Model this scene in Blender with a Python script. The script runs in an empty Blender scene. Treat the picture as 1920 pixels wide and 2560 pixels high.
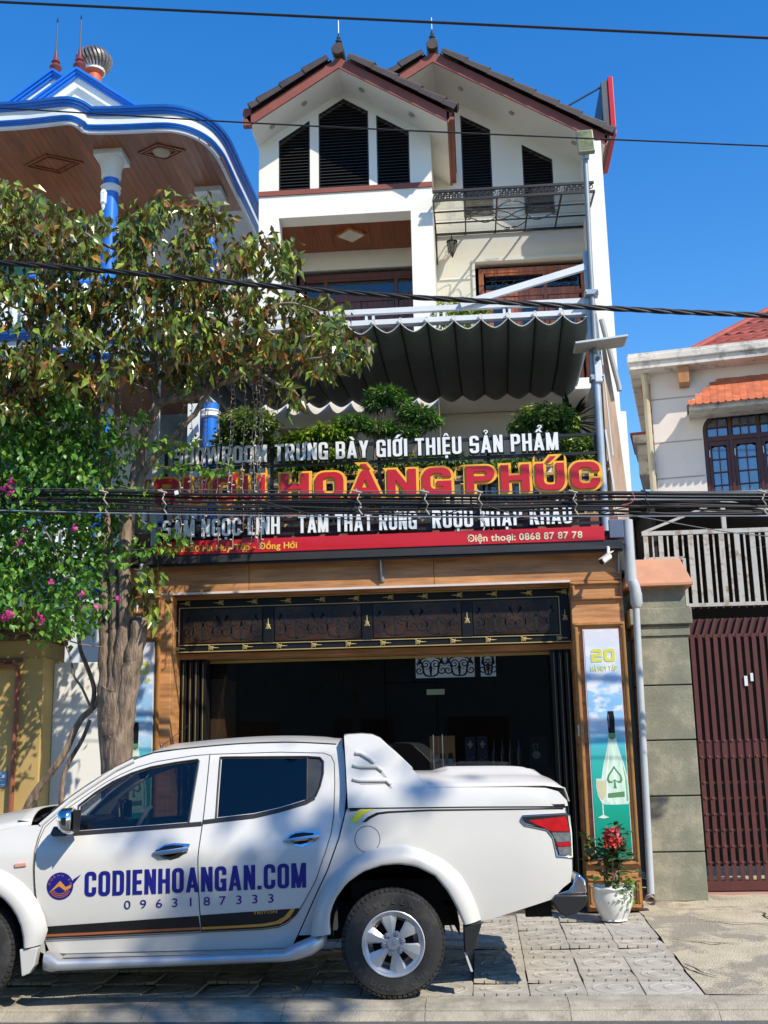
import bpy, bmesh, math, random
from mathutils import Vector, Matrix, Euler
from mathutils.geometry import delaunay_2d_cdt
PI = math.pi; R = math.radians
random.seed(7)
scn = bpy.context.scene
COL = scn.collection

# ---------------------------------------------------------------- camera
FPX, PITCH, YAW, ROLL = 2800.0, R(12.3), R(4.5), R(-1.2)      # focal length in pixels of a 1920x2560 frame
CAM = Vector((0, 0, 1.7))
CROT = Matrix.Rotation(YAW, 3, 'Z') @ Matrix.Rotation(R(90) + PITCH, 3, 'X') @ Matrix.Rotation(ROLL, 3, 'Z')
cam_data = bpy.data.cameras.new('camera')
cam = bpy.data.objects.new('camera', cam_data); COL.objects.link(cam)
cam.location = CAM; cam.rotation_euler = CROT.to_euler()
cam_data.sensor_fit = 'VERTICAL'; cam_data.sensor_height = 24.0
cam_data.lens = 24.0 * FPX / 2560.0
cam_data.clip_start = 0.05; cam_data.clip_end = 3000
scn.camera = cam

# ---------------------------------------------------------------- daylight
SUN = Vector((0.80, -0.72, 1.0)).normalized()                 # towards the sun
world = bpy.data.worlds.new('World'); scn.world = world; world.use_nodes = True
wn = world.node_tree; wn.nodes.clear()
sky = wn.nodes.new('ShaderNodeTexSky'); sky.sky_type = 'NISHITA'; sky.sun_disc = False
sky.sun_elevation = math.asin(SUN.z); sky.sun_rotation = math.atan2(SUN.x, SUN.y)
sky.altitude = 0; sky.air_density = 1.3; sky.dust_density = 0.1; sky.ozone_density = 3.0
hsv = wn.nodes.new('ShaderNodeHueSaturation'); hsv.inputs['Saturation'].default_value = 1.42; hsv.inputs['Hue'].default_value = .510
bg = wn.nodes.new('ShaderNodeBackground'); bg.inputs['Strength'].default_value = 0.138
wo = wn.nodes.new('ShaderNodeOutputWorld')
wn.links.new(sky.outputs[0], hsv.inputs['Color']); wn.links.new(hsv.outputs[0], bg.inputs['Color']); wn.links.new(bg.outputs[0], wo.inputs['Surface'])
sl = bpy.data.lights.new('sun', 'SUN'); sl.energy = 3.9; sl.angle = R(0.53); sl.color = (1.0, 0.91, 0.76)
so = bpy.data.objects.new('sun', sl); COL.objects.link(so); so.location = (12, -11, 22)
so.rotation_euler = (-SUN).to_track_quat('-Z', 'Y').to_euler()
scn.view_settings.view_transform = 'Standard'; scn.view_settings.look = 'None'
scn.view_settings.exposure = 0.62; scn.view_settings.gamma = 1.0
scn.render.engine = 'CYCLES'
scn.cycles.max_bounces = 8; scn.cycles.transparent_max_bounces = 12
try: scn.cycles.use_denoising = True
except Exception: pass

# ---------------------------------------------------------------- helpers
def ray(x, y):
    return CROT @ Vector(((x - 960) / FPX, -(y - 1280) / FPX, -1.0))
def at(x, y, Y):
    """world point on the vertical plane at distance Y that the photograph shows at pixel x, y"""
    d = ray(x, y); return CAM + d * ((Y - CAM.y) / d.y)

ORIG = {}
def tag(o, label=None, cat=None, group=None, kind=None):
    if label: o['label'] = label
    if cat: o['category'] = cat
    if group: o['group'] = group
    if kind: o['kind'] = kind
    return o
def thing(name, label, cat, loc, group=None, local=False, rot=None):
    o = bpy.data.objects.new(name, None); COL.objects.link(o); o.location = loc
    o.empty_display_size = .2
    if rot: o.rotation_euler = rot
    ORIG[o.name] = Vector((0, 0, 0)) if local else Vector(loc)
    return tag(o, label, cat, group)
def child(name, me, parent, loc=(0, 0, 0), rot=None, scale=None):
    """an object that shares mesh data, placed in world coordinates under its parent"""
    o = bpy.data.objects.new(name, me); COL.objects.link(o)
    w = Vector(loc)
    if parent is not None:
        o.parent = parent; o.location = w - ORIG.get(parent.name, Vector()); ORIG[o.name] = w if False else ORIG.get(parent.name, Vector())
    else:
        o.location = w
    if rot is not None: o.rotation_euler = rot
    if scale is not None: o.scale = scale
    return o
def place(name, me, parent, mat4):
    o = bpy.data.objects.new(name, me); COL.objects.link(o)
    if parent is not None:
        o.parent = parent; og = ORIG.get(parent.name, Vector()); ORIG[o.name] = og
        o.matrix_basis = Matrix.Translation(-og) @ mat4
    else: o.matrix_basis = mat4
    return o

class MB:
    def __init__(s): s.v = []; s.f = []
    def add(s, vs, fs):
        n = len(s.v); s.v += [tuple(p) for p in vs]; s.f += [tuple(i + n for i in q) for q in fs]; return s
    def box(s, x0, x1, y0, y1, z0, z1):
        return s.add([(x0,y0,z0),(x1,y0,z0),(x1,y1,z0),(x0,y1,z0),(x0,y0,z1),(x1,y0,z1),(x1,y1,z1),(x0,y1,z1)],
                     [(0,3,2,1),(4,5,6,7),(0,1,5,4),(1,2,6,5),(2,3,7,6),(3,0,4,7)])
    def obox(s, c, a, b, d):
        c, a, b, d = map(Vector, (c, a, b, d))
        return s.add([c-a-b-d, c+a-b-d, c+a+b-d, c-a+b-d, c-a-b+d, c+a-b+d, c+a+b+d, c-a+b+d],
                     [(0,3,2,1),(4,5,6,7),(0,1,5,4),(1,2,6,5),(2,3,7,6),(3,0,4,7)])
    def bar(s, p, q, w, h, up=(0, 0, 1)):
        p, q = Vector(p), Vector(q); d = (q - p); L = d.length; d.normalize(); up = Vector(up)
        if abs(d.dot(up)) > .98: up = Vector((0, 1, 0))
        sd = d.cross(up).normalized(); u2 = sd.cross(d)
        return s.obox((p + q) / 2, d * L / 2, sd * w / 2, u2 * h / 2)
    def tube(s, pts, r, n=8, cap=True, flat=None):
        pts = [Vector(p) for p in pts]; m = len(pts)
        rs = r if isinstance(r, (list, tuple)) else [r] * m
        ref = None; vs = []
        for i, p in enumerate(pts):
            t = (pts[min(i + 1, m - 1)] - pts[max(i - 1, 0)])
            if t.length < 1e-9: t = Vector((0, 0, 1))
            t.normalize()
            if ref is None:
                ref = Vector((0, 0, 1)) if abs(t.z) < .9 else Vector((1, 0, 0))
            a = t.cross(ref)
            if a.length < 1e-6: a = t.cross(Vector((0, 1, 0)))
            a.normalize(); b = a.cross(t); ref = b
            for k in range(n):
                th = 2 * PI * k / n
                vs.append(p + a * math.cos(th) * rs[i] + b * math.sin(th) * rs[i])
        fs = []
        for i in range(m - 1):
            for k in range(n):
                fs.append((i*n+k, i*n+(k+1) % n, (i+1)*n+(k+1) % n, (i+1)*n+k))
        if cap: fs += [tuple(range(n))[::-1], tuple((m-1)*n + k for k in range(n))]
        return s.add(vs, fs)
    def lathe(s, prof, o=(0, 0, 0), ax='z', n=16, closed=False):
        vs = []; o = Vector(o)
        for (r, h) in prof:
            for k in range(n):
                c, sn = r * math.cos(2*PI*k/n), r * math.sin(2*PI*k/n)
                vs.append(o + (Vector((c, sn, h)) if ax == 'z' else Vector((c, h, sn)) if ax == 'y' else Vector((h, c, sn))))
        fs = []; m = len(prof)
        for i in range(m - 1 + (1 if closed else 0)):
            j = (i + 1) % m
            for k in range(n): fs.append((i*n+k, i*n+(k+1) % n, j*n+(k+1) % n, j*n+k))
        if not closed: fs += [tuple(range(n))[::-1], tuple((m-1)*n+k for k in range(n))]
        return s.add(vs, fs)
    def prism(s, pts, vec):
        pts = [Vector(p) for p in pts]; vec = Vector(vec); n = len(pts)
        return s.add(pts + [p + vec for p in pts], [tuple(range(n)), tuple(range(2*n-1, n-1, -1))] + [(i, i+n, (i+1) % n + n, (i+1) % n) for i in range(n)])
    def grid(s, rows):
        n = len(rows[0]); vs = [p for r in rows for p in r]
        return s.add(vs, [(i*n+k, i*n+k+1, (i+1)*n+k+1, (i+1)*n+k) for i in range(len(rows)-1) for k in range(n-1)])
    def mesh(s, name, mat, og=Vector(), smooth=False, angle=35):
        me = bpy.data.meshes.new(name)
        me.from_pydata([(p[0]-og[0], p[1]-og[1], p[2]-og[2]) for p in s.v], [], s.f); me.validate()
        bm = bmesh.new(); bm.from_mesh(me); bmesh.ops.recalc_face_normals(bm, faces=bm.faces); bm.to_mesh(me); bm.free()
        if mat: me.materials.append(mat)
        if smooth:
            for p in me.polygons: p.use_smooth = True
            me.set_sharp_from_angle(angle=R(angle))
        return me
    def build(s, name, mat, parent=None, smooth=False, bevel=0, angle=35, recalc=True, solid=0):
        if parent is not None: og = ORIG.get(parent.name, Vector())
        else:
            xs = [p[0] for p in s.v]; ys = [p[1] for p in s.v]; zs = [p[2] for p in s.v]
            og = Vector(((min(xs)+max(xs))/2, (min(ys)+max(ys))/2, min(zs)))
        me = s.mesh(name, mat, og, smooth, angle)
        o = bpy.data.objects.new(name, me); COL.objects.link(o); ORIG[o.name] = og
        if parent is not None: o.parent = parent
        else: o.location = og
        if bevel:
            b = o.modifiers.new('bevel', 'BEVEL'); b.width = bevel; b.segments = 2; b.limit_method = 'ANGLE'; b.angle_limit = R(40)
        if solid:
            b = o.modifiers.new('solid', 'SOLIDIFY'); b.thickness = solid; b.offset = 0
        return o

# ---- materials (all node based, driven by position, no images)
def lin(c):
    return tuple(((x / 12.92) if x <= .04045 else ((x + .055) / 1.055) ** 2.4) for x in c)
def M(name, col, rough=.5, metal=0, var=.12, scale=3.0, bump=0.0, bscale=40, rnd=0.0, coat=0, spec=.5, detail=5, tint=None, stretch=None, dirt=None, dirt_scale=1.2, dirt_amt=.5, dirt_edge=.72, trans=0, emit=0, backcol=None, sheen=0):
    m = bpy.data.materials.new(name); m.use_nodes = True
    nt = m.node_tree; N = nt.nodes; L = nt.links
    b = N['Principled BSDF']
    b.inputs['Roughness'].default_value = rough; b.inputs['Metallic'].default_value = metal
    b.inputs['Specular IOR Level'].default_value = spec
    if coat: b.inputs['Coat Weight'].default_value = coat; b.inputs['Coat Roughness'].default_value = .04
    geo = N.new('ShaderNodeNewGeometry')
    vec = geo.outputs['Position']
    if stretch:
        mp = N.new('ShaderNodeMapping'); mp.inputs['Scale'].default_value = stretch
        L.new(vec, mp.inputs['Vector']); vec = mp.outputs[0]
    nz = N.new('ShaderNodeTexNoise'); nz.inputs['Scale'].default_value = scale; nz.inputs['Detail'].default_value = detail; nz.inputs['Roughness'].default_value = .62
    L.new(vec, nz.inputs['Vector'])
    rp = N.new('ShaderNodeValToRGB'); e = rp.color_ramp.elements
    lo = tuple(max(0, c * (1 - var)) for c in col); hi = tuple(min(1, c * (1 + var)) for c in (tint or col))
    e[0].position = .3; e[0].color = lo + (1,); e[1].position = .7; e[1].color = hi + (1,)
    L.new(nz.outputs['Fac'], rp.inputs['Fac']); out = rp.outputs['Color']
    if dirt:
        n2 = N.new('ShaderNodeTexNoise'); n2.inputs['Scale'].default_value = dirt_scale; n2.inputs['Detail'].default_value = 8; n2.inputs['Roughness'].default_value = .7
        L.new(geo.outputs['Position'], n2.inputs['Vector'])
        r2 = N.new('ShaderNodeValToRGB'); r2.color_ramp.elements[0].position = .5; r2.color_ramp.elements[1].position = dirt_edge
        r2.color_ramp.elements[1].color = (dirt_amt,) * 3 + (1,)
        L.new(n2.outputs['Fac'], r2.inputs['Fac'])
        mx = N.new('ShaderNodeMix'); mx.data_type = 'RGBA'
        L.new(r2.outputs['Color'], mx.inputs[0]); L.new(out, mx.inputs[6]); mx.inputs[7].default_value = tuple(dirt) + (1,)
        out = mx.outputs[2]
    if rnd:
        oi = N.new('ShaderNodeObjectInfo'); mr = N.new('ShaderNodeMapRange'); mr.inputs[3].default_value = 1 - rnd; mr.inputs[4].default_value = 1 + rnd
        L.new(oi.outputs['Random'], mr.inputs[0])
        vm = N.new('ShaderNodeVectorMath'); vm.operation = 'SCALE'; L.new(out, vm.inputs[0]); L.new(mr.outputs[0], vm.inputs['Scale']); out = vm.outputs[0]
    if backcol:
        mx = N.new('ShaderNodeMix'); mx.data_type = 'RGBA'
        L.new(geo.outputs['Backfacing'], mx.inputs[0]); L.new(out, mx.inputs[6]); mx.inputs[7].default_value = tuple(backcol) + (1,); out = mx.outputs[2]
    L.new(out, b.inputs['Base Color'])
    if bump:
        n3 = N.new('ShaderNodeTexNoise'); n3.inputs['Scale'].default_value = bscale; n3.inputs['Detail'].default_value = 4; L.new(vec, n3.inputs['Vector'])
        bp = N.new('ShaderNodeBump'); bp.inputs['Strength'].default_value = bump; bp.inputs['Distance'].default_value = .02
        L.new(n3.outputs['Fac'], bp.inputs['Height']); L.new(bp.outputs[0], b.inputs['Normal'])
    if trans:      # thin leaf: part of the light passes through
        tr = N.new('ShaderNodeBsdfTranslucent'); L.new(out, tr.inputs['Color'])
        ms = N.new('ShaderNodeMixShader'); ms.inputs[0].default_value = trans
        o = N['Material Output']; L.new(b.outputs[0], ms.inputs[1]); L.new(tr.outputs[0], ms.inputs[2]); L.new(ms.outputs[0], o.inputs['Surface'])
    if emit:
        b.inputs['Emission Strength'].default_value = emit; L.new(out, b.inputs['Emission Color'])
    return m
def GLASS(name, tint, refl=.06, rough=0.0):
    """thin pane: tinted see-through with a Fresnel mirror coat"""
    m = bpy.data.materials.new(name); m.use_nodes = True; nt = m.node_tree; N = nt.nodes; L = nt.links
    N.remove(N['Principled BSDF'])
    t = N.new('ShaderNodeBsdfTransparent'); t.inputs[0].default_value = tint + (1,)
    g = N.new('ShaderNodeBsdfGlossy'); g.inputs['Roughness'].default_value = rough
    lw = N.new('ShaderNodeLayerWeight'); pw_ = N.new('ShaderNodeMath'); pw_.operation = 'POWER'; pw_.inputs[1].default_value = 5.0
    ad = N.new('ShaderNodeMath'); ad.operation = 'MULTIPLY_ADD'; ad.inputs[1].default_value = .9; ad.inputs[2].default_value = refl+.02; ad.use_clamp = True
    L.new(lw.outputs['Facing'], pw_.inputs[0]); L.new(pw_.outputs[0], ad.inputs[0])
    ms = N.new('ShaderNodeMixShader'); L.new(ad.outputs[0], ms.inputs[0]); L.new(t.outputs[0], ms.inputs[1]); L.new(g.outputs[0], ms.inputs[2])
    L.new(ms.outputs[0], N['Material Output'].inputs['Surface']); return m

# ---- lettering: one glyph mesh per character, taken from Blender's built-in font
GLY = {}
def glyph(ch, off=0.0):
    k = (ch, off)
    if k not in GLY:
        cu = bpy.data.curves.new('g', 'FONT'); cu.body = ch; cu.size = 1; cu.offset = off; cu.resolution_u = 4; cu.fill_mode = 'FRONT'
        ob = bpy.data.objects.new('g', cu); COL.objects.link(ob)
        dg = bpy.context.evaluated_depsgraph_get(); me = bpy.data.meshes.new_from_object(ob.evaluated_get(dg))
        bm = bmesh.new(); bm.from_mesh(me); bmesh.ops.remove_doubles(bm, verts=bm.verts, dist=1e-5)
        vs = [(v.co.x, v.co.y) for v in bm.verts]; fs = [tuple(v.index for v in f.verts) for f in bm.faces]
        bd = [(e.verts[0].index, e.verts[1].index) for e in bm.edges if len(e.link_faces) == 1]
        bm.free(); bpy.data.objects.remove(ob); bpy.data.curves.remove(cu); bpy.data.meshes.remove(me)
        xs = [p[0] for p in vs] or [0]
        GLY[k] = (vs, fs, bd, min(xs), max(xs))
    return GLY[k]
CAPH = 0.729       # cap height of the built-in font, refined on first use
def caph(off):
    vs = glyph('H', off)[0]; return max(p[1] for p in vs) - min(p[1] for p in vs)
def layout(text, width, height, off=0.0, gap=.06, space=.3):
    """list of (char, glyph, x0, sx, sy): the line fills width x cap height"""
    x = 0; it = []
    for ch in text:
        if ch == ' ': x += space; continue
        g = glyph(ch, off); it.append((ch, g, x - g[3])); x += g[4] - g[3] + gap
    tot = x - gap; sx = width / tot; sy = height / caph(off)
    return [(c, g, x0 * sx, sx, sy) for c, g, x0 in it]
def letters(text, p0, ux, uz, width, height, depth, mat, parent, off=0.0, gap=.06, space=.3, name='letter', side=None, halo=None, halo_mat=None, halo_off=.03):
    """raised letters, each its own part; ux along the line, uz up, they stand proud by depth along -normal"""
    ux, uz = Vector(ux).normalized(), Vector(uz).normalized(); nrm = ux.cross(uz)    # towards the viewer
    for c, g, x0, sx, sy in layout(text, width, height, off, gap, space):
        mb = MB(); vs, fs, bd = g[0], g[1], g[2]
        def pt(p, d): return Vector(p0) + ux * (x0 + p[0] * sx) + uz * (p[1] * sy) + nrm * d
        n = len(vs)
        mb.add([pt(p, depth) for p in vs] + [pt(p, 0) for p in vs], fs + [tuple(i + n for i in f[::-1]) for f in fs] + [(a, b, b + n, a + n) for a, b in bd])
        o = mb.build(name, mat, parent)
        if halo:
            hv, hf, hb = glyph(c, off + halo_off)[:3]; m2 = MB(); n = len(hv)
            m2.add([pt(p, depth * .45) for p in hv] + [pt(p, -.012) for p in hv], hf + [tuple(i + n for i in f[::-1]) for f in hf] + [(a, b, b + n, a + n) for a, b in hb])
            m2.build('rim', halo_mat, o)
    return
def hermite(xs, ys):
    n = len(xs); m = [0] * n
    for i in range(n):
        a, b = max(i-1, 0), min(i+1, n-1); m[i] = (ys[b]-ys[a])/(xs[b]-xs[a])
    def f(x):
        if x <= xs[0]: return ys[0]
        if x >= xs[-1]: return ys[-1]
        i = 0
        while x > xs[i+1]: i += 1
        h = xs[i+1]-xs[i]; t = (x-xs[i])/h
        return (2*t**3-3*t*t+1)*ys[i] + (t**3-2*t*t+t)*h*m[i] + (-2*t**3+3*t*t)*ys[i+1] + (t**3-t*t)*h*m[i+1]
    return f
def smoothpath(pts, k=6):
    pts = [Vector(p) for p in pts]; out = []
    for i in range(len(pts)-1):
        p0, p1, p2, p3 = pts[max(i-1, 0)], pts[i], pts[i+1], pts[min(i+2, len(pts)-1)]
        for j in range(k):
            t = j/k
            out.append(.5*((2*p1)+(p2-p0)*t+(2*p0-5*p1+4*p2-p3)*t*t+(3*p1-p0-3*p2+p3)*t**3))
    out.append(pts[-1]); return out
def inpoly(x, y, P):
    c = False; j = len(P)-1
    for i in range(len(P)):
        if (P[i][1] > y) != (P[j][1] > y) and x < (P[j][0]-P[i][0])*(y-P[i][1])/(P[j][1]-P[i][1])+P[i][0]: c = not c
        j = i
    return c
def resample(P, step, closed=True):
    out = []; n = len(P)
    for i in range(n if closed else n-1):
        a, b = P[i], P[(i+1) % n]; L = math.dist(a, b); k = max(1, int(math.ceil(L/step)))
        for j in range(k): out.append((a[0]+(b[0]-a[0])*j/k, a[1]+(b[1]-a[1])*j/k))
    if not closed: out.append(tuple(P[-1]))
    return out
def resamp_n(P, n):
    d = [0]
    for i in range(1, len(P)): d.append(d[-1]+math.dist(P[i-1], P[i]))
    out = []; j = 0
    for i in range(n):
        s = d[-1]*i/(n-1)
        while j < len(P)-2 and d[j+1] < s: j += 1
        t = (s-d[j])/max(1e-9, d[j+1]-d[j]); out.append(tuple(P[j][q]+(P[j+1][q]-P[j][q])*t for q in range(len(P[j]))))
    return out
def tri2d(outline, holes=(), grid=.06):
    """triangulate a 2D outline with holes and interior points: (verts, faces, boundary loops)"""
    loops = [resample(outline, grid)] + [resample(h, grid) for h in holes]
    V = []; E = []; 
    for lp in loops:
        n = len(V); V += lp; E += [(n+i, n+(i+1) % len(lp)) for i in range(len(lp))]
    xs = [p[0] for p in outline]; ys = [p[1] for p in outline]
    bnd = list(V)
    x = min(xs)+grid*.5
    while x < max(xs):
        y = min(ys)+grid*.5
        while y < max(ys):
            if inpoly(x, y, outline) and not any(inpoly(x, y, h) for h in holes) and min((x-p[0])**2+(y-p[1])**2 for p in bnd) > (grid*.45)**2: V.append((x, y))
            y += grid
        x += grid
    r = delaunay_2d_cdt([Vector(p) for p in V], E, [], 0, 1e-6)
    vs = [(p.x, p.y) for p in r[0]]; fs = []
    for f in r[2]:
        cx = sum(vs[i][0] for i in f)/len(f); cy = sum(vs[i][1] for i in f)/len(f)
        if inpoly(cx, cy, outline) and not any(inpoly(cx, cy, h) for h in holes): fs.append(tuple(f))
    return vs, fs
# ---- heavy condensed sign lettering drawn from strokes (capitals with Vietnamese marks)
import unicodedata
def rrect(x0, y0, x1, y1, r, n=5):
    r = max(.001, min(r, (x1-x0)/2-.001, (y1-y0)/2-.001)); P = []
    for cx, cy, a in ((x1-r, y0+r, -90), (x1-r, y1-r, 0), (x0+r, y1-r, 90), (x0+r, y0+r, 180)):
        P += [(cx+r*math.cos(R(a+90*i/n)), cy+r*math.sin(R(a+90*i/n))) for i in range(n+1)]
    return P
def rc(x0, y0, x1, y1): return [(x0, y0), (x1, y0), (x1, y1), (x0, y1)]
def strokes(ch, w, t, b, r):
    """[(polygon, +1/-1)], width: later polygons overrule earlier ones"""
    D = unicodedata.normalize('NFD', ch.replace('Đ', 'D')); base = D[0]; marks = D[1:]; S = []
    ri = max(.02, r-min(t, b)*.75); i1, i0 = w-t, t
    if base == 'O' or base == 'Q' or base == '0':
        S = [(rrect(0, 0, w, 1, r), 1), (rrect(t, b, w-t, 1-b, ri), -1)]
        if base == 'Q': S.append(([(w*.5, .2), (w*.7, .25), (w*1.05, -.05), (w*.85, -.1)], 1))
    elif base in 'CG':
        S = [(rrect(0, 0, w, 1, r), 1), (rrect(t, b, w-t, 1-b, ri), -1), (rc(w-t-.02, .37, w+.02, .65), -1)]
        if base == 'G': S += [(rc(w-t, .12, w, .5), 1), (rc(w*.5, .5-b, w, .5), 1), (rc(w-t, .0, w, .2), 1)]
    elif base == 'D':
        S = [(rrect(-r, 0, w, 1, r), 1), (rc(-r-.1, -.1, 0, 1.1), -1), (rc(0, 0, t, 1), 1), (rrect(t-.0, b, w-t, 1-b, ri), -1), (rc(t-.001, b, t+ri, 1-b), -1)]
        if ch == 'Đ': S.append((rc(-.1, .45, w*.55, .57), 1))
    elif base == 'I': w = t; S = [(rc(0, 0, t, 1), 1)]
    elif base == 'E': w = w*.82; S = [(rc(0, 0, t, 1), 1), (rc(0, 0, w, b), 1), (rc(0, 1-b, w, 1), 1), (rc(0, .5-b/2, w*.93, .5+b/2), 1)]
    elif base == 'L': w = w*.8; S = [(rc(0, 0, t, 1), 1), (rc(0, 0, w, b), 1)]
    elif base == 'T': w = w*.95; S = [(rc(w/2-t/2, 0, w/2+t/2, 1), 1), (rc(0, 1-b, w, 1), 1)]
    elif base == 'H': S = [(rc(0, 0, t, 1), 1), (rc(w-t, 0, w, 1), 1), (rc(0, .5-b/2, w, .5+b/2), 1)]
    elif base == 'N': S = [(rc(0, 0, t, 1), 1), (rc(w-t, 0, w, 1), 1), ([(0, 1), (t*1.05, 1), (w, 0), (w-t*1.05, 0)], 1)]
    elif base == 'M': w = w*1.28; S = [(rc(0, 0, t, 1), 1), (rc(w-t, 0, w, 1), 1), ([(0, 1), (t*1.15, 1), (w/2+t*.42, 0), (w/2-t*.42, 0)], 1), ([(w, 1), (w-t*1.15, 1), (w/2-t*.42, 0), (w/2+t*.42, 0)], 1)]
    elif base == 'A': w = w*1.1; S = [([(0, 0), (t, 0), (w/2+t*.5, 1), (w/2-t*.5, 1)], 1), ([(w, 0), (w-t, 0), (w/2-t*.5, 1), (w/2+t*.5, 1)], 1), (rc(w*.22, .18, w*.78, .18+b*.9), 1)]
    elif base == 'V': S = [([(0, 1), (t, 1), (w/2+t*.5, 0), (w/2-t*.5, 0)], 1), ([(w, 1), (w-t, 1), (w/2-t*.5, 0), (w/2+t*.5, 0)], 1)]
    elif base == 'W':
        w = w*1.5; q = w/4
        for k, (a, c) in enumerate(((0, 1), (2, 1), (2, 3), (4, 3))):
            xa, xc = a*q, c*q; S.append(([(xa-t*.45+(t*.45 if a == 0 else -t*.45 if a == 4 else 0), 1), (xa+t*.45+(t*.45 if a == 0 else -t*.45 if a == 4 else 0), 1), (xc+t*.45, 0), (xc-t*.45, 0)], 1))
    elif base == 'Y': w = w*1.02; S = [(rc(w/2-t/2, 0, w/2+t/2, .5), 1), ([(0, 1), (t*1.05, 1), (w/2+t/2, .40), (w/2-t/2, .40)], 1), ([(w, 1), (w-t*1.05, 1), (w/2-t/2, .40), (w/2+t/2, .40)], 1)]
    elif base == 'K': S = [(rc(0, 0, t, 1), 1), ([(t*.9, .38), (w-t, 1), (w+.02, 1), (t*.9, .30+t*.9)], 1), ([(t*1.1, .45), (t*1.9, .68), (w+.03, 0), (w-t*1.1, 0)], 1)]
    elif base == 'U': S = [(rrect(0, 0, w, 1.4, r), 1), (rrect(t, b, w-t, 1.5, ri), -1), (rc(-.1, 1, w+.1, 1.6), -1)]
    elif base in 'PR':
        S = [(rrect(-r, .42, w, 1, min(r, .27)), 1), (rc(-r-.1, .3, 0, 1.1), -1), (rrect(t, .42+b, w-t, 1-b, ri), -1), (rc(t-.001, .42+b, t+ri, 1-b), -1), (rc(0, 0, t, 1), 1)]
        if base == 'R': S.append(([(w*.38, .48), (w*.38+t*1.1, .48), (w, 0), (w-t*1.1, 0)], 1))
    elif base == 'B':
        S = []
        for y0, y1 in ((0, .5+b/2), (.5-b/2, 1)): S += [(rrect(-r, y0, w, y1, min(r, .24)), 1)]
        S += [(rc(-r-.1, -.1, 0, 1.1), -1), (rc(t, b, w-t, .5-b/2), -1), (rc(t, .5+b/2, w-t, 1-b), -1)]
    elif base == 'S':
        S = [(rrect(0, 0, w, 1, r), 1), (rrect(t, b, w-t, .5-b/2, .04), -1), (rrect(t, .5+b/2, w-t, 1-b, .04), -1), (rc(w-t-.01, .5+b/2, w+.1, .74), -1), (rc(-.1, .26, t+.01, .5-b/2), -1)]
    elif base == '2': S = [(rrect(0, 0, w, 1, r), 1), (rc(-.1, .5-b/2-.2, w-t, .5-b/2), -1), (rrect(t, b, w+.1, .5-b/2, .03), -1), (rrect(-.1, .5+b/2, w-t, 1-b, .03), -1), (rc(0, 0, t, .5), 1), (rc(0, 0, w, b), 1)]
    elif base == '.': w = t; S = [(rc(0, 0, t, b*1.05), 1)]
    elif base == '-': w = t*1.6; S = [(rc(0, .42, w, .54), 1)]
    cx = w/2; top = 1.06; m = []
    for k in marks:
        c = ord(k)
        if c == 0x031b: x = w-(t*.2 if base == 'U' else t*.5); m.append(([(x-.02, .80), (x+t*.5, .86), (x+t*.75, 1.08), (x+t*.15, 1.08), (x+.0, .97)], 1))
        if c == 0x302: m.append(([(cx-.24*w-.05, top), (cx-.10*w-.03, top), (cx, top+.09), (cx+.10*w+.03, top), (cx+.24*w+.05, top), (cx+.06, top+.17), (cx-.06, top+.17)], 1))
    hi = top+(.15 if any(ord(k) == 0x302 for k in marks) else 0); ox = .12*w if hi > top else 0
    for k in marks:
        c = ord(k)
        if c == 0x300: m.append(([(cx-.16-ox, hi+.20), (cx+.02-ox, hi+.20), (cx+.15-ox, hi), (cx+.02-ox, hi)], 1))
        if c == 0x301: m.append(([(cx+.20+ox, hi+.20), (cx+.02+ox, hi+.20), (cx-.13+ox, hi), (cx+.0+ox, hi)], 1))
        if c == 0x309: m += [(rrect(cx-.10+ox, hi+.06, cx+.12+ox, hi+.26, .1), 1), (rrect(cx-.05+ox, hi+.115, cx+.055+ox, hi+.205, .05), -1), (rc(cx-.11+ox, hi+.05, cx-.03+ox, hi+.14), -1), (rc(cx-.035+ox, hi-.01, cx+.035+ox, hi+.09), 1)]
        if c == 0x303: m.append(([(cx-.2, hi+.03), (cx-.1, hi+.14), (cx+.05, hi+.08), (cx+.16, hi+.16), (cx+.2, hi+.1), (cx+.07, hi), (cx-.08, hi+.06), (cx-.16, hi-.02)], 1))
        if c == 0x323: m.append((rc(cx-t*.42, -.22, cx+t*.42, -.07), 1))
    return S+m, w
SGL = {}
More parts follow.
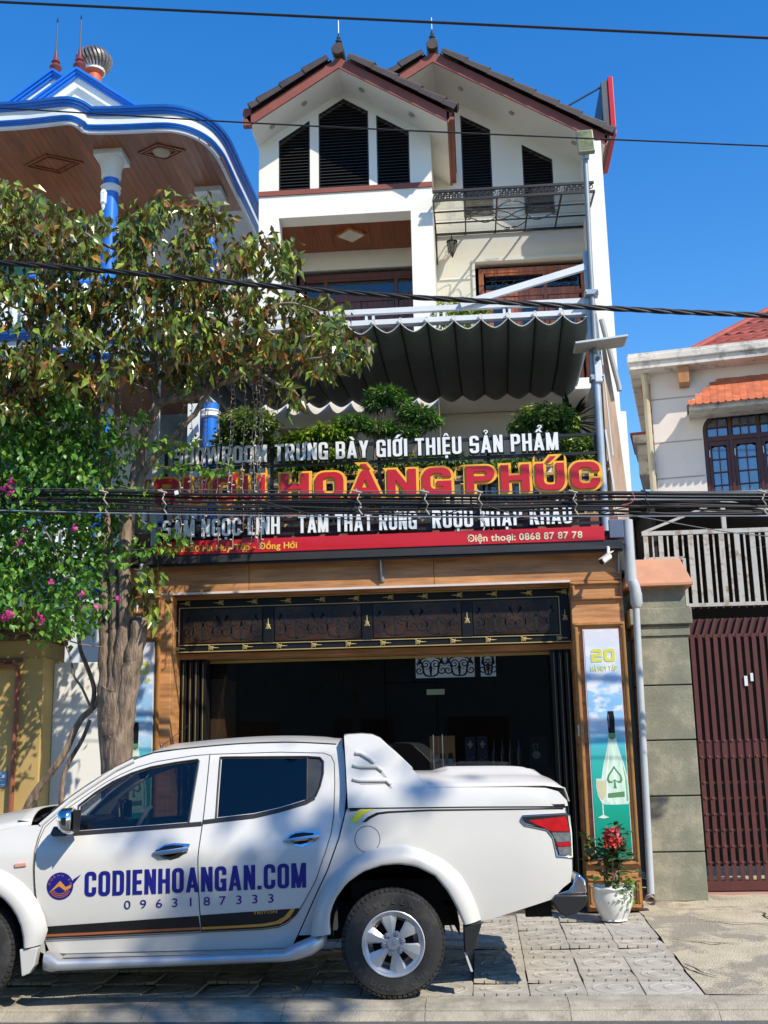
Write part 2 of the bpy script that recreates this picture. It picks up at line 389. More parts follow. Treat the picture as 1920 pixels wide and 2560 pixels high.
def sglyph(ch, w, t, b, r, grow=0):
    k = (ch, w, t, b, r, grow)
    if k in SGL: return SGL[k]
    S, wd = strokes(ch, w, t, b, r)
    if grow:
        def gr(P, d):
            n = len(P); A = sum(P[i][0]*P[(i+1) % n][1]-P[(i+1) % n][0]*P[i][1] for i in range(n)); sg = 1 if A > 0 else -1; out = []
            for i in range(n):
                a, q, c = Vector(P[i-1]), Vector(P[i]), Vector(P[(i+1) % n]); e1 = q-a; e2 = c-q
                if e1.length < 1e-6 or e2.length < 1e-6: out.append(tuple(q)); continue
                e1.normalize(); e2.normalize(); n1, n2 = Vector((e1.y, -e1.x))*sg, Vector((e2.y, -e2.x))*sg; mm = n1+n2
                mm = mm/max(.5, mm.length_squared)*2 if mm.length > .1 else n1
                out.append(tuple(q+mm*d))
            return out
        S = [(gr(P, grow if s > 0 else -grow), s) for P, s in S]
    V = []; E = []
    for P, s in S:
        n = len(V); V += P; E += [(n+i, n+(i+1) % len(P)) for i in range(len(P))]
    res = delaunay_2d_cdt([Vector(p) for p in V], E, [], 0, 1e-5)
    vs = [(p.x, p.y) for p in res[0]]; fs = []
    for f in res[2]:
        x = sum(vs[i][0] for i in f)/len(f); y = sum(vs[i][1] for i in f)/len(f); on = False
        for P, s in S:
            if inpoly(x, y, P): on = s > 0
        if on: fs.append(tuple(f))
    cnt = {}
    for f in fs:
        for i in range(len(f)):
            e = (f[i], f[(i+1) % len(f)]); kk = (min(e), max(e)); cnt[kk] = cnt.get(kk, 0)+1
    used = sorted({i for f in fs for i in f}); mp = {i: j for j, i in enumerate(used)}
    SGL[k] = ([vs[i] for i in used], [tuple(mp[i] for i in f) for f in fs], [(mp[a], mp[c]) for (a, c), q in cnt.items() if q == 1], wd)
    return SGL[k]
def slayout(text, width, w, t, b, r, gap, space):
    x = 0; it = []
    for ch in text:
        if ch == ' ': x += space-gap; continue
        g = sglyph(ch, w, t, b, r); it.append((ch, x)); x += g[3]+gap
    k = width/(x-gap); return [(c, x0*k, k) for c, x0 in it]
def sign_letters(text, p0, p1, height, depth, mat, parent, w=.46, t=.16, b=.15, r=.18, gap=.07, space=.26, rim_mat=None, rim=.035, out=0.0, nrm=(0, -1, 0), name='letter'):
    """raised letters from p0 to p1 (baseline), every letter a part, its dark or gold rim a sub-part"""
    p0, p1 = Vector(p0), Vector(p1); ux = (p1-p0); W = ux.length; ux.normalize(); nrm = Vector(nrm); uz = Vector((0, 0, 1))
    for c, x0, k in slayout(text, W, w, t, b, r, gap, space):
        def solid(g, d0, d1):
            vs, fs, bd = g[:3]; n = len(vs)
            pt = lambda p, d: p0+ux*(x0+p[0]*k)+uz*(p[1]*height)+nrm*d
            return MB().add([pt(p, d1) for p in vs]+[pt(p, d0) for p in vs], fs+[tuple(i+n for i in f[::-1]) for f in fs]+[(a, e, e+n, a+n) for a, e in bd])
        o = solid(sglyph(c, w, t, b, r), out, out+depth).build(name, mat, parent)
        if rim_mat: solid(sglyph(c, w, t, b, r, rim), out-.02, out+depth*.6).build('rim', rim_mat, o)
# ================================================================ ground, road, kerb, pavement
KY = 8.65                                     # back of the kerb
def gz(y): return .04*max(0, min(y, 13.2)-KY)
m_asph = M('asphalt', (.105, .103, .10), rough=.9, var=.22, scale=14, bump=.35, bscale=220, dirt=(.20, .185, .16), dirt_scale=2.2, dirt_amt=.55)
m_kerb = M('kerb_concrete', (.37, .33, .255), rough=.92, var=.22, scale=5, bump=.5, bscale=70, dirt=(.15, .13, .10), dirt_scale=2.2, dirt_amt=.75, rnd=.06, dirt_edge=.64)
m_tile = M('paver_concrete', (.41, .38, .325), rough=.92, var=.16, scale=6, bump=.3, bscale=110, dirt=(.24, .22, .185), dirt_scale=2.0, dirt_amt=.3, rnd=.07)
m_joint = M('joint_dirt', (.13, .115, .09), rough=1, var=.4, scale=9, bump=.4, bscale=60)
m_conc = M('apron_concrete', (.47, .41, .29), rough=.92, var=.22, scale=2.4, bump=.8, bscale=60, dirt=(.29, .255, .195), dirt_scale=1.3, dirt_amt=.95, detail=10, dirt_edge=.56)
m_gnd = M('bare_ground', (.20, .18, .15), rough=1, var=.25, scale=.6, bump=.3)
m_roadline = M('worn_road_paint', (.55, .55, .52), rough=.8, var=.2, scale=8, dirt=(.14, .135, .125), dirt_scale=7, dirt_amt=.95)
tag(MB().grid([[(x, y, -.16) for x in (-600, -60, 0, 60, 600)] for y in (-600, -60, 0, 60, 600)]).build('ground', m_gnd), kind='structure')
tag(MB().grid([[(x, y, -.085+(.0 if y > 8 else .02*(1-abs(y-4.2)/4.2))) for x in [-60+5*i for i in range(25)]] for y in (.1, 2, 4.2, 6.4, 8.0, 8.27)]).build('road', m_asph), kind='structure')
tag(MB().grid([[(x, y, -.08+(.0 if y > 8 else .0)) for x in [-60+5*i for i in range(25)]] for y in (7.93, 8.03)]).build('road_marking', m_roadline), kind='structure')
kerb = MB().box(-60, 60, 8.33, 8.64, -.15, -.03).build('kerb', m_kerb); tag(kerb, kind='structure')
for i in range(-9, 8):
    x0 = i*1.0+.56; a = random.uniform(-.004, .004)
    child('kerb_stone', MB().add([(0, 8.25, -.15), (.996, 8.25, -.15), (.996, 8.645, -.15), (0, 8.645, -.15), (0, 8.25, -.082), (.996, 8.25, -.082), (.996, 8.645, .002+a), (0, 8.645, .002+a), (0, 8.36, -.018+a), (.996, 8.36, -.018+a), (0, 8.44, -.002+a), (.996, 8.44, -.002+a)],
        [(0, 3, 2, 1), (4, 5, 9, 8), (8, 9, 11, 10), (10, 11, 6, 7), (0, 1, 5, 4), (2, 3, 7, 6), (0, 4, 8, 10, 7, 3), (1, 2, 6, 11, 9, 5)]).mesh('kerb_stone', m_kerb), kerb, (x0, 0, 0))
pav = MB().add([(-12, KY, -.022), (1.53, KY, -.022), (1.53, 12.75, gz(12.75)-.022), (-12, 12.75, gz(12.75)-.022), (-12, KY, -.2), (1.53, KY, -.2), (1.53, 12.75, -.2), (-12, 12.75, -.2)], [(0, 1, 2, 3), (0, 4, 5, 1), (1, 5, 6, 2), (3, 2, 6, 7), (0, 3, 7, 4)]).build('pavement', m_joint)
tag(pav, kind='structure')
def paver():
    mb = MB(); s = .2005; n = 12; h = 0.0
    e = []                                     # outline with small moulded notches along each side
    for k, (dx, dy) in enumerate(((1, 0), (0, 1), (-1, 0), (0, -1))):
        ox, oy = [(-s, -s), (s, -s), (s, s), (-s, s)][k]
        for q, dpt in ((.0, 0), (.18, 0), (.185, 1), (.2, 1), (.205, 0), (.40, 0), (.405, 1), (.42, 1), (.425, 0), (.60, 0), (.605, 1), (.62, 1), (.625, 0), (.80, 0), (.805, 1), (.82, 1), (.825, 0)):
            e.append((ox+dx*2*s*q-dy*.016*dpt, oy+dy*2*s*q+dx*.016*dpt))
    m = len(e); mb.add([(x, y, 0) for x, y in e]+[(x, y, -.022) for x, y in e], [tuple(range(m))]+[(i, (i+1) % m, (i+1) % m+m, i+m) for i in range(m)])
    for (cx, cy, r, w_) in ((0, 0, .150, .010), (.035, .02, .078, .008)):
        vs = []; N_ = 28
        for k in range(N_):
            t = 2*PI*k/N_
            for rr, z in ((r-w_, .0006), (r-w_*.5, .0042), (r+w_*.5, .0042), (r+w_, .0006)): vs.append((cx+rr*math.cos(t), cy+rr*math.sin(t), z))
        mb.add(vs, [(4*k+j, 4*((k+1) % N_)+j, 4*((k+1) % N_)+j+1, 4*k+j+1) for k in range(N_) for j in range(3)])
    return mb.mesh('paver', m_tile)
pm = paver(); slope = math.atan(.04)
for i in range(15):
    for j in range(8):
        x = 1.325-.41*i; y = KY+.205+.405*j
        child('paver', pm, pav, (x+random.uniform(-.003, .003), y, gz(y)+random.uniform(-.0015, .0015)), (slope+random.uniform(-.003, .003), random.uniform(-.003, .003), R(90)*random.randint(0, 3)+random.uniform(-.003, .003)))
# cracked concrete apron to the right, and plain concrete by the yellow gate
def apron(x0, x1, y0, y1, nx, ny, name):
    rows = []
    for j in range(ny+1):
        y = y0+(y1-y0)*j/ny
        rows.append([(x0+(x1-x0)*i/nx, y, gz(y)*1.0+.004+.010*math.sin(3.1*i+1.7*j)*(1 if 0 < j else 0)+random.uniform(-.005, .005)) for i in range(nx+1)])
    return MB().grid(rows).build(name, m_conc, smooth=True)
tag(apron(1.536, 9, KY-.002, 14.6, 40, 24, 'driveway'), kind='structure')
tag(apron(-12, -4.63, KY-.002, 14, 20, 12, 'forecourt'), kind='structure')
m_crack = M('crack_shadow', (.035, .03, .025), rough=1, var=.3)
for P in ([(1.60, 10.55), (1.72, 10.42), (1.84, 10.40), (1.95, 10.33), (2.03, 10.35), (2.14, 10.26)], [(2.62, 11.9), (2.70, 11.7), (2.66, 11.55), (2.78, 11.3), (2.86, 11.16)], [(1.54, 9.55), (1.60, 9.40), (1.63, 9.25), (1.72, 9.12)], [(2.0, 11.4), (2.25, 11.25), (2.6, 11.15), (3.2, 10.9)]):
    mb = MB(); Q = smoothpath([(x, y, 0) for x, y in P], 5); L_ = []; R_ = []
    for k, p in enumerate(Q):
        w_ = .010*math.sin(PI*(k+.6)/(len(Q)+.4))*random.uniform(.5, 1.3)+.002; t = (Q[min(k+1, len(Q)-1)]-Q[max(k-1, 0)]).normalized(); nn = Vector((-t.y, t.x, 0))
        L_.append((p+nn*w_+Vector((0, 0, gz(p.y)+.019)))); R_.append((p-nn*w_+Vector((0, 0, gz(p.y)+.019))))
    mb.grid([L_, R_]); tag(mb.build('crack', m_crack), kind='structure')
# ================================================================ shop front (timber-look cladding)
m_wood = M('timber_cladding', (.37, .165, .058), rough=.5, var=.28, scale=2.2, tint=(.52, .25, .10), stretch=(.8, 1, 7), detail=8, bump=.05, bscale=9, coat=.12)
m_woodv = M('timber_moulding', (.36, .165, .05), rough=.45, var=.22, scale=3, stretch=(5, 1, .8), detail=6, coat=.15)
m_gold = M('gold_edge', (.42, .25, .06), rough=.35, metal=.45, var=.15)
m_black = M('black_lacquer', (.008, .008, .009), rough=.42, var=.2, spec=.35)
m_goldp = M('gold_paint', (.50, .40, .16), rough=.4, metal=.3)
m_lilac = M('white_trim', (.62, .58, .58), rough=.5)
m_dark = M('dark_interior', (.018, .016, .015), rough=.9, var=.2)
m_shopglass = GLASS('shop_glass', (.80, .81, .81), .02)
m_white = M('white_plaster', (.81, .785, .725), rough=.85, var=.035, scale=1.2, bump=.03, bscale=60, dirt=(.60, .56, .49), dirt_scale=.9, dirt_amt=.16)
m_cream = M('cream_plaster', (.81, .76, .66), rough=.85, var=.05, scale=1.0, bump=.03, bscale=60)
m_brown = M('dark_timber_ceiling', (.20, .058, .02), rough=.5, var=.2, scale=3, stretch=(6, .5, 1), rnd=.12)
def flat_panel_frame(par, x0, x1, z0, z1, y, w=.035, d=.03, mat=None, name='moulding'):
    mat = mat or m_woodv
    for (a, b, c, e) in ((x0, x1, z1-w, z1), (x0, x1, z0, z0+w), (x0, x0+w, z0+w, z1-w), (x1-w, x1, z0+w, z1-w)):
        mb = MB().box(a, b, y-d, y-.0005, c, e)
        q = .012
        if b-a > e-c: mb.box(a+q, b-q, y-d-.012, y-d, (c+e)/2-.008, (c+e)/2+.008)
        else: mb.box((a+b)/2-.008, (a+b)/2+.008, y-d-.012, y-d, c+q, e-q)
        mb.build(name, mat, par, bevel=.004)
shop = thing('shop_front', 'ground floor shop front clad in brown timber-look panels with a wide dark opening', 'shop front', (-.95, 12.1, .13))
PXL, PXR = -3.86, 1.585
MB().box(1.035, PXR, 12.0, 12.6, .13, 3.485).build('pillar', m_wood, shop, bevel=.006)
MB().box(PXL, -3.30, 12.0, 12.6, .13, 3.485).build('pillar', m_wood, shop, bevel=.006)
for i, (a, b) in enumerate(((-3.86, -2.45), (-2.444, -.42), (-.414, PXR))):
    MB().box(a, b, 12.0+.001*i, 12.6, 3.490, 3.98).build('lintel_board', m_wood, shop, bevel=.003)
MB().box(-3.42, 1.035, 11.985, 12.02, 3.478, 3.500).build('trim_strip', m_lilac, shop)
MB().box(-3.30, 1.035, 12.16, 12.6, 3.462, 3.488).build('reveal_board', m_wood, shop)
for (x0, x1) in ((1.045, 1.578), (-3.85, -3.415)):
    flat_panel_frame(shop, x0, x1, 3.275, 3.475, 12.0, .035, .028)
    flat_panel_frame(shop, x0, x1, .57, 3.04, 12.0, .045, .035)
    flat_panel_frame(shop, x0, x1, .15, .46, 12.0, .05, .03)
    MB().box(x0+.012, x0+.022, 11.950, 11.966, .62, 2.99).build('gold_bead', m_gold, shop)
    MB().box(x1-.022, x1-.012, 11.950, 11.966, .62, 2.99).build('gold_bead', m_gold, shop)
# scroll ribbons for wrought iron and etched glass
def spiral(c, r0, turns, a0, sgn=1, n=22, ux=Vector((1, 0, 0)), uz=Vector((0, 0, 1))):
    P = []
    for i in range(n+1):
        t = i/n; r = r0*(1-.88*t); a = a0+sgn*2*PI*turns*t
        P.append(Vector(c)+ux*(r*math.cos(a))+uz*(r*math.sin(a)))
    return P
def ribbon(mb, P, w, nrm=Vector((0, -1, 0)), th=.003):
    L_, R_ = [], []
    for i, p in enumerate(P):
        t = (P[min(i+1, len(P)-1)]-P[max(i-1, 0)]); t.normalize(); s_ = t.cross(nrm); ww = w*(1-.55*abs(2*i/(len(P)-1)-1)**2)
        L_.append(p+s_*ww); R_.append(p-s_*ww)
    mb.grid([L_, R_])
def damask(mb, x0, x1, z0, z1, y, w):
    """symmetrical scroll ornament filling a panel"""
    nx = max(1, round((x1-x0)/.46)); W = (x1-x0)/nx; H = z1-z0
    for k in range(nx):
        cx = x0+W*(k+.5); cz = (z0+z1)/2
        for sx in (-1, 1):
            ribbon(mb, spiral((cx+sx*W*.17, y, cz+H*.10), H*.24, 1.7, R(-90), -sx), w)
            ribbon(mb, spiral((cx+sx*W*.40, y, cz-H*.18), H*.22, 1.5, R(90), sx), w)
            ribbon(mb, smoothpath([(cx, y, z0+H*.04), (cx+sx*W*.22, y, z0+H*.14), (cx+sx*W*.30, y, cz+H*.10), (cx+sx*W*.44, y, z1-H*.06)], 6), w*1.5)
            ribbon(mb, smoothpath([(cx+sx*W*.05, y, z1-H*.04), (cx+sx*W*.20, y, z1-H*.10), (cx+sx*W*.33, y, cz+H*.32), (cx+sx*W*.48, y, cz+H*.02)], 6), w*1.2)
            for q in range(3): ribbon(mb, [Vector((cx+sx*W*(.36+.03*q), y, cz+H*.12)), Vector((cx+sx*W*(.39+.04*q), y, cz+H*(.26-.07*q))), Vector((cx+sx*W*(.42+.04*q), y, cz+H*(.36-.10*q)))], w*1.3)
        ribbon(mb, [Vector((cx, y, z0+H*.02)), Vector((cx, y, cz-H*.12)), Vector((cx, y, cz+H*.06))], w*2.2)
    return mb
tr = MB().box(-3.345, 1.03, 12.20, 12.30, 2.862, 3.455).build('transom', m_black, shop, bevel=.006)
for z0 in (2.862, 3.446): MB().box(-3.345, 1.03, 12.188, 12.199, z0, z0+.010).build('gold_line', m_goldp, tr)
for (a, b, c, e) in ((-3.27, .925, 3.352, 3.360), (-3.27, .925, 2.938, 2.946), (-3.27, -3.262, 2.946, 3.352), (.917, .925, 2.946, 3.352)): MB().box(a, b, 12.186, 12.198, c, e).build('gold_line', m_goldp, tr)
m_etch = M('etched_brown_glass', (.011, .009, .008), rough=.3, var=.6, scale=3, tint=(.045, .021, .010))
m_scroll = M('grey_scroll', (.028, .029, .031), rough=.35, metal=.3)
for (x0, x1) in ((-3.22, -2.34), (-2.19, -1.24), (-1.10, -.145), (-.01, .90)):
    pn = MB().box(x0, x1, 12.188, 12.199, 2.965, 3.335).build('etched_panel', m_etch, tr)
    damask(MB(), x0+.01, x1-.01, 2.975, 3.325, 12.184, .008).build('scrollwork', m_scroll, pn)
for x in (-2.265, -1.17, -.0775): MB().box(x-.055, x+.055, 12.180, 12.199, 2.947, 3.350).build('mullion', m_black, tr, bevel=.004)
def tassel():
    mb = MB(); mb.tube([(-.065, 0, 0), (-.01, 0, 0)], [.002, .007], 6)
    for a in (-.35, -.12, .12, .35): mb.tube([(-.005, 0, 0), (.055, 0, .055*a*1.4)], [.006, .004], 5)
    mb.tube([(.0, 0, -.024), (.012, 0, .026)], .005, 5); return mb.mesh('gold_tassel', m_goldp)
tm = tassel()
for i in range(12):
    child('gold_tassel', tm, tr, (-3.26+.381*i, 12.186, 2.906), (0, R(180), 0)); child('gold_tassel', tm, tr, (-3.20+.378*i, 12.186, 3.406), (0, R(0), 0))
for x in (-3.308, -2.265, -1.17, -.0775, .978): child('gold_tassel', tm, tr, (x, 12.176, 3.15), (0, R(90), 0))
# entrance: header, sliding-folding gates pushed aside, glass wall, room
MB().box(-3.30, 1.035, 12.34, 12.60, 2.80, 2.860).build('header_board', m_wood, shop)
MB().box(-3.06, .84, 12.585, 12.60, 2.765, 2.795).build('gold_rail', m_goldp, shop)
for k, (x0, sgn) in enumerate(((-3.29, 1), (1.025, -1))):
    for j in range(4 if k == 0 else 3):
        xa = x0+sgn*(.012+.072*j); ya = 12.36+.03*(j % 2)
        g_ = MB().box(min(xa, xa+sgn*.055), max(xa, xa+sgn*.055), ya, ya+.22, .15, 2.80).build('gate_leaf', m_black, shop, bevel=.004)
        MB().box(xa+sgn*.022, xa+sgn*.026, ya-.006, ya, .2, 2.76).build('gold_line', m_goldp, g_)
MB().box(-3.045, -1.03, 12.66, 12.672, .15, 2.78).build('glass_pane', m_shopglass, shop)
MB().box(-1.02, -.45, 12.66, 12.672, .15, 2.50).build('glass_door', m_shopglass, shop)
MB().box(-.44, .83, 12.66, 12.672, .15, 2.78).build('glass_pane', m_shopglass, shop)
MB().box(-1.02, -.45, 12.66, 12.672, 2.51, 2.78).build('glass_pane', m_shopglass, shop)
for x in (-.50, -.40): MB().tube([(x, 12.60, 1.42), (x, 12.60, 1.92)], .006, 8).tube([(x, 12.60, 1.46), (x, 12.665, 1.46)], .006, 6).tube([(x, 12.60, 1.88), (x, 12.665, 1.88)], .006, 6).build('door_handle', m_silver0 if 'm_silver0' in globals() else M('steel_handle', (.22, .22, .22), rough=.3, metal=.8), shop)
MB().box(-.56, -.36, 12.642, 12.658, 2.36, 2.42).build('door_sticker', M('sticker', (.22, .23, .10), rough=.5), shop)
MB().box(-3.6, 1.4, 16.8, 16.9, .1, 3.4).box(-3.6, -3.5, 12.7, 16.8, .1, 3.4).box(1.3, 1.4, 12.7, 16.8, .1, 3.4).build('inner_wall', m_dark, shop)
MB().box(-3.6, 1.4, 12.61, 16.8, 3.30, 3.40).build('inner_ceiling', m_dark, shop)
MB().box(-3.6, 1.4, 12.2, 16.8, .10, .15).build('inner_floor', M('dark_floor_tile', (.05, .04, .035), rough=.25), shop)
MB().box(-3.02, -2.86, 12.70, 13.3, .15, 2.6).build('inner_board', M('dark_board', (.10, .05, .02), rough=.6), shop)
# stock behind the glass
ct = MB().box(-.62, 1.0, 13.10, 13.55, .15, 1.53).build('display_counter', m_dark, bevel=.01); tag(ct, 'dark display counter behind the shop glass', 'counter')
t_ = thing('gift_box', 'brown cardboard wine carrier with three bottle windows on the shop counter', 'gift box', (-.42, 13.25, 1.535))
m_card = M('brown_card', (.42, .21, .07), rough=.8)
MB().box(-.565, -.275, 13.18, 13.32, 1.535, 1.915).build('carton', m_card, t_, bevel=.004)
for x in (-.51, -.42, -.33):
    w_ = MB().prism([(x-.028, 13.179, 1.56), (x+.028, 13.179, 1.56), (x+.028, 13.179, 1.70), (x+.016, 13.179, 1.725), (x-.016, 13.179, 1.725), (x-.028, 13.179, 1.70)], (0, -.004, 0)).build('bottle_window', m_dark, t_)
    MB().box(x-.026, x+.026, 13.168, 13.174, 1.585, 1.655).build('bottle_label', M('label_blue', (.25, .33, .42), rough=.6), w_)
MB().tube(smoothpath([(-.47, 13.25, 1.91), (-.45, 13.25, 1.97), (-.40, 13.25, 1.98), (-.37, 13.25, 1.91)], 5), .005, 6).build('carrying_cord', m_dark, t_)
for k, x in enumerate((-.10, .04)):
    t_ = thing('gift_box', ('dark gift box with a pale cross, left of the pair on the shop counter', 'dark gift box with a pale cross, right of the pair on the shop counter')[k], 'gift box', (x, 13.25, 1.535), 'pair of dark gift boxes on the counter')
    MB().box(x-.06, x+.06, 13.19, 13.31, 1.535, 1.90).build('carton', M('navy_card%d' % k, (.012, .016, .028), rough=.5), t_, bevel=.003)
    MB().box(x-.010, x+.010, 13.183, 13.189, 1.77, 1.85).box(x-.028, x-.0105, 13.183, 13.189, 1.80, 1.825).box(x+.0105, x+.028, 13.183, 13.189, 1.80, 1.825).build('cross_print', M('pale_print%d' % k, (.35, .34, .22), rough=.6), t_)
    MB().tube(smoothpath([(x-.04, 13.188, 1.66), (x, 13.188, 1.64), (x+.045, 13.188, 1.68)], 5), .003, 5).build('curl_print', M('grey_print%d' % k, (.12, .13, .15)), t_)
for k, x in enumerate((.17, .27, .36, .46)):
    t_ = MB().lathe([(.035, 0), (.036, .17), (.03, .21), (.012, .25), (.012, .32), (.014, .33)], (x, 13.25, 1.535), n=12).build('bottle', M('dark_bottle%d' % k, (.02+.02*k, .025, .02), rough=.12, coat=.5), smooth=True)
    tag(t_, ('dark bottle standing next to the cross printed gift boxes in the shop', 'second dark bottle from the cross printed gift boxes in the shop', 'third dark bottle from the cross printed gift boxes in the shop', 'dark bottle nearest the oval printed gift box in the shop')[k], 'bottle', 'bottles on the shop counter')
t_ = thing('gift_box', 'black gift box with a grey oval print at the right end of the shop counter', 'gift box', (.66, 13.25, 1.535))
MB().box(.58, .78, 13.19, 13.31, 1.535, 1.88).build('carton', m_black, t_, bevel=.003)
MB().lathe([(.045, 0), (.045, .004)], (.65, 13.184, 1.68), 'y', 20).tube(smoothpath([(.64, 13.186, 1.72), (.62, 13.186, 1.79), (.66, 13.186, 1.80), (.67, 13.186, 1.75)], 4), .006, 6).build('oval_print', M('grey_oval', (.26, .25, .22), rough=.6), t_)
fg = thing('glow_lattice', 'pale blue scroll lattice inside the shop with added glow imitating reflected daylight', 'lattice', (-.3, 14.6, 2.6))
MB().box(-.80, -.02, 15.0, 15.02, 2.705, 3.0).box(.06, .26, 15.0, 15.02, 2.705, 3.0).build('pane', M('glow_pane', (.36, .46, .60), rough=.5, emit=.22), fg)  # no lamp here: the pane's glow is added to imitate reflected daylight
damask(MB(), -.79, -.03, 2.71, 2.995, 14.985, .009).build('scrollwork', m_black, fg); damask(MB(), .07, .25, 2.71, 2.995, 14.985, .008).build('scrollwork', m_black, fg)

# ---------------------------------------------------------------- poster panels with bottle
def poster(name, label, x0, x1, z0, z1, full):
    t = thing(name, label, 'poster', ((x0+x1)/2, 11.97, z0))
    m = bpy.data.materials.new('poster_print_'+('a' if full else 'b')); m.use_nodes = True; N = m.node_tree.nodes; L = m.node_tree.links; b = N['Principled BSDF']; b.inputs['Roughness'].default_value = .3
    g = N.new('ShaderNodeNewGeometry'); sp = N.new('ShaderNodeSeparateXYZ'); L.new(g.outputs['Position'], sp.inputs[0])
    mr = N.new('ShaderNodeMapRange'); mr.inputs[1].default_value = z0; mr.inputs[2].default_value = z1; 
    nz = N.new('ShaderNodeTexNoise'); nz.inputs['Scale'].default_value = 5; nz.inputs['Detail'].default_value = 3
    mp = N.new('ShaderNodeMapping'); mp.inputs['Scale'].default_value = (1, 1, 1.8); L.new(g.outputs['Position'], mp.inputs[0]); L.new(mp.outputs[0], nz.inputs['Vector'])
    ad = N.new('ShaderNodeMath'); ad.operation = 'MULTIPLY_ADD'; ad.inputs[1].default_value = .10; L.new(nz.outputs['Fac'], ad.inputs[0]); L.new(sp.outputs['Z'], ad.inputs[2]) ; L.new(ad.outputs[0], mr.inputs[0])
    rp = N.new('ShaderNodeValToRGB'); E = rp.color_ramp.elements
    stops = [(0, (.004, .17, .10)), (.20, (.01, .33, .22)), (.36, (.02, .42, .33)), (.46, (.05, .42, .40)), (.52, (.10, .48, .62)), (.58, (.42, .62, .80)), (.68, (.22, .46, .74)), (.80, (.36, .55, .80)), (.92, (.60, .66, .78)), (1, (.66, .66, .72))]
    E[0].position, E[0].color = 0, stops[0][1]+(1,); E[1].position, E[1].color = 1, stops[-1][1]+(1,)
    for p, c in stops[1:-1]: q = E.new(p); q.color = c+(1,)
    L.new(mr.outputs[0], rp.inputs['Fac'])
    n2 = N.new('ShaderNodeTexNoise'); n2.inputs['Scale'].default_value = 7; n2.inputs['Detail'].default_value = 4; L.new(mp.outputs[0], n2.inputs['Vector'])
    r2 = N.new('ShaderNodeValToRGB'); r2.color_ramp.elements[0].position = .48; r2.color_ramp.elements[1].position = .62; L.new(n2.outputs['Fac'], r2.inputs['Fac'])
    up = N.new('ShaderNodeMapRange'); up.inputs[1].default_value = z0+(z1-z0)*.5; up.inputs[2].default_value = z0+(z1-z0)*.6; L.new(sp.outputs['Z'], up.inputs[0])
    mm = N.new('ShaderNodeMath'); mm.operation = 'MULTIPLY'; L.new(r2.outputs['Color'], mm.inputs[0]); L.new(up.outputs[0], mm.inputs[1])
    mx = N.new('ShaderNodeMix'); mx.data_type = 'RGBA'; L.new(mm.outputs[0], mx.inputs[0]); L.new(rp.outputs['Color'], mx.inputs[6]); mx.inputs[7].default_value = (.70, .74, .82, 1); L.new(mx.outputs[2], b.inputs['Base Color'])
    MB().box(x0, x1, 11.955, 11.995, z0, z1).build('board', m_lilac, t)
    MB().box(x0+.012, x1-.006, 11.950, 11.954, z0+.008, z1-.012).build('print', m, t)
    y = 11.9485
    def fl(P, mat, nm, par, dy=0.0):
        if nm not in ('glass_print', 'wine_print'): P = [(cx+(x-cx)*.92, 1.17+(z-1.215)*.895) for x, z in P]
        vs, fs = tri2d(P, (), .05); return MB().add([(x, y-dy, z) for x, z in vs], fs).build(nm, mat, par)
    cx = (x0+x1)/2+(.05 if full else .0)
    m_btl = M('bottle_print'+name[:1]+str(full), (.50, .68, .55), rough=.3, var=.22, scale=4, tint=(.62, .78, .66), stretch=(3, 1, .6)); m_gr = M('green_print'+str(full), (.10, .24, .11), rough=.4)
    half = [(.0, 1.235), (.132, 1.238), (.150, 1.27), (.150, 1.44), (.140, 1.55), (.115, 1.68), (.08, 1.80), (.055, 1.90), (.045, 2.0), (.040, 2.05), (.0, 2.05)]
    zoff = -.02; BZ = lambda z: 1.17+(z-1.215)*.895
    B = fl([(cx+x, z+zoff) for x, z in half]+[(cx-x, z+zoff) for x, z in half[::-1][1:-1]], m_btl, 'bottle_print', t)
    fl([(cx-.036, 2.035+zoff), (cx+.036, 2.035+zoff), (cx+.040, 2.20+zoff), (cx+.032, 2.285+zoff), (cx-.032, 2.285+zoff), (cx-.040, 2.20+zoff)], m_black, 'bottle_cap', t, .0008)
    fl([(cx-.040, 1.985+zoff), (cx, 1.955+zoff), (cx+.04, 1.985+zoff), (cx+.04, 2.034+zoff), (cx-.04, 2.034+zoff)], m_gr, 'neck_label', t, .0006)
    sp_ = [(0, 1.67), (.03, 1.62), (.075, 1.56), (.088, 1.51), (.07, 1.475), (.035, 1.475), (.008, 1.50), (.012, 1.44), (.022, 1.415)]
    spd = fl([(cx+x, z+zoff) for x, z in sp_]+[(cx-x, z+zoff) for x, z in sp_[::-1][:-1]], m_gr, 'spade_emblem', t, .0010)
    fl([(cx+x*.72, z*.72+1.56*.28+zoff-.004) for x, z in sp_[:7]]+[(cx-x*.72, z*.72+1.56*.28+zoff-.004) for x, z in sp_[:7][::-1][:-1]], m_btl, 'spade_inset', t, .0018)
    fl([(cx-.085, 1.31+zoff), (cx+.10, 1.32+zoff), (cx+.10, 1.38+zoff), (cx-.085, 1.36+zoff)], m_gr, 'bottle_label', t, .0010)
    fl([(cx-.095, 1.27+zoff), (cx-.075, 1.27+zoff), (cx-.08, 1.50+zoff), (cx-.045, 1.78+zoff), (cx-.03, 1.93+zoff), (cx-.05, 1.80+zoff), (cx-.10, 1.52+zoff)], M('bottle_shine'+str(full), (.80, .88, .80), rough=.2), 'bottle_shine', t, .0007)
    fl([(cx+.118, 1.27+zoff), (cx+.138, 1.28+zoff), (cx+.135, 1.50+zoff), (cx+.09, 1.74+zoff), (cx+.115, 1.52+zoff)], M('bottle_edge'+str(full), (.22, .45, .30), rough=.2), 'bottle_edge', t, .0007)
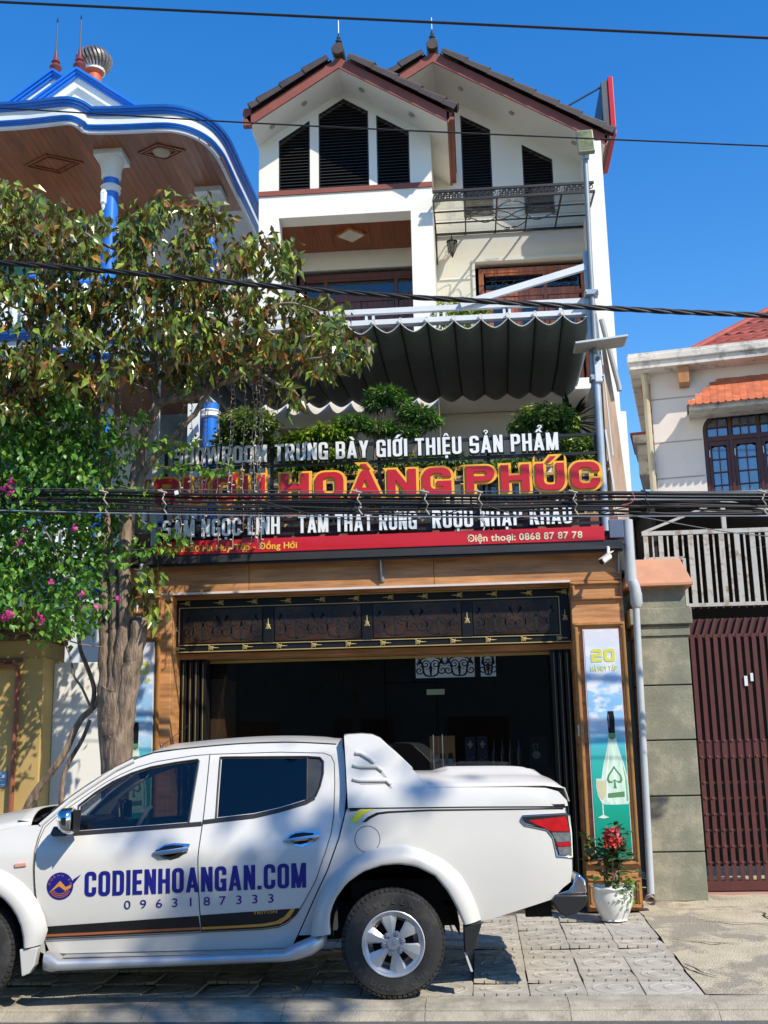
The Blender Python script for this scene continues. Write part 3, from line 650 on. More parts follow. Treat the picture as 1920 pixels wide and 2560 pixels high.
    fl([(cx-.035, 2.10+zoff), (cx-.02, 2.10+zoff), (cx-.02, 2.25+zoff), (cx-.03, 2.25+zoff)], M('cap_shine'+str(full), (.16, .18, .17), rough=.3), 'cap_shine', t, .0014)
    # flute
    gx = (x0+x1)/2-.085; m_fl = M('flute_print'+str(full), (.66, .72, .66), rough=.25); zf = .05
    G_ = [(.052, 1.38), (.056, 1.30), (.045, 1.21), (.018, 1.155), (.006, 1.13), (.006, 1.02), (.058, .995), (.0, .985)]
    fl([(gx+x, z+zf) for x, z in G_]+[(gx-x, z+zf) for x, z in G_[::-1][1:]], m_fl, 'glass_print', t, .0012)
    fl([(gx-.047, 1.36+zf), (gx+.047, 1.36+zf), (gx+.05, 1.30+zf), (gx+.04, 1.215+zf), (gx+.0, 1.165+zf), (gx-.04, 1.215+zf), (gx-.05, 1.30+zf)], M('wine_print'+str(full), (.58, .58, .36), rough=.3), 'wine_print', t, .0020)
    m_yel = M('yellow_print'+str(full), (.62, .60, .10), rough=.4); w_ = x1-x0
    sign_letters('20', (x0+w_*.19, y, 2.62), (x0+w_*.86, y, 2.62), .135, .003, m_yel, t, w=.9, t=.26, b=.24, r=.25, gap=.16)
    sign_letters('HÀ HUY TẬP', (x0+w_*.16, y, 2.525), (x0+w_*.90, y, 2.525), .050, .0025, m_yel, t, w=.62, t=.14, b=.16, r=.1, gap=.12, space=.4)
    return t
poster('poster_panel', 'tall poster with green champagne bottle and 20 HÀ HUY TẬP on right shop pillar', 1.135, 1.508, .64, 2.965, True)
poster('poster_panel', 'tall blue bottle poster on left shop pillar half hidden behind tree trunk', -3.84, -3.475, .64, 2.965, False)
# ================================================================ awning, sign rows, terrace railing
m_blksteel = M('black_steel', (.013, .013, .014), rough=.4, var=.2)
m_gutter = M('dark_sheet', (.03, .03, .032), rough=.5, var=.2)
aw = thing('awning', 'narrow black steel awning with corrugated sheet over the shop entrance', 'awning', (-1.1, 11.85, 3.77))
MB().box(-3.86, 1.60, 11.865, 11.905, 3.775, 3.850).build('front_beam', m_blksteel, aw, bevel=.004)
MB().box(-3.86, 1.60, 11.842, 11.862, 3.800, 3.892).build('gutter_lip', m_gutter, aw, bevel=.003)
MB().box(-3.86, 1.60, 11.97, 11.998, 3.80, 3.85).build('rear_beam', m_blksteel, aw)
n = 300
MB().grid([[(-3.88+5.5*i/n, y, 3.872+.014*math.sin(2*PI*i/n*5.5/.142)) for i in range(n+1)] for y in (11.864, 11.93, 11.998)]).build('corrugated_sheet', M('grey_sheet', (.16, .16, .165), rough=.5), aw, smooth=True, solid=.003)
for x in (-3.80, -2.9, -2.0, -1.1, -.2, .7, 1.54):
    MB().bar((x, 11.905, 3.82), (x, 11.97, 3.82), .03, .045).build('strut', m_blksteel, aw)
for x in (-3.83, -.99, 1.55):
    MB().prism([(x, 11.87, 3.774), (x, 11.99, 3.774), (x, 11.99, 3.56), (x, 11.965, 3.56)], (.012, 0, 0)).prism([(x-.02, 11.985, 3.55), (x+.035, 11.985, 3.55), (x+.035, 11.985, 3.764), (x-.02, 11.985, 3.764)], (0, .013, 0)).build('bracket', M('grey_bracket', (.25, .24, .22), rough=.5) if 'grey_bracket' not in bpy.data.materials else bpy.data.materials['grey_bracket'], aw)
# red strip with address
m_red = M('red_acrylic', (.52, .010, .016), rough=.35, var=.08, coat=.2)
m_wletter = M('white_letter', (.74, .76, .76), rough=.4, var=.05, metal=0)
m_rimblk = M('black_letter_rim', (.012, .012, .013), rough=.4)
m_rletter = M('red_letter', (.48, .012, .020), rough=.35, var=.10, scale=2)
m_gletter = M('gold_letter_rim', (.82, .44, .035), rough=.4, var=.08)
st = thing('address_strip', 'long red strip with yellow address and phone number under the letter rows', 'sign', (-.95, 11.85, 3.89))
MB().box(-3.44, 1.412, 11.83, 11.88, 3.893, 4.045).build('board', m_red, st, bevel=.003)
def small(text, x0, x1, z0, h, mat, off=.02, gap=.07, space=.28): letters(text, (x0, 11.829, z0), (1, 0, 0), (0, 0, 1), x1-x0, h, .004, mat, st, off=off, gap=gap, space=space)
m_ylet = M('yellow_letter', (.80, .50, .05), rough=.5); m_clet = M('cream_letter', (.72, .64, .42), rough=.5)
small('Địa chỉ: 20 Hà Huy Tập - Đồng Hới', -3.42, -1.885, 3.925, .070, m_ylet)
small('Điện thoại: 0868 87 87 78', -.04, 1.18, 3.925, .075, m_clet)
def frame(t, x0, x1, zs, posts, y=11.895):
    for z in zs: MB().box(x0, x1, y, y+.03, z-.016, z+.016).build('rail', m_blksteel, t)
    for x, a, b in posts: MB().box(x-.018, x+.018, y+.031, y+.061, a, b).build('post', m_blksteel, t)
r1 = thing('letter_sign', 'top row of white letters, from SHOWROOM to SẢN PHẨM', 'sign', (-1.1, 11.85, 4.86))
frame(r1, -3.40, 1.41, (5.082, 4.875), [(x, 4.03, 5.10) for x in (-3.38, -2.18, -.98, .22, 1.395)])
sign_letters('SHOWROOM TRƯNG BÀY GIỚI THIỆU SẢN PHẨM', (-3.265, 11.86, 4.905), (.98, 11.86, 4.905), .195, .035, m_wletter, r1, w=.46, t=.155, b=.14, r=.17, gap=.10, space=.40, rim_mat=m_rimblk, rim=.05)
r2 = thing('letter_sign', 'middle row of large red gold-edged letters reading RƯỢU HOÀNG PHÚC', 'sign', (-1.0, 11.85, 4.44))
frame(r2, -3.50, 1.41, (4.60,), [])
for tx, x0, x1 in (('RƯỢU', -3.46, -2.235), ('HOÀNG', -2.06, -.19), ('PHÚC', -.03, 1.402)):
    sign_letters(tx, (x0, 11.85, 4.458), (x1, 11.85, 4.458), .295, .045, m_rletter, r2, w=.90, t=.25, b=.20, r=.30, gap=.20, rim_mat=m_gletter, rim=.085)
r3 = thing('letter_sign', 'bottom row of white letters, from SÂM NGỌC to NHẬP KHẨU', 'sign', (-1.1, 11.85, 4.06))
frame(r3, -3.45, 1.41, (4.10, 4.26), [])
for tx, x0, x1 in (('SÂM NGỌC LINH', -3.375, -2.075), ('TAM THẤT RỪNG', -1.87, -.58), ('RƯỢU NHẬP KHẨU', -.41, 1.08)):
    sign_letters(tx, (x0, 11.86, 4.088), (x1, 11.86, 4.088), .195, .035, m_wletter, r3, w=.46, t=.155, b=.14, r=.17, gap=.10, space=.40, rim_mat=m_rimblk, rim=.05)
# terrace deck and railing
tag(MB().box(-3.86, 1.68, 12.02, 15.9, 3.984, 4.03).build('terrace_floor', M('terrace_tile', (.28, .16, .11), rough=.6)), kind='structure')
tag(MB().box(-3.86, 1.60, 12.08, 12.16, 4.032, 4.20).build('terrace_upstand', M('brown_upstand', (.22, .07, .05), rough=.6, dirt=(.5, .45, .4), dirt_amt=.5)), kind='structure')
m_tan = M('tan_rail_paint', (.42, .29, .135), rough=.45, var=.1)
rl = thing('terrace_railing', 'tan metal terrace railing with thin balusters behind the sign letters', 'railing', (-1.1, 12.22, 4.2))
for z, h in ((4.835, .04), (4.735, .03), (4.255, .035)): MB().box(-3.80, 1.58, 12.20, 12.235, z-h/2, z+h/2).build('rail', m_tan, rl)
bmesh_b = MB().box(-.011, .011, -.011, .011, 0, .462).mesh('baluster', m_tan)
for i in range(56): child('baluster', bmesh_b, rl, (-3.75+.0965*i, 12.2175, 4.272))
mb_s = MB().box(-.009, .009, -.009, .009, 0, .065).mesh('short_baluster', m_tan)
for i in range(28): child('short_baluster', mb_s, rl, (-3.70+.193*i, 12.2175, 4.7505))
for x in (-3.80, -2.0, -.2, 1.56): MB().box(x-.02, x+.02, 12.236, 12.276, 4.03, 4.86).build('post', m_tan, rl)
# ================================================================ tall white house behind the shop
m_redtrim = M('red_oxide_trim', (.235, .062, .042), rough=.6, var=.12, scale=3, dirt=(.40, .20, .16), dirt_amt=.25)
m_rtile = M('brown_roof_tile', (.058, .041, .036), rough=.55, var=.25, scale=6, rnd=.12)
m_slat = M('black_slat', (.017, .016, .016), rough=.42, var=.15, spec=.6)
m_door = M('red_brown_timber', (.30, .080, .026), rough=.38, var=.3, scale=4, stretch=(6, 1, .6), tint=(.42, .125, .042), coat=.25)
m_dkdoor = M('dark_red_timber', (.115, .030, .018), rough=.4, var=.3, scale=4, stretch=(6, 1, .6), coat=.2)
m_dglass = GLASS('window_glass', (.30, .33, .36), .08)
m_iron = M('wrought_iron', (.020, .018, .017), rough=.5, var=.3)
m_canglass = GLASS('dusty_canopy_glass', (.80, .82, .82), .04, .15)
m_wmetal = M('white_painted_steel', (.66, .68, .70), rough=.4, var=.06)
house = thing('tall_house', 'narrow white three storey house with twin brown tiled gables behind the shop', 'house', (-.35, 15, 4.03))
YL, YR = 14.6, 15.8
def wallpoly(name, outline, holes, y, th, mat, parent, grid=.6):
    vs, fs = tri2d(outline, holes, grid); n = len(vs); cnt = {}
    for f in fs:
        for i in range(len(f)):
            e = (f[i], f[(i+1) % len(f)]); k = (min(e), max(e)); cnt[k] = cnt.get(k, 0)+1
    return MB().add([(x, y, z) for x, z in vs]+[(x, y+th, z) for x, z in vs], fs+[tuple(i+n for i in f[::-1]) for f in fs]+[(a, b, b+n, a+n) for (a, b), c in cnt.items() if c == 1]).build(name, mat, parent)
AX, AZ = -1.615, 11.21
W1 = [(-2.57, 9.67), (-2.115, 9.67), (-2.115, 10.77), (-2.57, 10.47)]
W2 = [(-1.99, 9.67), (-1.26, 9.67), (-1.26, 10.86), (-1.62, 11.09), (-1.985, 10.86)]
W3 = [(-1.145, 9.67), (-.675, 9.67), (-.675, 10.49), (-1.145, 10.79)]
W4 = [(.075, 9.70), (.53, 9.70), (.53, 11.16), (.075, 11.44)]
W5 = [(1.0, 9.70), (1.455, 9.70), (1.455, 10.59), (1.0, 10.87)]
wallpoly('wall', [(-2.86, 9.60), (-.37, 9.60), (-.37, 10.43), (AX, AZ), (-2.86, 10.41)], [W1, W2, W3], YL, .22, m_white, house)
for (x0, x1, z0, z1) in ((-2.86, -2.57, 6.55, 9.25), (-.68, -.37, 4.03, 9.25), (-2.86, -.37, 9.25, 9.598)):
    MB().box(x0, x1, YL, YL+.28, z0, z1).build('wall', m_white, house)
MB().box(-2.868, -.362, YL-.02, YL+.20, 9.598, 9.672).build('red_band', m_redtrim, house)
MB().box(-.60, -.37, YL+.281, YR+.3, 4.03, 10.45).build('side_wall', m_cream, house)
MB().box(-2.86, -2.64, YL+.281, YR+3, 4.03, 10.4).build('side_wall', m_white, house)
wallpoly('wall', [(-.368, 6.50), (2.19, 6.50), (2.19, 10.35), (-.30, 11.88), (-.368, 11.84)], [W4, W5, [(.21, 6.66), (1.90, 6.66), (1.90, 8.95), (.21, 8.95)]], YR, .2, m_cream, house)
MB().box(1.86, 2.09, 14.95, YR-.002, 6.2, 10.36).build('pilaster', m_white, house)
MB().box(1.88, 2.10, 14.9, 18, 4.0, 7.7).build('side_wall', m_white, house)
MB().box(1.90, 2.13, 14.6, 18, 4.0, 6.15).build('side_wall', m_white, house)
MB().box(2.02, 2.20, YR+.21, 21, 4.0, 10.2).build('side_wall', m_white, house)
# louvred shutters
def shutter(P, y):
    sh = MB(); n = len(P)
    for i in range(n):
        a, b = P[i], P[(i+1) % n]; sh.bar((a[0], y+.02, a[1]), (b[0], y+.02, b[1]), .035, .030, up=(0, 1, 0))
    s = sh.build('shutter', m_slat, house)
    MB().add([(x, y+.13, z) for x, z in P], [tuple(range(n))]).build('backing', m_dark, s)
    z0 = min(p[1] for p in P)+.03; z1 = max(p[1] for p in P)-.03; z = z0
    while z < z1:
        xs = []
        for i in range(n):
            a, b = P[i], P[(i+1) % n]
            if (a[1] > z+.015) != (b[1] > z+.015): xs.append(a[0]+(b[0]-a[0])*(z+.015-a[1])/(b[1]-a[1]))
        if len(xs) == 2 and max(xs)-min(xs) > .07:
            xa, xb = min(xs)+.014, max(xs)-.014
            MB().add([(xa, y+.012, z), (xb, y+.012, z), (xb, y+.070, z+.042), (xa, y+.070, z+.042), (xa, y+.014, z+.010), (xb, y+.014, z+.010), (xb, y+.070, z+.050), (xa, y+.070, z+.050)],
                     [(0, 3, 2, 1), (4, 5, 6, 7), (0, 1, 5, 4), (1, 2, 6, 5), (2, 3, 7, 6), (3, 0, 4, 7)]).build('slat', m_slat, s)
        z += .0485
for P in (W1, W2, W3): shutter(P, YL)
for P in (W4, W5): shutter(P, YR)
# roofs: soffit slabs, fascia, verge tiles, ridge, finial
def gable(ax, az, xl, zl, xr, zr, yf, yb, left_ok=True):
    """soffit apex (ax,az), left end (xl,zl), right end (xr,zr); front edge yf, back yb"""
    for (x, z, nm) in ((xl, zl, -1), (xr, zr, 1)):
        d = Vector((x-ax, 0, z-az)); L = d.length; d.normalize(); up = Vector((-d.z, 0, d.x)) if d.x > 0 else Vector((d.z, 0, -d.x))
        if up.z < 0: up = -up
        a, b = Vector((ax, yf+.028, az)), Vector((x, yf+.028, z))
        MB().prism([a, b, b+up*.10, Vector((ax, yf+.028, az+.10/up.z))], (0, yb-yf-.028, 0)).build('soffit', m_white, house)
        a, b = Vector((ax, yf, az-.004)), Vector((x, yf, z-.004))
        MB().prism([a, b, b+up*.135, Vector((ax, yf, az+.135/up.z))], (0, .027, 0)).build('fascia', m_redtrim, house)
        # roof sheet of tiles: courses step down the slope
        k = 0; s = .05
        rf = None
        mb = MB(); nn = 14
        rows = []
        for q in range(int(L/.08)+1):
            t = min(L, q*.08)/L*L
            rows.append([Vector((ax, 0, az))+d*t+up*(.205+.02*((q % 4)/4))+Vector((0, yf+.06+(yb-yf-.06)*i/nn, 0)) for i in range(nn+1)])
        rf = mb.grid(rows).build('roof', m_rtile, house)
        ln = .40
        while s < L-.15:
            e = min(s+ln, L+(.02 if nm == 1 else -.12)); c0 = Vector((ax, yf-.02, az))+d*s+up*.235; c1 = Vector((ax, yf-.02, az))+d*e+up*.262
            sec = []
            for (c, r) in ((c0, .088), (c1, .098)):
                sec.append([c+up*(r*.55*math.sin(tt)-.02)+Vector((0, .05-r*math.cos(tt)*1.2, 0)) for tt in [PI*j/8 for j in range(9)]])
            m2 = MB().grid(sec); m2.add([p for p in sec[0]]+[sec[0][0]-up*.05], [tuple(range(9))]); m2.add([p for p in sec[1]], [tuple(range(9))])
            m2.prism([c0+Vector((0, -.056, 0))-up*.02, c1+Vector((0, -.067, 0))-up*.02, c1+Vector((0, -.067, 0))-up*.105, c0+Vector((0, -.056, 0))-up*.080], (0, .02, 0))
            m2.build('verge_tile', m_rtile, rf, smooth=True, angle=40)
            s += ln-.015
        if nm == 1:
            MB().box(min(x, x+.03*nm), max(x, x+.03*nm), yf+.0, yb, z-.02, z+.16).build('eave_board', m_redtrim, house)
    MB().lathe([(.001, 0), (.082, 0), (.09, .015), (.09, .10), (.07, .12)], (ax, yf-.10, az+.235), 'y', 22).build('ridge_end', m_rtile, house, smooth=True)
    MB().tube([(ax, yf+.02, az+.25), (ax, yb, az+.25)], .09, 12).build('ridge_tiles', m_rtile, house, smooth=True)
    f = MB().lathe([(.028, -.03), (.03, .0), (.04, .02), (.056, .045), (.06, .07), (.042, .092), (.030, .10), (.046, .112), (.049, .126), (.034, .146), (.025, .16), (.031, .168), (.028, .18), (.017, .205), (.011, .24), (.004, .26)], (ax, yf+.05, az+.32), n=16).build('finial', M('grey_finial', (.045, .05, .06), rough=.3, metal=.3, coat=.3) if 'grey_finial' not in bpy.data.materials else bpy.data.materials['grey_finial'], house, smooth=True)
    MB().tube([(ax, yf+.05, az+.58), (ax, yf+.05, az+.78)], .007, 6).build('lightning_rod', m_wmetal, f)
gable(AX, AZ, -2.86, 10.41, -.115, 10.27, 14.02, 17.5)
gable(-.305, 11.865, -1.70, 11.0, 2.16, 10.335, 15.0, 21.0, False)
MB().prism([(-2.865, 14.02, 10.40), (-2.98, 14.02, 10.40), (-2.98, 14.02, 10.66), (-2.865, 14.02, 10.66)], (0, .10, 0)).build('gutter', m_redtrim, house)
for i in range(12):     # tile ends along the right eave of the front gable
    y = 14.10+.145*i
    MB().lathe([(.055, 0), (.06, .10), (.05, .11)], (-.14, y, 10.47), 'x', 10).build('eave_tile', m_redtrim if False else m_rtile, house, smooth=True)
MB().box(-.10, -.02, 14.03, YR, 10.29, 10.33).build('gutter', m_redtrim, house)
m_dl = M('downlight', (.35, .34, .31), rough=.4)
for (ax_, az_, x, y, sl_) in ((AX, AZ, -2.15, 14.3, -.64), (AX, AZ, -1.32, 14.3, .64), (AX, AZ, -.62, 14.3, .64), (AX, AZ, -2.62, 14.35, -.64), (-.305, 11.865, .1, 15.35, .62), (-.305, 11.865, .85, 15.35, .62), (-.305, 11.865, 1.75, 15.35, .62)):
    z = az_-abs(x-ax_)*abs(sl_)-.006; a = -math.atan(sl_)
    o = child('downlight', MB().lathe([(.045, -.012), (.045, 0), (.03, 0)], (0, 0, 0), n=14).mesh('downlight', m_dl), house, (x, y, z), (0, -a, 0))
# left balcony recess on the second floor
MB().box(-2.60, -.64, YL+.002, YL+.282, 9.249, 9.252).build('beam_soffit', m_white, house)
for i in range(11):
    x = -2.638+.188*i; MB().box(x, min(x+.184, -.602), YL+.285, YR-.02, 9.252, 9.275).build('ceiling_plank', m_brown, house)
MB().box(-2.638, -.602, YR-.02, YR+.15, 8.96, 9.30).box(-2.638, -2.53, YR-.02, YR+.15, 6.66, 8.955).build('wall', m_white, house)
MB().obox((-1.60, 15.2, 9.235), (.12, .12, 0), (-.12, .12, 0), (0, 0, .016)).build('lamp_base', m_door, house); MB().obox((-1.60, 15.2, 9.212), (.095, .095, 0), (-.095, .095, 0), (0, 0, .008)).build('ceiling_lamp', M('lamp_diffuser', (.6, .58, .5), rough=.5), house)
def doors(x0, x1, z0, z1, y, fr, splits, glass_rows, scroll, mat):
    d = MB().box(x0, x1, y, y+.09, z1-.075, z1).box(x0, x0+.075, y, y+.09, z0, z1-.075).box(x1-.075, x1, y, y+.09, z0, z1-.075).build('door_frame', mat, house, bevel=.004)
    zt = z1-.42
    MB().box(x0+.076, x1-.076, y+.005, y+.085, zt-.035, zt+.035).build('transom_bar', mat, d)
    xs = [x0+.075]+[x0+(x1-x0)*s for s in splits]+[x1-.075]
    for k in range(len(xs)-1):
        a, b = xs[k], xs[k+1]
        if k: MB().box(a-.025, a+.025, y+.006, y+.084, z0, z1-.076).build('mullion', mat, d)
        MB().box(a+.03, b-.03, y+.04, y+.046, zt+.04, z1-.08).build('transom_glass', m_dglass, d)
        for q in ((a+.026, b-.026, zt+.036, zt+.075), (a+.026, b-.026, z1-.115, z1-.077)): MB().box(q[0], q[1], y+.01, y+.07, q[2], q[3]).build('transom_rail', mat, d)
        if scroll:
            mb = MB(); n_ = max(2, int((b-a)/.16))
            for j in range(n_):
                cx = a+.06+(b-a-.12)*(j+.5)/n_
                for s_ in (-1, 1): mb.tube(spiral((cx+s_*.028, y+.03, zt+.15+.02*s_), .055, 1.3, R(90*s_), s_), .0055, 5)
            mb.tube([(a+.04, y+.03, zt+.10), (b-.04, y+.03, zt+.10)], .005, 5).tube([(a+.04, y+.03, zt+.225), (b-.04, y+.03, zt+.225)], .005, 5); mb.build('scroll_grille', m_iron, d, smooth=True)
        leaf = MB(); w_ = b-a-.06; nl = 2 if w_ > .6 else 1
        for j in range(nl):
            la, lb = a+.03+w_*j/nl+.003, a+.03+w_*(j+1)/nl-.003
            lf = MB().box(la, la+.09, y+.02, y+.07, z0, zt-.04).box(lb-.09, lb, y+.02, y+.07, z0, zt-.04).box(la+.09, lb-.09, y+.02, y+.07, zt-.15, zt-.04).box(la+.09, lb-.09, y+.02, y+.07, z0+.78, z0+.92).box(la+.09, lb-.09, y+.02, y+.07, z0, z0+.2).build('door_leaf', mat, d, bevel=.004)
            (MB().box(la+.09, lb-.09, y+.04, y+.046, z0+.92, zt-.15)).build('leaf_glass' if glass_rows else 'leaf_panel', m_dglass if glass_rows else mat, lf)
            MB().box(la+.10, lb-.10, y+.030, y+.055, z0+.22, z0+.76).build('leaf_panel', mat, lf, bevel=.01)
            if not glass_rows: MB().box(la+.13, lb-.13, y+.022, y+.039, z0+1.0, zt-.24).build('raised_panel', mat, lf, bevel=.012)
    MB().box(x0+.02, x1-.02, y+.16, y+.18, z0, z1).build('room_dark', m_dark, d)
    return d
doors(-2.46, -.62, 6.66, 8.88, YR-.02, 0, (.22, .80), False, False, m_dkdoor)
doors(.26, 1.86, 6.66, 8.87, YR+.06, 0, (.62,), True, True, m_door)
MB().box(.205, 1.905, YR-.03, YR-.001, 8.955, 9.0).box(.165, .208, YR-.03, YR-.001, 6.66, 9.0).build('door_surround', m_white, house)
tag(MB().box(-2.86, 1.85, 14.62, 18.5, 6.50, 6.655).build('upper_floor', m_white, house))
MB().box(-2.62, 2.0, 16.30, 16.40, 4.0, 10.3).build('room_back', m_dark, house)
# first floor under the sail
MB().box(-2.86, -2.57, YL, YL+.28, 4.03, 6.49).build('wall', m_white, house)
MB().box(-2.57, -.68, YL+.001, YL+.28, 6.12, 6.49).box(-1.55, -.68, YL+.001, YL+.28, 4.03, 6.118).build('wall', m_white, house)
MB().box(-2.57, -1.55, YL+.29, YR, 6.05, 6.07).build('ceiling_plank', m_brown, house)
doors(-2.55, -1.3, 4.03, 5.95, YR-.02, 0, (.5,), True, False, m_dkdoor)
wallpoly('wall', [(-.37, 4.03), (1.97, 4.03), (1.97, 6.49), (-.37, 6.49)], [[(.1, 4.05), (1.6, 4.05), (1.6, 5.55), (.1, 5.55)]], YR-.3, .2, m_cream, house)
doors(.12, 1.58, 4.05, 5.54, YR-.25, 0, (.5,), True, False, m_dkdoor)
# party wall with raked top along the right side of the terrace
m_streak = M('weathered_timber_cladding', (.42, .28, .18), rough=.7, var=.35, scale=3.0, stretch=(2, 2, .25), tint=(.56, .40, .28), detail=8)
pw = MB().prism([(1.535, 12.25, 4.035), (1.745, 12.25, 4.035), (1.735, 12.25, 4.6), (1.67, 12.25, 5.6), (1.61, 12.25, 6.2), (1.55, 12.25, 6.2)], (0, .12, 0)).build('clad_panel', m_streak, house)
MB().prism([(1.60, 12.40, 4.035), (1.60, 12.40, 6.2), (1.60, 14.58, 6.3), (1.60, 14.58, 4.035)], (.08, 0, 0)).build('party_wall', m_white, house)
MB().tube([(1.575, 12.20, 6.52), (1.72, 12.20, 5.72), (1.725, 12.20, 5.66)], .030, 10).build('rake_pipe', M('grey_pipe', (.30, .31, .31), rough=.5), house, smooth=True)
MB().bar((1.52, 12.16, 6.7), (1.60, 12.16, 4.9), .012, .03).bar((1.535, 12.17, 5.2), (1.62, 12.17, 4.05), .02, .045).build('stay_bar', m_wmetal, house)
# glazed canopy over the right balcony
cn = thing('glass_canopy', 'black wrought iron canopy with dusty glass over the right upper balcony', 'canopy', (.75, 15.0, 9.40))
CY0, CY1, CX0, CX1 = 14.42, YR-.005, -.355, 1.88
def cz(y): return 9.285+.145*(y-CY0)/(CY1-CY0)
XS = [CX0+(CX1-CX0)*i/5 for i in range(6)]; YS = [CY0, CY0+.44, CY0+.88, CY1-.03]
for x in XS: MB().bar((x, CY0, cz(CY0)), (x, CY1, cz(CY1)), .022, .03).build('cross_bar', m_iron, cn)
for k, y in enumerate(YS): MB().bar((CX0-.011, y, cz(y)+.001), (CX1+.011, y, cz(y)+.001), .028 if k in (0, 3) else .016, .034 if k in (0, 3) else .02).build('long_bar', m_iron, cn)
MB().bar((CX0, CY0, 9.42), (CX1, CY0, 9.42), .03, .035).build('front_rail', m_iron, cn)
for i in range(5):
    for j in range(3):
        a_, b_ = YS[j]+.012, YS[j+1]-.012
        MB().prism([(XS[i]+.012, a_, cz(a_)+.022), (XS[i]+.012, b_, cz(b_)+.022), (XS[i]+.012, b_, cz(b_)+.027), (XS[i]+.012, a_, cz(a_)+.027)], (XS[i+1]-XS[i]-.024, 0, 0)).build('glass_pane', m_canglass, cn)
ux, uy = Vector((1, 0, 0)), Vector((0, 1, 0))
for i in range(5):      # filigree band along the front
    mb = MB(); n_ = 5
    for j in range(n_):
        cx = XS[i]+.03+(XS[i+1]-XS[i]-.06)*(j+.5)/n_
        for s_ in (-1, 1): mb.tube(spiral((cx+s_*.02, CY0, 9.352+.018*s_), .055, 1.4, R(100*s_), s_), .0075, 5)
        mb.tube(smoothpath([(cx-.05, CY0, 9.30), (cx, CY0, 9.35), (cx+.05, CY0, 9.405)], 4), .007, 5)
    mb.build('filigree', m_iron, cn, smooth=True)
mb = MB(); cx, cy = (XS[2]+XS[3])/2, (YS[1]+YS[2])/2; zc = cz(cy)-.012
for sx in (-1, 1):
    for sy in (-1, 1):
        mb.tube(smoothpath([(cx, cy, zc), (cx+sx*.08, cy+sy*.09, zc), (cx+sx*.20, cy+sy*.14, zc), (cx+sx*.22, cy+sy*.02, zc)], 6), .007, 6)
        mb.tube(smoothpath([(cx+sx*.23, cy+sy*.05, zc), (cx+sx*.38, cy+sy*.20, zc), (cx+sx*.60, cy+sy*.02, zc)], 6), .007, 6)
        mb.tube(spiral((cx+sx*.62, cy+sy*.05, zc), .05, 1.3, R(-90*sy), sy*sx, ux=ux, uz=uy), .006, 5)
        mb.tube(smoothpath([(cx+sx*.22, cy+sy*.22, zc), (cx+sx*.12, cy+sy*.36, zc), (cx+sx*.02, cy+sy*.42, zc)], 6), .007, 6)
        mb.tube(spiral((cx+sx*.05, cy+sy*.42, zc), .05, 1.3, R(180), sy*sx, ux=ux, uz=uy), .006, 5)
mb.build('centre_scroll', m_iron, cn, smooth=True)
for x in (CX0, CX1):
    mb = MB(); mb.tube([(x, CY1, 9.42), (x, CY1, 8.95)], .012, 6).tube(smoothpath([(x, CY1-.02, 8.97), (x, CY1-.35, 9.10), (x, CY1-.55, 9.38)], 6), .010, 6)
    mb.tube(spiral((x, CY1-.22, 9.27), .12, 1.6, 0, 1, ux=uy), .008, 6); mb.build('bracket', m_iron, cn, smooth=True)
# wall lanterns
def lantern(x, y, z, label, sgn):
    t = thing('wall_lantern', label, 'lantern', (x, y, z))
    mb = MB(); mb.box(x-.03, x+.03, y-.012, y-.001, z+.02, z+.20); mb.tube(smoothpath([(x, y-.01, z+.18), (x+.03*sgn, y-.10, z+.25), (x+.03*sgn, y-.20, z+.20), (x+.03*sgn, y-.21, z+.14)], 5), .009, 6)
    mb.tube(spiral((x, y-.07, z+.06), .06, 1.3, R(90), 1, ux=uy*-1), .007, 5); mb.build('arm', m_iron, t, smooth=True)
    c = (x+.03*sgn, y-.21, z)
    MB().lathe([(.012, .14), (.05, .115), (.085, .10), (.085, .088)], c, n=12).build('cap', m_iron, t, smooth=True)
    MB().lathe([(.070, .086), (.072, .05), (.052, -.04), (.022, -.11)], c, n=12).build('glass', M('lantern_glass', (.12, .12, .11), rough=.2, coat=.5) if 'lantern_glass' not in bpy.data.materials else bpy.data.materials['lantern_glass'], t, smooth=True)
    for k in range(6):
        a = 2*PI*k/6; MB().tube([(c[0]+.072*math.cos(a), c[1]+.072*math.sin(a), z+.085), (c[0]+.074*math.cos(a), c[1]+.074*math.sin(a), z+.05), (c[0]+.054*math.cos(a), c[1]+.054*math.sin(a), z-.04), (c[0]+.022*math.cos(a), c[1]+.022*math.sin(a), z-.11)], .005, 5).build('rib', m_iron, t)
    MB().lathe([(.024, -.11), (.02, -.13), (.006, -.16)], c, n=8).build('tip', m_iron, t, smooth=True)
lantern(-.15, YR, 9.12, 'black wall lantern under the left end of the glass canopy', 1)
lantern(-2.50, YL+.3, 8.72, 'black wall lantern inside the left balcony recess beside tree leaves', 1)
# red sign board on the roof edge, seen from its narrow side
rs = thing('roof_sign', 'narrow red and grey sign box standing on the right roof edge', 'sign', (2.35, 16.2, 10.6))
MB().box(2.315, 2.395, 15.4, 16.6, 10.72, 11.68).build('red_face', m_red, rs, bevel=.01); MB().box(2.22, 2.312, 15.42, 16.58, 10.66, 11.62).build('back_box', M('dark_grey_box', (.07, .08, .09), rough=.5), rs)
MB().bar((2.24, 15.5, 11.58), (1.5, 15.9, 11.4), .022, .022).bar((2.25, 15.5, 10.80), (2.02, 15.5, 10.80), .03, .03).bar((2.17, 15.5, 10.6), (2.24, 15.5, 11.3), .02, .02).build('brace', M('brace_grey', (.12, .15, .19), rough=.5), rs)
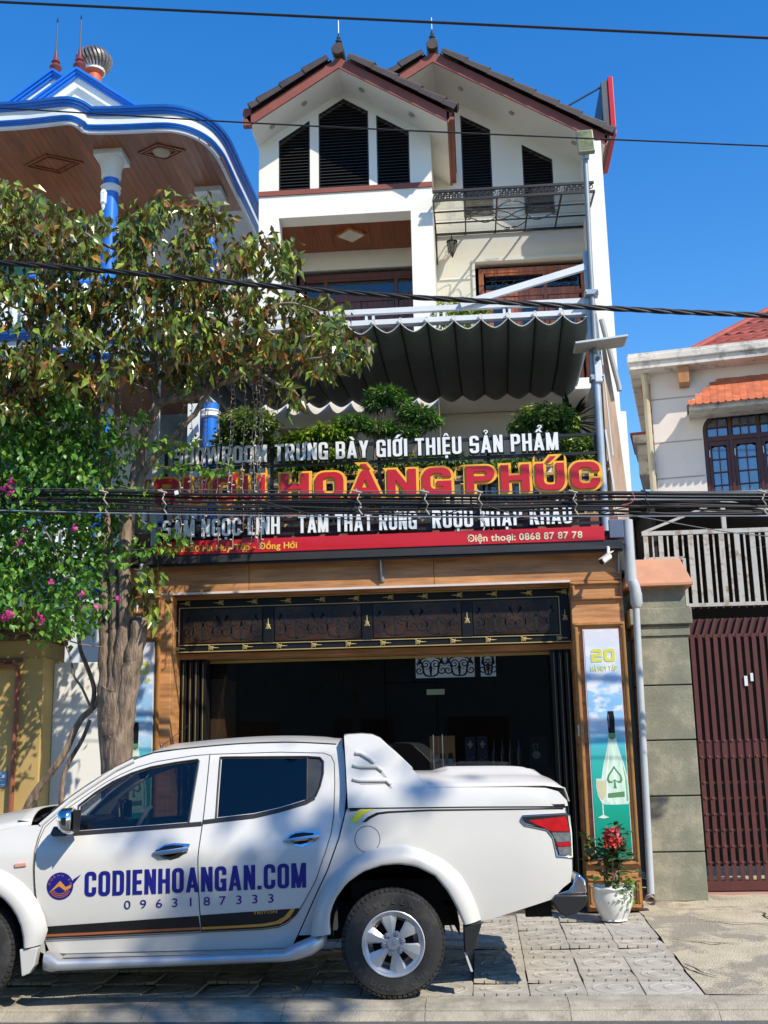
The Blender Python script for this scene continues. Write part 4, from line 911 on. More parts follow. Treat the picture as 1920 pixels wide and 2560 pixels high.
# ================================================================ shade sail, its frame, the lamp pole
m_sail = M('charcoal_fabric', (.108, .130, .130), rough=.9, var=.10, scale=2, bump=.06, bscale=200)
m_seam = M('sail_seam', (.010, .010, .010), rough=.9)
m_hem = M('pale_hem', (.62, .60, .56), rough=.8)
m_galv = M('galvanised_pole', (.36, .41, .46), rough=.42, metal=.35, var=.12, scale=5)
sf = thing('sail_frame', 'white painted steel frame carrying the shade sail above the terrace', 'frame', (-1, 12.0, 6.4))
MB().box(-3.55, 1.40, 11.97, 12.03, 6.64, 6.70).build('beam', m_wmetal, sf); MB().box(-3.55, 1.40, 11.97, 12.03, 6.505, 6.565).build('beam', m_wmetal, sf); MB().box(-3.55, 1.40, 12.07, 12.10, 6.51, 6.54).build('rope_bar', m_wmetal, sf)
for x in (-3.3, -2.6, -1.87, -1.80, -1.10, -1.02, -.28, -.21, .47, .53, 1.1): MB().box(x-.015, x+.015, 11.985, 12.015, 6.566, 6.639).build('stub', m_wmetal, sf)
MB().bar((-.02, 11.95, 6.68), (1.40, 11.95, 7.06), .05, .075).build('brace', m_wmetal, sf)
for x in (-3.5, 1.48): MB().bar((x, 12.04, 6.56), (x, 14.6, 6.56), .05, .06).build('side_beam', m_wmetal, sf)
MB().box(-3.55, -3.49, 11.97, 12.03, 4.03, 6.64).build('post', m_wmetal, sf)
sail = thing('shade_sail', 'dark charcoal pleated shade sail stretched over the terrace', 'shade sail', (-1, 13.4, 6.3))
n_ = 16; X0, X1 = -3.45, 1.42; XB0, XB1 = -3.35, 1.46
fx = lambda s: X0+(X1-X0)*s; bx_ = lambda s: XB0+(XB1-XB0)*s
def sailpt(s, t, u):         # s across whole sail at seam, t front to back, u inside the strip -1..1
    x = fx(s)+(bx_(s)-fx(s))*t; y = 11.95+2.62*t
    sag = .10-.058*math.sin(PI*t)**.5; z = 6.50-.03*t-.10*math.sin(PI*t)-sag*(1-abs(u)**1.6)
    return (x, y+(.03*(1-u*u) if t == 0 else -.03*(1-u*u) if t == 1 else 0), z)
hk = MB().tube([(0.018*math.cos(a), 0, .03*math.sin(a)+.03) for a in [2*PI*i/10 for i in range(11)]], .008, 5, cap=False).mesh('loop', m_hem)
for k in range(n_):
    wdt = random.uniform(-.004, .004)
    rows = []
    for j in range(13):
        t = j/12; rows.append([sailpt((k+i/10)/n_, t, 2*i/10-1) for i in range(11)])
    st_ = MB().grid(rows).build('strip', m_sail, sail, smooth=True, solid=.003)
    MB().tube([(p[0], p[1]-.003, p[2]) for p in rows[0]], .006, 5).build('hem', m_hem, st_); MB().tube([(p[0], p[1]+.004, p[2]) for p in rows[-1]], .006, 5).build('hem', m_hem, st_)
    MB().tube([(r[0][0], r[0][1], r[0][2]-.004) for r in rows], .006, 5).build('seam', m_seam, st_)
    child('loop', hk, sail, (rows[0][0][0], 11.945, 6.50))
pole = thing('street_lamp', 'grey galvanised lamp pole with square head and solar panel beside the sail', 'street lamp', (1.46, 11.9, 3.9))
MB().tube([(1.44, 11.90, 4.0), (1.44, 11.90, 5.75)], .042, 14).build('lower_tube', m_galv, pole, smooth=True)
MB().tube([(1.445, 11.90, 5.70), (1.455, 11.90, 7.2), (1.475, 11.90, 8.42)], .029, 12).build('upper_tube', M('dull_steel_tube', (.26, .285, .30), rough=.5, metal=.3), pole, smooth=True)
MB().box(1.385, 1.43, 11.93, 11.98, 5.6, 7.25).build('side_channel', m_galv, pole)
for z in (5.72, 6.72): MB().box(1.37, 1.52, 11.85, 11.99, z-.03, z+.03).tube([(1.38, 11.83, z), (1.38, 11.86, z)], .012, 6).tube([(1.51, 11.83, z), (1.51, 11.86, z)], .012, 6).build('clamp', m_galv, pole, bevel=.006)
hd = MB().obox((1.482, 11.86, 8.56), (.095, 0, .003), (0, .032, -.008), (-.003, .040, .158)).build('lamp_head', M('lamp_body', (.30, .31, .24), rough=.4), pole, bevel=.012)
MB().obox((1.482, 11.8265, 8.5685), (.083, 0, .003), (0, .002, -.0005), (-.003, .0355, .140)).build('lamp_glass', M('lamp_lens', (.16, .17, .07), rough=.12, coat=.6, var=.5, scale=9), hd)
MB().tube([(1.477, 11.89, 8.36), (1.478, 11.88, 8.46)], .04, 12).build('neck', m_galv, pole, smooth=True)
sp_ = MB().obox((1.50, 11.86, 6.10), (.285, .0, .028), (.0, .16, .0), (-.001, .0, .012)).build('solar_panel', M('panel_frame', (.55, .57, .58), rough=.4), pole, bevel=.004)
MB().obox((1.50, 11.86, 6.083), (.265, .0, .026), (.0, .145, .0), (-.001, .0, .004)).build('panel_back', M('panel_back', (.42, .40, .36), rough=.5), sp_)
MB().box(1.42, 1.50, 11.84, 11.90, 5.66, 5.98).build('control_box', m_wmetal, pole, bevel=.01); MB().lathe([(.022, 0), (.022, .03)], (1.46, 11.81, 5.92), 'y', 12).build('sensor', m_blksteel, pole)
# ================================================================ blue and white house on the left
m_blue = M('glossy_blue_paint', (.016, .165, .66), rough=.3, var=.08, coat=.3, dirt=(.10, .22, .42), dirt_amt=.25)
m_bwhite = M('cool_white_paint', (.70, .74, .76), rough=.6, var=.05, dirt=(.45, .45, .42), dirt_amt=.3)
m_ceil = M('varnished_ceiling_board', (.25, .078, .027), rough=.35, var=.3, scale=3, stretch=(8, .6, 1), rnd=.16, coat=.2)
bh = thing('blue_house', 'white house with blue cornices, blue columns and timber ceilings left of the tree', 'house', (-5.5, 16, .1))
PLAN = [(-9.0, 13.86), (-6.44, 13.88), (-5.93, 13.87), (-5.50, 13.84), (-5.37, 13.88), (-5.30, 14.0), (-5.24, 14.11), (-4.77, 14.16), (-4.25, 14.18), (-4.02, 14.22), (-3.84, 14.33), (-3.70, 14.50), (-3.61, 14.70), (-3.55, 15.0), (-3.53, 15.3), (-3.52, 15.9), (-3.50, 16.6), (-3.48, 17.6), (-3.46, 20)]
def offset_path(P, d):
    out = []
    for i, p in enumerate(P):
        a, b = Vector(P[max(i-1, 0)]), Vector(P[min(i+1, len(P)-1)]); t = (b-a).normalized(); n = Vector((t.y, -t.x)); out.append(tuple(Vector(p)+n*d))
    return out
PF = [(p.x, p.y) for p in smoothpath([(x, y, 0) for x, y in PLAN], 3)]
def band(name, z0, z1, d0, d1, mat):
    A = offset_path(PF, d0); B = offset_path(PF, d1)
    MB().grid([[(x, y, z0) for x, y in offset_path(PF, min(d0, d1)-.05)], [(x, y, z0) for x, y in A], [(x, y, z1) for x, y in B], [(x, y, z1) for x, y in offset_path(PF, min(d0, d1)-.05)]]).build(name, mat, bh, smooth=True, angle=40)
def storey(zc):
    band('cornice', zc, zc+.028, .0, .01, m_bwhite)
    for k in range(3): band('blue_moulding', zc+.029+.023*k, zc+.050+.023*k, .02+.018*k, .03+.018*k, m_blue)
    band('cornice', zc+.098, zc+.225, .05, .06, m_bwhite)
    for k in range(3): band('blue_moulding', zc+.226+.034*k, zc+.258+.034*k, .085+.03*k, .10+.03*k, m_blue)
    IN = offset_path(PF, -.02)
    n = len(IN); MB().add([(x, y, zc+.32) for x, y in IN]+[(-9, 20, zc+.32)], [tuple(range(n+1))]).build('roof_slab', m_bwhite, bh)
    # ceiling boards run from the cornice back to the wall
    mb = None; y0 = 13.84; x = -9.0
    while x < -3.56:
        yf = 99
        for i in range(len(PF)-1):
            (xa, ya), (xb, yb_) = PF[i], PF[i+1]
            if xa <= x+.05 <= xb: yf = min(yf, ya+(yb_-ya)*(x+.05-xa)/max(1e-6, xb-xa))
        if yf < 17: MB().box(x, x+.097, yf+.03, 16.7, zc+.012, zc+.03).build('ceiling_board', m_ceil, bh)
        x += .10
    for (cx, cy, s) in ((-6.05, 14.9, .28), (-4.35, 14.75, .22)):
        for k, q in enumerate((1, .72)): 
            mb = MB(); c = [(cx-s*1.6*q, cy), (cx, cy-s*q), (cx+s*1.6*q, cy), (cx, cy+s*q)]
            for i in range(4): mb.bar((c[i][0], c[i][1], zc+.003), (c[(i+1) % 4][0], c[(i+1) % 4][1], zc+.003), .03, .02)
            mb.build('ceiling_moulding', m_ceil, bh)
    MB().lathe([(.10, 0), (.13, -.015), (.11, -.035), (.07, -.05), (.02, -.055)], (-4.35, 14.75, zc+.011), n=18).build('ceiling_lamp', M('cream_glass', (.42, .34, .22), rough=.3) if 'cream_glass' not in bpy.data.materials else bpy.data.materials['cream_glass'], bh, smooth=True)
storey(10.5); storey(7.05)
def column(x, y, z0, z1, r, lantern_=False):
    c = MB().lathe([(r, z0), (r, z1-.50)], (x, y, 0), n=24).build('column', m_blue, bh, smooth=True)
    MB().lathe([(r+.012, z1-.62), (r+.03, z1-.60), (r+.02, z1-.545), (r+.035, z1-.52), (r+.012, z1-.50)], (x, y, 0), n=24).build('collar', m_bwhite, c, smooth=True)
    MB().lathe([(r+.004, z1-.499), (r+.004, z1-.40)], (x, y, 0), n=24).build('band', m_blue, c, smooth=True)
    MB().lathe([(r+.01, z1-.40), (r+.03, z1-.37), (r+.03, z1-.30), (r+.04, z1-.22), (r+.055, z1-.17), (r+.075, z1-.09)], (x, y, 0), n=24).build('capital', m_bwhite, c, smooth=True)
    MB().box(x-.215, x+.215, y-.215, y+.215, z1-.09, z1+.01).build('abacus', m_bwhite, c, bevel=.01)
    if lantern_:
        l = thing('wall_lantern', 'white lantern fixed to the front blue column of the left house', 'lantern', (x-.04, y-r-.08, z1-.85))
        MB().lathe([(.02, .20), (.05, .15), (.055, .14), (.05, .13), (.045, 0), (.05, -.01), (.02, -.05), (.03, -.07), (.008, -.13)], (x-.04, y-r-.08, z1-.85), n=6).build('lantern_body', m_bwhite, l); MB().bar((x-.04, y-r+.01, z1-.78), (x-.04, y-r-.05, z1-.78), .03, .05).build('lantern_arm', m_bwhite, l)
column(-5.11, 14.78, 7.5, 10.51, .115, True); column(-3.92, 16.05, 7.5, 10.51, .11)
column(-5.11, 14.78, 3.9, 7.06, .12); column(-3.64, 15.05, 3.5, 7.06, .12)
MB().box(-9, -5.25, 16.7, 16.85, .1, 10.51).box(-5.25, -5.05, 16.7, 20, .1, 10.5).box(-5.04, -3.6, 18.4, 18.5, .1, 10.5).build('wall', m_bwhite, bh)
for (x0, x1, z0, z1) in ((-7.7, -6.3, 7.6, 9.9), (-7.5, -6.2, 4.2, 6.6)):
    w = MB().box(x0, x1, 16.60, 16.70, z1-.1, z1).box(x0, x0+.1, 16.60, 16.70, z0, z1-.1).box(x1-.1, x1, 16.60, 16.70, z0, z1-.1).box((x0+x1)/2-.05, (x0+x1)/2+.05, 16.61, 16.70, z0, z1-.1).build('window', m_dkdoor, bh)
    MB().box(x0+.1, (x0+x1)/2-.05, 16.65, 16.66, z0, z1-.1).box((x0+x1)/2+.05, x1-.1, 16.65, 16.66, z0, z1-.1).build('pane', M('green_glass%d' % int(z0), (.06, .25, .20), rough=.12, coat=.4), w)
for zb in (7.47, 4.0):
    r_ = MB()
    IN = offset_path(PF, -.10)[3:-6]
    MB().tube([(x, y, zb+.78) for x, y in IN], .045, 8).build('balcony_rail', m_blue, bh, smooth=True)
    MB().tube([(x, y, zb+.10) for x, y in IN], .03, 8).build('balcony_rail', m_bwhite, bh, smooth=True)
    bm_ = MB().lathe([(.035, 0), (.05, .06), (.07, .18), (.03, .38), (.03, .50), (.05, .58), (.035, .66)], n=8).mesh('baluster', m_bwhite)
    q = resamp_n(IN, 34)
    for x, y in q: child('baluster', bm_, bh, (x, y, zb+.10))
MB().prism([(-3.9, 14.8, 3.5), (-3.75, 14.8, 3.5), (-3.75, 14.8, 6.6), (-3.9, 14.8, 6.6)], (0, .1, 0)).build('white_post', m_bwhite, bh)
# gablets, finials, turbine vent
def gablet(ax, az, hw, y, yb):
    zb = az-hw*.74
    MB().add([(ax-hw+.1, y+.12, zb), (ax+hw-.1, y+.12, zb), (ax, y+.12, az-.10)], [(0, 1, 2)]).build('gable_wall', m_bwhite, bh)
    for s in (-1, 1):
        d = Vector((s*hw, 0, -hw*.74)).normalized(); up = Vector((-d.z*s, 0, d.x*s)); a = Vector((ax, y, az)); b = a+d*(hw*1.25)
        for k, (o0, o1, yy, mt) in enumerate(((-.25, -.115, .06, m_bwhite), (-.115, -.075, .02, m_blue), (-.073, -.035, -.01, m_blue), (-.033, .0, -.04, m_blue))):
            MB().prism([a+Vector((0, yy, o0/up.z)), b+up*o0+Vector((0, yy, 0)), b+up*o1+Vector((0, yy, 0)), a+Vector((0, yy, o1/up.z))], (0, .15, 0)).build('raking_cornice', mt, bh)
        MB().prism([a+Vector((0, .1, -.03)), b+Vector((0, .1, -.03)), b+Vector((0, .1, -.13)), a+Vector((0, .1, -.13))], (0, yb-y, 0)).build('gable_roof', m_bwhite, bh)
    f = MB().lathe([(.05, -.04), (.07, .02), (.105, .09), (.06, .15), (.05, .17), (.075, .19), (.06, .22), (.035, .28), (.025, .38), (.012, .42)], (ax, y+.1, az), n=14).build('finial', M('maroon_finial', (.16, .03, .03), rough=.5) if 'maroon_finial' not in bpy.data.materials else bpy.data.materials['maroon_finial'], bh, smooth=True)
    MB().tube([(ax, y+.1, az+.40), (ax, y+.1, az+.98)], .010, 6).lathe([(.016, 0), (.016, .04), (.002, .09)], (ax, y+.1, az+.95), n=6).build('lightning_rod', m_iron, f)
gablet(-6.02, 12.60, 1.05, 15.6, 18); gablet(-6.62, 12.95, 1.15, 16.1, 18.5)
vt = thing('turbine_vent', 'round ribbed metal turbine vent on an orange pipe on the left roof', 'roof vent', (-6.35, 17.2, 12.9))
vx, vy, vz = -6.33, 17.2, 13.42
MB().lathe([(.16, 0), (.15, .30), (.13, .42), (.19, .48)], (vx, vy, vz-.30), n=18).build('pipe', M('orange_paint', (.40, .075, .03), rough=.6), vt, smooth=True)
MB().lathe([(.20, 0), (.20, .05)], (vx, vy, vz+.17), n=20).build('collar', M('white_collar', (.6, .6, .58)), vt)
for k in range(26):
    a = 2*PI*k/26; MB().tube([(vx+.30*math.sin(t)*math.cos(a+.3*math.cos(t)), vy+.30*math.sin(t)*math.sin(a+.3*math.cos(t)), vz+.40-.22*math.cos(t)) for t in [R(40+14*j) for j in range(9)]], .024, 5).build('fin', M('vent_metal', (.34, .30, .28), rough=.35, metal=.8) if 'vent_metal' not in bpy.data.materials else bpy.data.materials['vent_metal'], vt, smooth=True)
MB().lathe([(.01, 0), (.14, -.01), (.19, -.04)], (vx, vy, vz+.62), n=18).build('cap', bpy.data.materials['vent_metal'], vt, smooth=True)

# ================================================================ house on the right
rh = thing('right_house', 'pinkish white two storey house with red tiled roof and arched brown window, right', 'house', (2.88, 17.0, .15), rot=(0, 0, R(-11)), local=True)
rh.location = (2.88, 17.0, 0)
m_pink = M('off_white_render', (.69, .63, .585), rough=.85, var=.05, scale=1.3, dirt=(.46, .42, .34), dirt_scale=1.0, dirt_amt=.22)
m_mould = M('mouldy_concrete', (.60, .57, .52), rough=.9, var=.1, scale=3, dirt=(.06, .06, .058), dirt_scale=4.5, dirt_amt=.85)
m_groove = M('groove_grey', (.36, .33, .31), rough=.9)
m_red2 = M('red_brown_roof_tile', (.30, .065, .045), rough=.65, var=.2, scale=4, rnd=.1)
m_ortile = M('orange_clay_tile', (.46, .125, .055), rough=.7, var=.2, scale=6, rnd=.16)
m_wframe = M('brown_window_paint', (.075, .022, .018), rough=.45, var=.15)
m_skyglass = M('mirror_window_glass', (.20, .26, .33), rough=.03, metal=.65, var=.05)
def rarch(x0, x1, z0, z1, r, n=6):
    return [(x0, z0), (x1, z0), (x1, z1)]+[(x0+r+r*math.cos(R(90+90*i/n)), z1-r+r*math.sin(R(90+90*i/n))) for i in range(n+1)]
WINX0, WINX1 = .73, 2.05
wo = rarch(WINX0, WINX1, 4.9, 6.73, .26)
wallpoly('wall', [(0, 0.1), (4.0, .1), (4.0, 7.5), (0, 7.5)], [wo], 0, .25, m_pink, rh)
MB().box(0, .25, .251, 5, .1, 7.5).build('side_wall', m_pink, rh)
for z in (7.04, 6.34, 5.77, 5.2): MB().box(-.002, WINX0-.02, -.004, 0.001, z-.010, z+.010).build('groove', m_groove, rh)
MB().box(-.28, 4, -.36, 5, 7.45, 7.55).build('eave_slab', m_mould, rh); MB().box(-.31, 4, -.40, 5, 7.551, 7.66).build('cornice', m_mould, rh, bevel=.015); MB().box(-.29, 4, -.375, 5, 7.661, 7.70).build('cornice', m_mould, rh)
# hip roof with tile courses
A0, A1 = Vector((.50, .05, 7.70)), Vector((4.5, .05, 7.70)); T0 = Vector((2.6, 3.2, 9.7))
for k in range(16):
    t0, t1 = k/16, (k+1)/16
    rows = []
    for t, dz in ((t0, .03), (t1, -.005)):
        xl = A0.x+(T0.x-A0.x)*t; y = A0.y+(T0.y-A0.y)*t; z = A0.z+(T0.z-A0.z)*t+dz
        n_ = max(4, int((4.5-xl)/.06)); rows.append([(xl+(4.5-xl)*i/90, y, z+.018*math.sin(2*PI*(xl+(4.5-xl)*i/90)/.20)) for i in range(91)])
    MB().grid(rows).add([rows[0][i] for i in (0, 90)]+[(rows[0][90][0], rows[0][90][1], rows[0][90][2]-.04), (rows[0][0][0], rows[0][0][1], rows[0][0][2]-.04)], [(0, 1, 2, 3)]).build('tile_course', m_red2, rh, smooth=True, angle=50)
MB().add([tuple(A0), tuple(T0), (A0.x, 6.3, 7.70)], [(0, 1, 2)]).build('roof_hip', m_red2, rh)
MB().tube([A0+Vector((0, 0, .03)), T0+Vector((0, 0, .03))], .06, 8).build('hip_ridge', m_red2, rh, smooth=True)
# window hood with scale tiles
hd = MB().prism([(.55, -.52, 6.66), (.55, 0, 6.66), (.55, 0, 6.74), (.55, -.52, 6.74)], (3.4, 0, 0)).build('window_hood', m_mould, rh)
MB().add([(.52, -.56, 6.742), (4, -.56, 6.742), (4, -.02, 7.24), (.97, -.02, 7.24)], [(0, 1, 2, 3)]).add([(.52, -.56, 6.742), (.97, -.02, 7.24), (.52, 0, 6.742)], [(0, 1, 2)]).build('hood_slope', m_mould, hd)
tmesh = MB().add([(-.052, -.075, -.012), (-.052, .06, .0), (.052, .06, .0), (.052, -.075, -.012), (.03, -.105, -.018), (0, -.115, -.02), (-.03, -.105, -.018), (-.052, -.075, -.024), (.052, -.075, -.024), (.03, -.105, -.030), (0, -.115, -.032), (-.03, -.105, -.030)], [(0, 3, 2, 1), (0, 6, 5, 4, 3), (0, 7, 11, 6), (6, 11, 10, 5), (5, 10, 9, 4), (4, 9, 8, 3)]).mesh('scale_tile', m_ortile)
sl_ = math.atan2(.498, .54)
for j in range(8):
    t = (j+.5)/8; y = -.56+.54*t; z = 6.742+.498*t+.03; xl = .52+.45*t
    x = xl+.05+(.053 if j % 2 else 0)
    while x < 3.0:
        o = child('scale_tile', tmesh, hd, (x, y, z), (sl_-.10+random.uniform(-.05, .05), random.uniform(-.03, .03), 0)); x += .107
# brown window: frame, leaves, panes
wf = MB()
def ring(P, w, y0, y1):
    Q = shrink2(P, w); vs, fs = tri2d(P, [Q], .3); n = len(vs)
    cnt = {}
    for f in fs:
        for i in range(len(f)):
            e = (f[i], f[(i+1) % len(f)]); k = (min(e), max(e)); cnt[k] = cnt.get(k, 0)+1
    return MB().add([(x, y0, z) for x, z in vs]+[(x, y1, z) for x, z in vs], fs+[tuple(i+n for i in f[::-1]) for f in fs]+[(a, b, b+n, a+n) for (a, b), c in cnt.items() if c == 1])
def shrink2(P, d):
    n = len(P); out = []; A = sum(P[i][0]*P[(i+1) % n][1]-P[(i+1) % n][0]*P[i][1] for i in range(n)); sg = 1 if A > 0 else -1
    for i in range(n):
        a, b, c = Vector(P[i-1]), Vector(P[i]), Vector(P[(i+1) % n]); e1, e2 = (b-a).normalized(), (c-b).normalized()
        m = Vector((-e1.y, e1.x))*sg+Vector((-e2.y, e2.x))*sg; out.append(tuple(b+m/max(.4, m.length_squared)*2*d))
    return out
win = ring(wo, .055, .02, .12).build('window', m_wframe, rh)
MB().box(WINX0+.056, WINX1-.056, .025, .115, 6.30, 6.37).build('transom_bar', m_wframe, win)
MB().box(WINX0, WINX1, .20, .21, 4.9, 6.7).build('dark_back', m_dark, win)
leaves = ((.79, 1.10), (1.16, 1.53), (1.57, 1.94))
for k, (a, b) in enumerate(leaves):
    if k: MB().box(a-.055, a-.004, .026, .114, 4.9, 6.68).build('mullion', m_wframe, win)
    nx = 2 if k == 0 else 3
    for j in range(nx):          # transom panes
        for i in range(2):
            xa, xb = a+(b-a)*j/nx+.012, a+(b-a)*(j+1)/nx-.012; za = 6.385+.145*i; zb = za+.125
            if k == 0 and j == 0 and i == 1: P = [(xa, za), (xb, za), (xb, zb), (xa+.07, zb), (xa+.02, zb-.05)]
            else: P = [(xa, za), (xb, za), (xb, zb), (xa, zb)]
            MB().add([(x, .07, z) for x, z in P], [tuple(range(len(P)))]).build('pane', m_skyglass, win)
    for j in range(1, nx): MB().box(a+(b-a)*j/nx-.011, a+(b-a)*j/nx+.011, .045, .095, 6.371, 6.672).build('glazing_bar', m_wframe, win)
    MB().box(a-.003, b+.003, .046, .094, 6.510, 6.530).build('glazing_bar', m_wframe, win)
    lf = MB().box(a, a+.045, .035, .105, 4.92, 6.295).box(b-.045, b, .035, .105, 4.92, 6.295).box(a+.046, b-.046, .036, .104, 6.225, 6.295).box(a+.046, b-.046, .036, .104, 4.92, 5.0).build('casement', m_wframe, win)
    for j in range(2):
        for i in range(6):
            xa, xb = a+.047+(b-a-.094)*j/2+.008, a+.047+(b-a-.094)*(j+1)/2-.008; za = 5.01+.203*i; zb = za+.183
            P = [(xa, za), (xb, za), (xb, zb), (xa, zb)] if i < 5 else [(xa, za), (xb, za), (xb, zb-.02 if j else zb), ((xa+xb)/2, zb+.01), (xa, zb if j else zb-.02)]
            MB().add([(x, .072, z) for x, z in P], [tuple(range(len(P)))]).build('pane', m_skyglass, lf)
    MB().box((a+b)/2-.009, (a+b)/2+.009, .05, .09, 5.0, 6.224).build('glazing_bar', m_wframe, lf)
    for i in range(1, 6): MB().box(a+.047, b-.047, .051, .089, 5.0+.203*i-.009, 5.0+.203*i+.009).build('glazing_bar', m_wframe, lf)
    MB().box(a+.01, a+.022, .028, .034, 6.05, 6.16).build('hinge', m_wmetal, lf)
for (x, y, z) in ((.42, -.30, 7.18), (-.16, .45, 7.05)):
    MB().prism([(x, y, 7.45), (x+.18, y, 7.45), (x+.165, y, z), (x+.015, y, z)], (0, .30, 0)).build('eave_bracket', m_woodv, rh, bevel=.008)
MB().tube([(-.08, -.10, 7.45), (-.08, -.10, 7.38), (-.07, -.08, 7.3), (-.055, -.08, 4.8)], .05, 10).build('drain_pipe', M('cream_pipe', (.46, .40, .28), rough=.6), rh, smooth=True)
MB().box(-.36, -.003, .9, 2.2, 6.62, 6.75).box(-.30, -.003, 1.0, 2.1, 6.1, 6.61).build('side_bay', m_mould, rh)
for i in range(10): MB().box(-.40, -.02, .9+.13*i, .99+.13*i, 6.752, 6.80).build('side_tile', m_red2, rh)

# ================================================================ green gate pillar, maroon gate, white grille, carport
gp = thing('gate_pillar', 'green weathered concrete gate pillar with peach sloping cap right of the shop', 'gate pillar', (2.04, 12.7, .15))
m_green = M('green_weathered_render', (.215, .22, .165), rough=.9, var=.25, scale=2.4, bump=.25, bscale=40, dirt=(.40, .355, .26), dirt_scale=2.4, dirt_amt=.95, detail=9)
for (z0, z1) in ((2.40, 2.925), (1.815, 2.385), (1.232, 1.80), (.660, 1.217), (.16, .645)):
    MB().box(1.765, 2.325, 12.5, 13.05, z0, z1).build('block', m_green, gp, bevel=.006)
MB().box(1.79, 2.30, 12.525, 13.03, .15, 3.46).build('core', M('joint_grey', (.07, .065, .05), rough=1), gp)
MB().box(1.745, 2.345, 12.48, 13.07, 2.927, 3.03).box(1.755, 2.335, 12.49, 13.06, 3.031, 3.05).build('moulding', m_green, gp, bevel=.004); MB().box(1.705, 2.375, 12.44, 13.11, 3.051, 3.225).build('moulding', m_green, gp, bevel=.006); MB().box(1.765, 2.325, 12.5, 13.05, 3.226, 3.47).build('block', m_green, gp)
MB().add([(1.68, 12.38, 3.47), (2.40, 12.38, 3.47), (2.40, 13.15, 3.47), (1.68, 13.15, 3.47), (1.80, 12.62, 3.80), (2.32, 12.62, 3.80), (2.32, 13.0, 3.80), (1.80, 13.0, 3.80), (1.68, 12.38, 3.495), (2.40, 12.38, 3.495), (2.40, 13.15, 3.495), (1.68, 13.15, 3.495)], [(0, 3, 2, 1), (0, 1, 9, 8), (1, 2, 10, 9), (2, 3, 11, 10), (3, 0, 8, 11), (8, 9, 5, 4), (9, 10, 6, 5), (10, 11, 7, 6), (11, 8, 4, 7), (4, 5, 6, 7)]).build('cap', M('peach_render', (.50, .25, .15), rough=.85, var=.1, dirt=(.30, .13, .09), dirt_amt=.5), gp)
m_maroon = M('maroon_gate_paint', (.092, .028, .024), rough=.42, var=.15, scale=5)
gt = thing('sliding_gate', 'maroon steel gate of vertical bars with rivets between green pillar and frame edge', 'gate', (3.4, 13.0, .2))
MB().box(2.42, 4.6, 13.0, 13.05, .20, .30).build('bottom_rail', m_maroon, gt); MB().box(2.42, 4.6, 13.06, 13.075, 2.82, 3.16).build('top_plate', M('maroon_dark', (.05, .016, .014), rough=.5), gt)
for z in (.49, .66, .83, 1.0, 1.17, 1.34, 1.615, 1.79): MB().box(2.43, 4.6, 13.035, 13.047, z-.012, z+.012).build('cross_rail', m_maroon, gt)
for z in (1.70,): MB().box(2.43, 4.6, 13.036, 13.046, z-.10, z+.10).build('lock_plate', m_maroon, gt)
bm_ = MB().box(-.024, .024, -.018, .0, 0, 2.68).mesh('bar', m_maroon); rv = MB().lathe([(.016, 0), (.013, -.008), (.005, -.011)], (0, 0, 0), 'y', 10).mesh('rivet', m_maroon)
for i in range(25):
    x = 2.465+.0855*i; child('bar', bm_, gt, (x, 13.0335, .30))
    rows_ = [1.615, 1.79, .49]+[z for k, z in enumerate((.66, .83, 1.0, 1.17, 1.34)) if i <= 4-k]
    for z in rows_: child('rivet', rv, gt, (x, 13.0155, z))
    MB().bar((x-.05, 13.05, 2.95), (x+.02, 13.05, 3.16), .03, .05, up=(0, 1, 0)).build('ear', m_maroon, gt)
MB().box(3.0, 3.035, 12.995, 13.012, 2.39, 2.50).box(3.07, 3.10, 12.995, 13.012, 2.44, 2.53).build('latch', m_wmetal, gt)
m_chip = M('chipped_white_paint', (.43, .43, .40), rough=.6, var=.15, scale=6, dirt=(.17, .085, .05), dirt_scale=6, dirt_amt=.8, dirt_edge=.62)
gr = thing('gate_grille', 'chipped white steel grille above the maroon gate', 'grille', (3.3, 13.0, 3.3))
MB().bar((2.43, 13.0, 3.315), (4.6, 13.0, 3.315), .035, .04).build('bottom_rail', m_chip, gr); MB().bar((1.98, 13.0, 4.165), (4.6, 13.0, 4.165), .035, .05).build('top_rail', m_chip, gr); MB().bar((1.98, 12.98, 3.86), (2.43, 12.98, 3.86), .04, .04).build('side_rail', m_chip, gr)
MB().bar((2.435, 12.98, 3.30), (2.435, 12.98, 3.86), .035, .035).build('post', m_chip, gr)
b1 = MB().box(-.030, .030, -.012, .012, 0, .82).mesh('wide_bar', m_chip); b2 = MB().box(-.010, .010, -.008, .008, 0, .82).mesh('thin_bar', m_chip); b3 = MB().box(-.026, .026, -.012, .012, 0, .28).mesh('wide_bar', m_chip); b4 = MB().box(-.009, .009, -.008, .008, 0, .28).mesh('thin_bar', m_chip)
for i in range(12): child('wide_bar', b1, gr, (2.53+.175*i, 13.0, 3.335)); child('thin_bar', b2, gr, (2.615+.175*i, 13.0, 3.335))
for i in range(3): child('wide_bar', b3, gr, (2.02+.17*i, 13.0, 3.88)); child('thin_bar', b4, gr, (2.10+.17*i, 13.0, 3.88))
for i in range(24): child('bolt', rv, gr, (2.50+.085*i, 13.0, 3.285))
cp = thing('carport', 'dark open carport with thin white steel truss behind the gate', 'carport', (3.5, 14.5, .2))
MB().box(1.85, 9, 13.25, 17.0, 4.62, 4.66).build('roof', m_gutter, cp)
MB().box(2.2, 9, 16.70, 16.78, .1, 4.6).box(2.15, 2.2, 13.3, 16.78, .1, 4.6).build('wall', m_dark, cp)
MB().box(1.9, 9, 13.10, 13.16, 4.56, 4.66).build('front_beam', M('grey_beam', (.20, .23, .25), rough=.5), cp)
